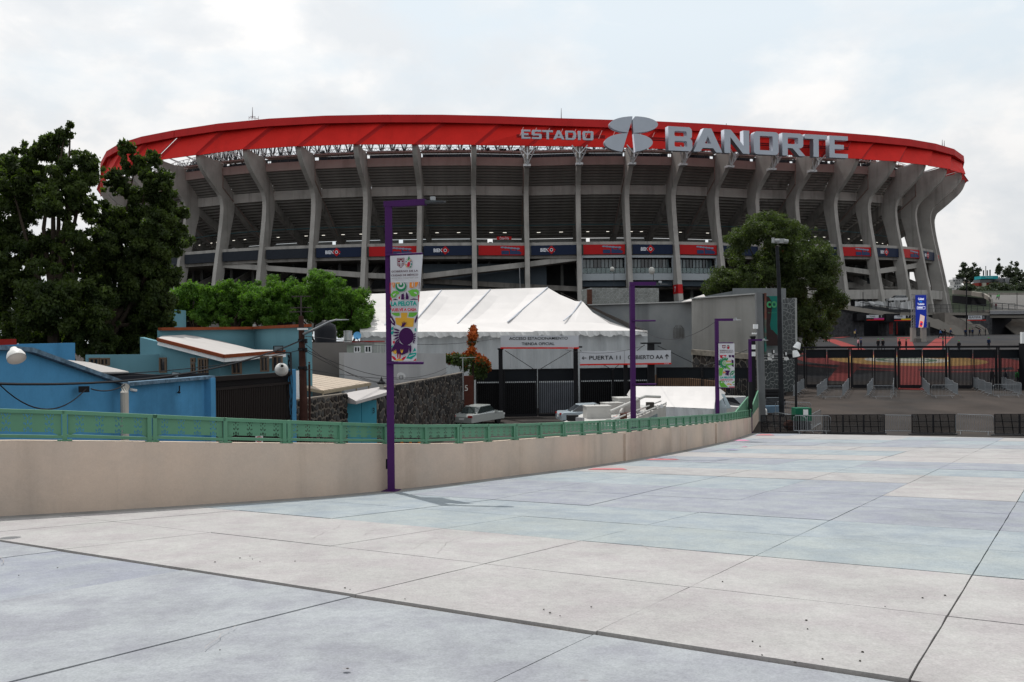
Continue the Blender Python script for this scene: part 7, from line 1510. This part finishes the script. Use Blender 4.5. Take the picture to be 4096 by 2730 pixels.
# ================================================================ LED SCREEN TOWER
ld = thing('screen_tower', 'tall blue advertising screen in a truss frame on two concrete legs', 'advertising screen', (P(3680, 1365, 152).x, 152, gz(152)))
g0_ = gz(152)
for u0, u1 in ((3648, 3664), (3689, 3706)): a = P(u0, 1311, 152); b = P(u1, 1311, 152); MB().box(((a.x+b.x)/2, 152.4, (a.z+g0_)/2), (b.x-a.x, .8, a.z-g0_)).build('leg', M('tower_concrete', (.26, .245, .225), .9, .1), ld)
SCR = M('screen_blue', (.008, .020, .20), .4, 0, emit=.6); mb = MB(); a, b = P(3665, 1311, 151.6), P(3705, 1181, 151.6); mb.box(((a.x+b.x)/2, 151.7, (a.z+b.z)/2), (b.x-a.x, .2, b.z-a.z)); mb.build('screen', SCR, ld)
SW = M('screen_white', (.85, .88, .95), .4, 0, emit=.8); SB = M('screen_cyan', (.02, .28, .85), .4, 0, emit=.8)
for txt, v0, v1, wd, m_ in (('Calidad', 1192, 1201, 1.02, SW), ('Por', 1204, 1211, .5, SB), ('Tradición', 1213, 1221, 1.2, SW)): c = P(3683.5, (v0+v1)/2, 151.5); text('lettering', txt, m_, c, (1, 0, 0), w_=wd, h_=P(0, v0, 151.5).z-P(0, v1, 151.5).z, parent=ld, off=.02, bold=.01)
def sq(u0, v0, u1, v1, m_, name, off=.03): a = P(u0, v1, 151.5); b = P(u1, v0, 151.5); MB().box(((a.x+b.x)/2, 151.5-off, (a.z+b.z)/2), (b.x-a.x, .02, b.z-a.z)).build(name, m_, ld)
sq(3668, 1227, 3700, 1238, SW, 'button_outline'); sq(3669, 1228, 3699, 1237, SCR, 'button_field', .05); sq(3671, 1231, 3690, 1234, SW, 'small_text', .07)
mb = MB(); mb.add([P(u, v, 151.4) for u, v in ((3674, 1311), (3681, 1258), (3699, 1266), (3693, 1311))], [(0, 3, 2, 1)]); mb.build('sack_print', M('screen_beige', (.62, .48, .44), .5, 0, emit=.45), ld)
mb = MB(); mb.add([P(u, v, 151.34) for u, v in ((3678, 1307), (3682, 1284), (3692, 1288), (3688, 1309))], [(0, 3, 2, 1)]); mb.build('red_square', M('screen_red', (.8, .04, .03), .5, 0, emit=.6), ld)
mb = MB(); q = P(3685, 1297, 151.3); mb.box(q, (.5, .02, .16)); mb.box(q, (.16, .03, .5)); mb.build('cross', SCR, ld)
mb = MB()
for u in (3645, 3655, 3660, 3711): mb.bar(P(u, 1312, 152), P(u, 1180, 152), .09, .09)
for i in range(12):
    for ua, ub in ((3645, 3655), (3660, 3665), (3706, 3711)): v = 1310-i*11; mb.bar(P(ua, v, 152), P(ub, v-11, 152), .05, .05)
mb.bar(P(3645, 1179, 152), P(3711, 1179, 152), .12, .12); mb.build('truss', M('mast_grey'), ld)
o = MB().box((P(3670, 1365, 150.5).x, 150.5, gz(150)+.35), (.95, .8, .7)).build('concrete_block', M('dark_concrete_block', (.10, .095, .09), .9)); tag(o, 'dark concrete block between the legs of the screen tower', 'block')
# ================================================================ STADIUM APPROACH: TUNNELS, STAIRS, RAMPS
DST = M('dark_stone_cladding', (.045, .045, .048), .92, .45, 1.6, .03)
CONCL = M('approach_concrete', (.245, .225, .20), .9, .08, .2, streak=.2)
tb = thing('tunnel_building', 'dark stone clad tunnel block with sloping concrete roof edge below the stadium', 'building', (P(3480, 1365, 200).x, 200, .5))
mb = MB(); wall_uv(mb, 3230, 198, 1240, 3420, 200, 1246, 0, 1.); mb.build('wall', DST, tb); mb = MB(); wall_uv(mb, 3420, 200, 1245, 3455, 200, 1250, 0, 1.); mb.build('wall', DST, tb)
mb = MB(); wall_uv(mb, 3455, 204, 1262, 3720, 206, 1275, 0, .6); mb.build('tunnel_back', M('tunnel_dark', (.014, .014, .017), .9), tb)  # near-black colour gives the darkness inside the tunnel openings
for u0, u1 in ((3545, 3578), (3648, 3720)): mb = MB(); wall_uv(mb, u0, 200, 1290, u1, 200.5, 1290, 0, 3.); mb.build('wall', DST, tb)
def band(pts, th_px, Z, mat, name, parent, dep=.6):
    mb = MB()
    for (u0, v0, *z0), (u1, v1, *z1) in zip(pts, pts[1:]):
        Za = z0[0] if z0 else Z; Zb = z1[0] if z1 else Z
        a, b, c, d = P(u0, v0+th_px, Za), P(u1, v1+th_px, Zb), P(u1, v1, Zb), P(u0, v0, Za); y = Vector((0, dep, 0)); mb.hexa([a, b, b+y, a+y, d, c, c+y, d+y])
    return mb.build(name, mat, parent)
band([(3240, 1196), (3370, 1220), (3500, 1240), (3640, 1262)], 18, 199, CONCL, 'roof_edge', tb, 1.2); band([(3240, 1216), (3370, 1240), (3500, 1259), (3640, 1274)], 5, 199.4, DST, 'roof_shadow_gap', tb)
mb = MB(); mb.add([P(u, v, 199.3) for u, v in ((3432, 1256), (3560, 1262), (3560, 1270), (3448, 1283), (3440, 1283))], [(0, 4, 3, 2, 1)]); mb.build('canopy_side', CONCL, tb)
mb = MB(); wall_uv(mb, 3428, 197.5, 1284, 3476, 197.5, 1279, P(0, 1290, 197).z, 5); wall_uv(mb, 3545, 197.5, 1285, 3600, 197.5, 1281, P(0, 1291, 197).z, 5); mb.build('canopy_fin', BLACK, tb)
for i, u in enumerate((3560, 3568, 3588)): MB().bar(P(u, 1338, 198), P(u, 1290, 198), .1, .1).build('red_frame', M('red_frame_paint', (.30, .012, .01), .6), tb)
for u, txt, c2 in ((3466, '2', M('magenta_strip', (.40, .03, .18), .6)), (3577, '3', M('yellow_strip', (.50, .38, .03), .6))):
    sg2 = thing('tunnel_sign', f'white and black sign reading TÚNEL {txt} over the {"pink" if txt == "2" else "yellow"} striped tunnel entrance', 'sign', P(u+30, 1272, 196.5)); Z = 196.5; k_ = 1.0 if txt == '2' else .94
    def rc(x0, y0, x1, y1, m_, nm, off=0): a = P(u+x0*k_, 1261+y1+(2 if txt == '3' else 0), Z-off); b = P(u+x1*k_, 1261+y0+(2 if txt == '3' else 0), Z-off); return MB().box(((a.x+b.x)/2, Z-off, (a.z+b.z)/2), (b.x-a.x, .15, b.z-a.z)).build(nm, m_, sg2)
    rc(0, 0, 48, 12, SIGNW, 'white_field'); rc(48, 0, 70, 12, BLACK, 'black_field'); rc(0, 12, 29, 18, BLACK, 'black_field'); rc(29, 12, 70, 18, c2, 'colour_strip'); rc(0, 18, 70, 21.5, SIGNR, 'red_strip')
    text('lettering', 'TÚNEL', BLACK, P(u+24*k_, 1266, Z-.1), (1, 0, 0), w_=1.4, h_=.42, parent=sg2, off=.05); text('number', txt, SIGNW, P(u+59*k_, 1266, Z-.1), (1, 0, 0), h_=.45, parent=sg2, off=.05, bold=.02)
# deck edge, fences
dk = thing('upper_deck', 'raised concrete deck edge and podium at the foot of the stadium, right of the screen', 'podium', (P(3900, 1365, 212).x, 212, 3))
band([(3600, 1250, 211), (3960, 1252, 211)], 10, 211, CONCL, 'deck_edge', dk, 40); mb = MB(); wall_uv(mb, 3240, 212, 1215, 3700, 214, 1240, 0, 40); mb.build('podium_mass', M('podium_dark', (.06, .06, .062), .9, .2, .5), dk); mb = MB(); wall_uv(mb, 3700, 212, 1256, 3960, 212, 1258, 0, .5); mb.build('podium_wall', DST, dk)
for i, (u0, u1, v0, v1) in enumerate(((3420, 3552, 1206, 1226), (3556, 3648, 1204, 1238))):
    mb = MB(); vs = []
    for j in range(13): u = u0+(u1-u0)*j/12; vs += [P(u, v0+(2.5 if j % 3 == 1 else 0), 211+.3*math.sin(j)), P(u, v1-(4 if 3 < j < 8 and i == 0 else 0), 211+.4*math.sin(j*1.7))]
    mb.add(vs, [(2*j, 2*j+1, 2*j+3, 2*j+2) for j in range(12)]); o = mb.build('tarpaulin', M('tarp_white', (.50, .50, .50), .8, .1, .5)); tag(o, ['white tarpaulin hung under the stadium beam, left of the van', 'white tarpaulin wall behind the parked van'][i], 'tarpaulin')
vn_ = car('white_van', 'white van parked behind the fence above tunnel 3', (P(3590, 1365, 208).x, 208, P(0, 1246, 208).z), R(176), (.42, .42, .42), suv=True, scale=1.15)
def fence(name, label, pts, hpx, Z, npost, mat=DARK_ST, sp_bars=0, posts_w=.10):
    t = thing(name, label, 'fence', P(pts[0][0], pts[0][1], Z)); 
    for (u0, v0), (u1, v1) in zip(pts, pts[1:]):
        mb = MB(); mb.bar(P(u0, v0-hpx, Z), P(u1, v1-hpx, Z), .10, .10); mb.bar(P(u0, v0-hpx*.5, Z), P(u1, v1-hpx*.5, Z), .05, .05); mb.build('rail', mat, t)
        for j in range(npost+1): s_ = j/npost; MB().bar(P(u0+(u1-u0)*s_, v0+(v1-v0)*s_, Z), P(u0+(u1-u0)*s_, v0+(v1-v0)*s_-hpx, Z), posts_w, posts_w).build('post', mat, t)
        if sp_bars:
            mb = MB()
            for j in range(sp_bars): s_ = j/sp_bars; mb.bar(P(u0+(u1-u0)*s_, v0+(v1-v0)*s_, Z), P(u0+(u1-u0)*s_, v0+(v1-v0)*s_-hpx-2, Z), .035, .035)
            mb.build('bars', mat, t, kind='stuff')
    return t
fence('deck_fence', 'tall dark fence along the deck edge between the screen and the overpass', [(3715, 1251), (3958, 1251)], 31, 210.5, 10, sp_bars=60)
fence('spiked_fence', 'black spiked fence on the sloping tunnel roof in front of the tarpaulins', [(3440, 1232), (3640, 1262)], 22, 201, 5, sp_bars=44)
fence('overpass_fence', 'dark railing on the overpass at the right edge', [(3958, 1240), (4060, 1240)], 24, 212, 4)
# stairs
sr_ = thing('staircase', 'wide concrete staircase with solid side walls climbing left to the deck', 'staircase', (P(3850, 1365, 204).x, 204, .4))
x_b, x_t = P(3945, 1365, 203).x, P(3752, 1365, 206).x
for i in range(34):
    t_ = i/34; x = x_b+(x_t-x_b)*(t_+.02); zz = .4+5.4*(i+1)/34; 
    MB().box(((x+x_t)/2-.4, 204.4, zz-.08), (abs(x-x_t)+.4, 6.0, .16)).build('step', M('step_concrete', (.20, .18, .16), .9, .15, .8), sr_) if i < 33 else None
for Z, poly_ in ((200.6, [(3700, 1262), (3735, 1276), (3752, 1277), (3797, 1301), (3818, 1301), (3850, 1320), (3858, 1341), (3822, 1341), (3700, 1300)]), (208, [(3776, 1252), (3826, 1273), (3868, 1275), (3892, 1297), (3918, 1297), (3948, 1316), (3956, 1338), (3935, 1338), (3922, 1316), (3905, 1308), (3880, 1307), (3850, 1290), (3815, 1288), (3776, 1272)])):
    mb = MB(); vs = [P(u, v, Z) for u, v in poly_]; m = len(vs); y = Vector((0, .5, 0)); mb.add(vs+[q+y for q in vs], [tuple(range(m))[::-1], tuple(range(m, 2*m))]+[(i, (i+1) % m, m+(i+1) % m, m+i) for i in range(m)]); mb.build('side_wall', CONCL, sr_)
mb = MB()
for a, b in (((3776, 1256), (3812, 1275)), ((3812, 1275), (3840, 1276)), ((3840, 1276), (3878, 1299)), ((3878, 1299), (3904, 1301)), ((3904, 1301), (3936, 1318))): mb.bar(P(*a, 204), P(*b, 204), .08, .08)
for u, v in ((3776, 1256), (3812, 1275), (3840, 1276), (3878, 1299), (3904, 1301), (3936, 1318)): mb.bar(P(u, v, 204), P(u, v+16, 204), .08, .08)
mb.build('handrail', DARK_ST, sr_)
mb = MB(); wall_uv(mb, 3705, 203, 1293, 3830, 201.5, 1340, 0, .4); o = mb.build('stone_bank', DST); tag(o, 'dark stone bank under the near staircase wall', 'wall')
mb = MB(); wall_uv(mb, 3880, 208.5, 1262, 3960, 208.5, 1262, 0, .4); mb.build('stone_wall_piece', DST, dk)
# overpass and tunnel mouth at right
mb = MB(); wall_uv(mb, 3940, 228, 1250, 4300, 226, 1250, -1, .5); o = mb.build('rear_stone_wall', DST); tag(o, 'dark stone wall behind the second staircase under the overpass', 'wall')
mb = MB(); wall_uv(mb, 3150, 300, 1130, 3775, 300, 1150, -2, .5); mb.build('inner_wall', DARKP, stad)  # added dark backdrop that blocks the sky gap between the pillars
ov = thing('overpass', 'concrete overpass with pipes over a dark passage at the right edge', 'overpass', (P(4030, 1365, 212).x, 212, 3))
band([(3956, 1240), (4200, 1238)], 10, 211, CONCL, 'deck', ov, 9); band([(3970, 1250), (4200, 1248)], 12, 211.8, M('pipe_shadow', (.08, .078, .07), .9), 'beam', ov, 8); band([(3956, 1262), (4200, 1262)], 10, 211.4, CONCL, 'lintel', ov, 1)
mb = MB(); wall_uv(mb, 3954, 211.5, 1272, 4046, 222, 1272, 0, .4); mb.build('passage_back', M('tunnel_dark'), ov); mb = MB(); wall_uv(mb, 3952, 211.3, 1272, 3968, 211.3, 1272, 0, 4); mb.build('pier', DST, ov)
for s_ in range(3): MB().tube([P(3960, 1246+s_*5, 210.6), P(4200, 1245+s_*5, 210.6)], .16, 6).build('pipe', M('mast_grey'), ov)
ss_ = thing('staircase', 'second staircase at the right edge beyond the dark passage', 'staircase', (P(4075, 1365, 216).x, 216, .4))
for i in range(18): MB().box((P(4085, 1365, 216).x+2.5, 214.5+i*.5, .5+i*.23), (10, .5, .22)).build('step', M('step_concrete'), ss_)
sg3 = thing('ramp_sign', 'white sign reading RAMPA 1 with a red strip at the stairs', 'sign', P(3906, 1274, 199)); 
def rc3(u0, v0, u1, v1, m_, nm): a = P(u0, v1, 199); b = P(u1, v0, 199); return MB().box(((a.x+b.x)/2, 199, (a.z+b.z)/2), (b.x-a.x, .15, b.z-a.z)).build(nm, m_, sg3)
rc3(3873, 1263, 3928, 1279, SIGNW, 'white_field'); rc3(3928, 1263, 3942, 1279, BLACK, 'black_field'); rc3(3870, 1280, 3943, 1283.5, SIGNR, 'red_strip'); text('lettering', 'RAMPA', BLACK, P(3900, 1270, 198.9), (1, 0, 0), w_=2.7, h_=.5, parent=sg3, off=.02); text('number', '1', SIGNW, P(3935, 1270, 198.9), (1, 0, 0), h_=.6, parent=sg3, off=.02, bold=.02)
# curved ramp wall behind and asphalt bank
rw = thing('curved_ramp', 'curved concrete ramp rising behind the stadium at the right', 'ramp', (P(3900, 1365, 262).x, 262, 8))
band([(3815, 1160, 275), (3890, 1166, 268), (3938, 1173, 258), (3958, 1184, 250), (3972, 1200, 240), (3970, 1214, 236)], 17, 260, CONCL, 'parapet', rw, 1.0); band([(3815, 1182, 277), (3945, 1195, 262)], 30, 262, M('tunnel_dark'), 'underside', rw, 1.)  # the lower band is a dark sheet for the shade beneath the ramp
bank = MB(); vs = []
for j, (Z, v) in enumerate(((300, 1180), (265, 1205), (236, 1232), (222, 1262))):
    for u in (3966, 4020, 4110, 4400): vs.append(P(u, v, Z))
bank.add(vs, [(j*4+i, (j+1)*4+i, (j+1)*4+i+1, j*4+i+1) for j in range(3) for i in range(3)]); bank.build('ramp_surface', M('asphalt_pale', (.11, .105, .10), .9, .1, .3), kind='structure')
band([(3955, 1172, 300), (4110, 1172, 300), (4400, 1166, 300)], 9, 300, CONCL, 'rear_parapet', rw, .6)
hb = MB(); vs = []
for Z, v in ((300, 1290), (330, 1230), (340, 1176), (420, 1140), (520, 1150)):
    for u in (3780, 3900, 4000, 4400): vs.append(P(u, v+(10 if u < 3850 else 0), Z))
hb.add(vs, [(j*4+i, (j+1)*4+i, (j+1)*4+i+1, j*4+i+1) for j in range(4) for i in range(3)]); hb.build('hill', M('dark_hillside', (.018, .024, .014), .95, .3, .1), kind='structure')
# far buildings on the hill
fbz = 405
fh = thing('teal_topped_building', 'far flat building with a teal rooftop sign band and dark glass front', 'building', P(3960, 1150, fbz)); 
def fb(u0, v0, u1, v1, m_, nm, Z=fbz, th=6., par=None): a, b = P(u0, v1, Z), P(u1, v0, Z); return MB().box(((a.x+b.x)/2, Z+th/2, (a.z+b.z)/2), (b.x-a.x, th, b.z-a.z)).build(nm, m_, par or fh)
fb(3925, 1104, 3992, 1117, M('teal_sign_band', (.02, .27, .30), .6), 'sign_band', fbz-3); text('lettering', 'Dolphins', M('sign_pale', (.35, .55, .58), .7), P(3956, 1110.5, fbz-3.2), (1, 0, 0), w_=3.3, h_=.7, parent=fh, off=.05)
fb(3920, 1117, 4020, 1132, GLASSD, 'glass_front'); fb(3915, 1131, 4000, 1145, M('dark_red_roof', (.16, .02, .015), .8), 'red_base', fbz-1); fb(3990, 1112, 4040, 1140, M('mast_grey'), 'side_wing', fbz+2); fb(3932, 1132, 3945, 1156, M('cream_tower', (.38, .36, .30), .9), 'tower', fbz-2)
for i, (u, v0) in enumerate(((3934, 1082), (3949, 1082), (3960, 1080), (3943, 1065))): MB().bar(P(u, 1104, fbz), P(u, v0, fbz), .5 if i < 3 else .2, .3).build('antenna', DARK_ST, fh)
for i, (u0, v0, u1, v1, c) in enumerate(((3812, 1118, 3850, 1128, .40), (3818, 1128, 3846, 1140, .30), (3815, 1141, 3852, 1152, .42), (3826, 1150, 3862, 1162, .33), (3870, 1158, 3878, 1166, .2))):
    t_ = thing('far_house', ['pale far house at the top of the cluster right of the last pillar', 'grey far house second from the top right of the last pillar', 'white far house in the middle of the cluster right of the last pillar', 'lowest pale far house of the cluster right of the last pillar', 'tiny grey far hut right of the house cluster'][i], 'house', P(u0, v1, 390-i)); fb(u0, v0, u1, v1, M(f'far_house_{i}', (c, c, c*.98), .9), 'wall', 390-i*2, 4., t_)
    for j in range(3): fb(u0+4+j*(u1-u0-8)/3, v0+3, u0+4+j*(u1-u0-8)/3+4, v0+8, GLASSD, 'window', 389.8-i*2, .2, t_)
mb = MB(); 
for j in range(14): mb.bar(P(3812+j*3.4, 1127, 385), P(3812+j*3.4, 1113, 385), .12, .12)
mb.bar(P(3810, 1113, 385), P(3858, 1113, 385), .2, .2); o = mb.build('roof_railing', DARK_ST); tag(o, 'thin dark railing against the sky right of the last stadium pillar', 'railing')
o = thing('arrow_sign', 'red arrow sign pointing right beside the round tree', 'sign', P(3370, 1212, 197)); _, ax, ay, an = basis(P(3361, 1212, 197), (1, 0, 0)); MB().prism([(0, -.22), (1.2, -.22), (1.2, -.4), (1.65, 0), (1.2, .4), (1.2, .22), (0, .22)], P(3361, 1212, 197), ax, UZ, an, 0, .08).build('arrow', SIGNR, o)
# lamp poles of the forecourt
for i, (u, v0, v1, Z, lab) in enumerate(((3452, 1170, 1235, 185, 'thin dark mast in front of the tarpaulins'), (3866, 1120, 1345, 190, 'tall black lamp pole with two globes at the stairs'), (4068, 1172, 1236, 214, 'thin dark pole on the asphalt ramp at the right'), (3782, 1320, 1392, 130, 'thin black upright post behind the gates right of the screen'))):
    t_ = thing('pole', lab, 'pole', P(u, v1, Z)); MB().tube([P(u, v1, Z), P(u, v0, Z)], .12 if i == 1 else .07, 6).build('shaft', BLACK, t_)
    if i == 1:
        for du in (-9, 9): MB().lathe([(.001, -.3), (.3, 0), (.001, .3)], P(u+du, 1131, Z), 10).build('globe', M('smoked_globe', (.18, .15, .12), .3, 0, alpha=.5), t_)
for i, (u, v, Z) in enumerate(((2449, 1078, 93), (2607, 1084, 93))):
    t_ = thing('dish_aerial', ['small white drum aerial on a thin pole above the paved block, left', 'bigger white drum aerial on a thin pole above the paved block, right'][i], 'aerial', P(u+7, 1152, Z)); s2 = 10+5*i
    MB().lathe([(.001, -.1), (s2/F*Z, -.04), (s2/F*Z, .05), (.001, .16)], None, 18, mat=Matrix.Translation(P(u, v, Z)) @ Matrix.Rotation(R(90), 4, 'X') @ Matrix.Rotation(R(35), 4, 'Y')).build('drum', M('aerial_grey', (.36, .36, .34), .5), t_, smooth=True); MB().bar(P(u+7, 1152, Z+.3), P(u+7, v-6, Z+.3), .05, .05).build('mast', DARK_ST, t_)
t_ = thing('thin_mast', 'thin pale mast rising behind the marquee roof', 'mast', P(2080, 1160, 100)); MB().bar(P(2081, 1160, 100), P(2078, 1071, 100), .07, .07).build('shaft', M('mast_grey'), t_)
# ================================================================ PEOPLE
def skin_body(pose):
    J, E2, rad = pose; me = bpy.data.meshes.new('body'); me.from_pydata(J, E2, []); o = bpy.data.objects.new('tmp', me); COL.objects.link(o)
    m = o.modifiers.new('s', 'SKIN'); me.skin_vertices[0].data[0].use_root = True
    for i, r_ in enumerate(rad): me.skin_vertices[0].data[i].radius = (r_, r_)
    sb = o.modifiers.new('b', 'SUBSURF'); sb.levels = 1
    bpy.context.view_layer.update(); dg = bpy.context.evaluated_depsgraph_get(); r2 = bpy.data.meshes.new_from_object(o.evaluated_get(dg)); bpy.data.objects.remove(o); return r2
def pose(stride=.0, arm=.12, bend=0.):
    J = [(0, 0, .95), (0, 0, 1.2), (0, .0-bend*.1, 1.42), (0, 0-bend*.15, 1.5), (0, -bend*.2-.01, 1.62), (0, -bend*.2, 1.74)]; E2 = [(0, 1), (1, 2), (2, 3), (3, 4), (4, 5)]; rad = [.15, .14, .15, .06, .095, .07]
    for s_ in (-1, 1):
        k = len(J); J += [(s_*.10, -s_*stride*.05, .86), (s_*.11, -s_*stride*.28, .48), (s_*.11, -s_*stride*.42+(.12*stride if s_ < 0 else 0), .08), (s_*.12, -s_*stride*.42-.12, .04)]; E2 += [(0, k), (k, k+1), (k+1, k+2), (k+2, k+3)]; rad += [.105, .075, .05, .045]
        k = len(J); J += [(s_*.19, 0, 1.40), (s_*.25, s_*arm*.6, 1.14), (s_*.25, s_*arm-.08, .90), (s_*.25, s_*arm-.10, .80)]; E2 += [(2, k), (k, k+1), (k+1, k+2), (k+2, k+3)]; rad += [.07, .05, .038, .035]
    return J, E2, rad
SKIN = M('skin', (.22, .12, .08), .6); PANTS = M('dark_trousers', (.014, .016, .022), .9); 
SHIRTS = {'navy': M('shirt_navy', (.012, .022, .055), .9), 'black': M('shirt_black', (.012, .012, .014), .9), 'pink': M('shirt_pink', (.55, .28, .32), .9), 'green': M('vest_green', (.04, .42, .08), .8), 'blue': M('shirt_blue', (.05, .12, .28), .9), 'white': M('shirt_white', (.5, .5, .5), .9), 'red': M('shirt_maroon', (.12, .015, .03), .9)}
CAPS = {'blue': M('cap_blue', (.02, .05, .25), .8), 'green': M('cap_green', (.03, .22, .06), .8), 'dark': M('cap_dark', (.012, .012, .015), .8), 'orange': M('cap_orange', (.60, .16, .03), .8)}
BODIES = []
for st_, ar in ((.0, .0), (.8, .25), (.45, -.15)):
    me = skin_body(pose(st_, ar)); me.materials.clear()
    for m_ in (PANTS, SHIRTS['navy'], SKIN): me.materials.append(m_)
    for p in me.polygons:
        c = sum((me.vertices[i].co for i in p.vertices), Vector())/len(p.vertices)
        p.material_index = 0 if c.z < .98 and abs(c.x) < .2 else (2 if c.z > 1.49 or (c.z < .92 and abs(c.x) > .19) else 1)
        p.use_smooth = True
    BODIES.append(me)
capm = MB().lathe([(.105, 0), (.108, .04), (.09, .09), (.04, .12), (.001, .125)], (0, 0, 1.69), 14); capm.hexa([Vector((x, y, z)) for z in (1.69, 1.705) for x, y in ((-.07, -.20), (.07, -.20), (.09, -.06), (-.09, -.06))]); CAPME = capm.mesh('cap', CAPS['dark'])
def person(label, loc, h_, rz, pz_=0, shirt='navy', cap=None, extra=None):
    t = thing('person', label, 'person', loc, rz); sc = h_/1.76; t.scale = (sc, sc, sc)
    o = inst('body', BODIES[pz_], t)
    o.material_slots[1].link = 'OBJECT'; o.material_slots[1].material = SHIRTS[shirt]
    if cap: c = inst('cap', CAPME, t); c.material_slots[0].link = 'OBJECT'; c.material_slots[0].material = CAPS[cap]
    if extra == 'bag': inst('backpack', MB().box((0, .2, 1.25), (.28, .16, .4)).mesh('backpack', M('bag_yellow', (.5, .36, .15), .9)), t)
    return t
pp = [(3422, 1356, 2, 'navy', 'blue', 'person in dark clothes with a yellowish pack walking right of the round tree', 1, 'bag'), (3433, 1399, 1.5, 'pink', 'dark', 'person in a pink shirt standing close behind the gate beam', 0, None), (3444, 1399, 1.5, 'navy', 'blue', 'person in navy with a blue cap beside the one in pink', 0, None),
      (3310, 1369, .5, 'white', None, 'person in pale clothes walking in the shade of the round tree', 1, None), (3513, 1402, 0, 'black', 'green', 'left one of two dark dressed people with green caps behind the third gate pair', 0, None), (3532, 1402, 3, 'black', 'green', 'right one of two dark dressed people with green caps behind the third gate pair', 1, None),
      (3598, 1404, 2, 'black', 'green', 'dark dressed person left on the red stripe behind the gates', 0, None), (3625, 1404, 4, 'black', 'green', 'dark dressed person right on the red stripe behind the gates', 0, None), (3762, 1353, 1, 'blue', 'dark', 'first of three walkers left of the stairs, in blue', 1, None), (3778, 1354, 1, 'black', 'dark', 'second of three walkers left of the stairs, in black', 2, None),
      (3803, 1350, 1.5, 'navy', 'orange', 'walker with an orange cap left of the stairs', 1, None), (3862, 1348, 0, 'navy', None, 'person at the left foot of the stairs beside the lamp pole', 0, None), (3879, 1347, 2, 'black', 'green', 'person with a green cap at the foot of the stairs', 2, None), (3890, 1347, 3, 'navy', 'dark', 'person in navy on the foot of the stairs right of the green cap', 0, None),
      (3918, 1345, 1, 'navy', 'dark', 'lone person in navy before the lower steps', 2, None), (3942, 1344, 4, 'black', 'dark', 'dark dressed person right of the stairs before the passage', 0, None), (3995, 1339, 2, 'black', 'dark', 'left one of two people in the dark passage', 0, None), (4009, 1338, 2, 'black', 'dark', 'right one of two people in the dark passage', 2, None),
      (4070, 1337, 0, 'navy', 'dark', 'first of three people at the second staircase', 0, None), (4082, 1336, 1, 'black', 'dark', 'second of three people at the second staircase', 2, None), (4094, 1336, 2, 'navy', None, 'third of three people at the second staircase, at the edge', 0, None), (3955, 1397, 0, 'navy', 'green', 'person with a green cap standing behind the right gates', 0, None),
      (3772, 1402, 1, 'navy', 'green', 'person with a green cap leaning on the fence right of the red stripe', 0, None), (3836, 1412, 0, 'black', 'green', 'person of whom only head and shoulders show over the gates', 0, None)]
for u, v, rz, shc, cp_, lab, pi_, ex in pp:
    x, y = gp2(u, v); person(lab, (x, y, gz(y)), 1.74, rz, pi_, shc, cp_, ex)
person('left one of two people in green vests on the asphalt ramp', P(3989, 1200, 268), 1.75, .4, 1, 'green', 'dark'); person('right one of two people in green vests on the asphalt ramp', P(3996, 1199, 268), 1.8, 2., 2, 'green', 'green'); person('person in a maroon shirt behind the overpass railing', P(3984, 1238, 214), 1.6, 0, 0, 'red')
x, y = gp2(4022, 1546); person('crouching looking person in navy behind the last full gate', (x, y, gz(y)), 1.6, 1., 2, 'navy', 'dark'); x, y = gp2(4074, 1548); person('person in a green vest behind the gate near the right edge', (x, y, gz(y)), 1.6, 0., 0, 'green', 'dark')
x, y = gp2(3968, 1540); person('dark figure behind the gate left of the paired posts', (x, y, gz(y)), 1.5, 2., 0, 'black', 'dark')
for i, (k, s_, c) in enumerate(((6, .57, 'black'), (6, .72, 'green'), (6, .78, 'black'), (6, .93, 'green'), (6, .975, 'green'), (7, .06, 'green'), (8, .5, 'white'), (12, .12, 'green'))):
    if k == 7 or s_ > .95: s_ = .87 if k == 6 else .84; k = 6
    p = SP(k, s_, -.6, 20.95+.1); person(['dark dressed worker on the stadium concourse above the first BIEN ribbon', 'bending worker in a green vest, leftmost green one on the concourse', 'dark dressed worker beside the leftmost green vest', 'rightmost green vest of the group on the concourse', 'green vest second from the right of the concourse group', 'green vest third from the right of the concourse group', 'pale dressed worker on the concourse left of the balconies', 'green vest on the concourse beside the round tree'][i], p, 1.95, i, 0, c, 'green' if c == 'green' else None)
# drinks kiosk sign on the concourse
ks = thing('kiosk_sign', 'red kiosk sign with white script lettering on the stadium concourse', 'sign', P(2018, 954, 204)); a = P(1987, 960, 205); b = P(2046, 947, 205); MB().box(((a.x+b.x)/2, 205, (a.z+b.z)/2), (b.x-a.x, .2, b.z-a.z)).build('board', LEDR, ks); text('lettering', 'Coca-Cola', LEDW, P(2017, 953.5, 204.8), (1, 0, 0), w_=2.2, h_=.62, parent=ks, off=.02)
for i, (u0, v0, u1, v1, Z) in enumerate(((2650, 948, 2690, 951, 206), (3520, 1095, 3530, 1130, 215))): pass
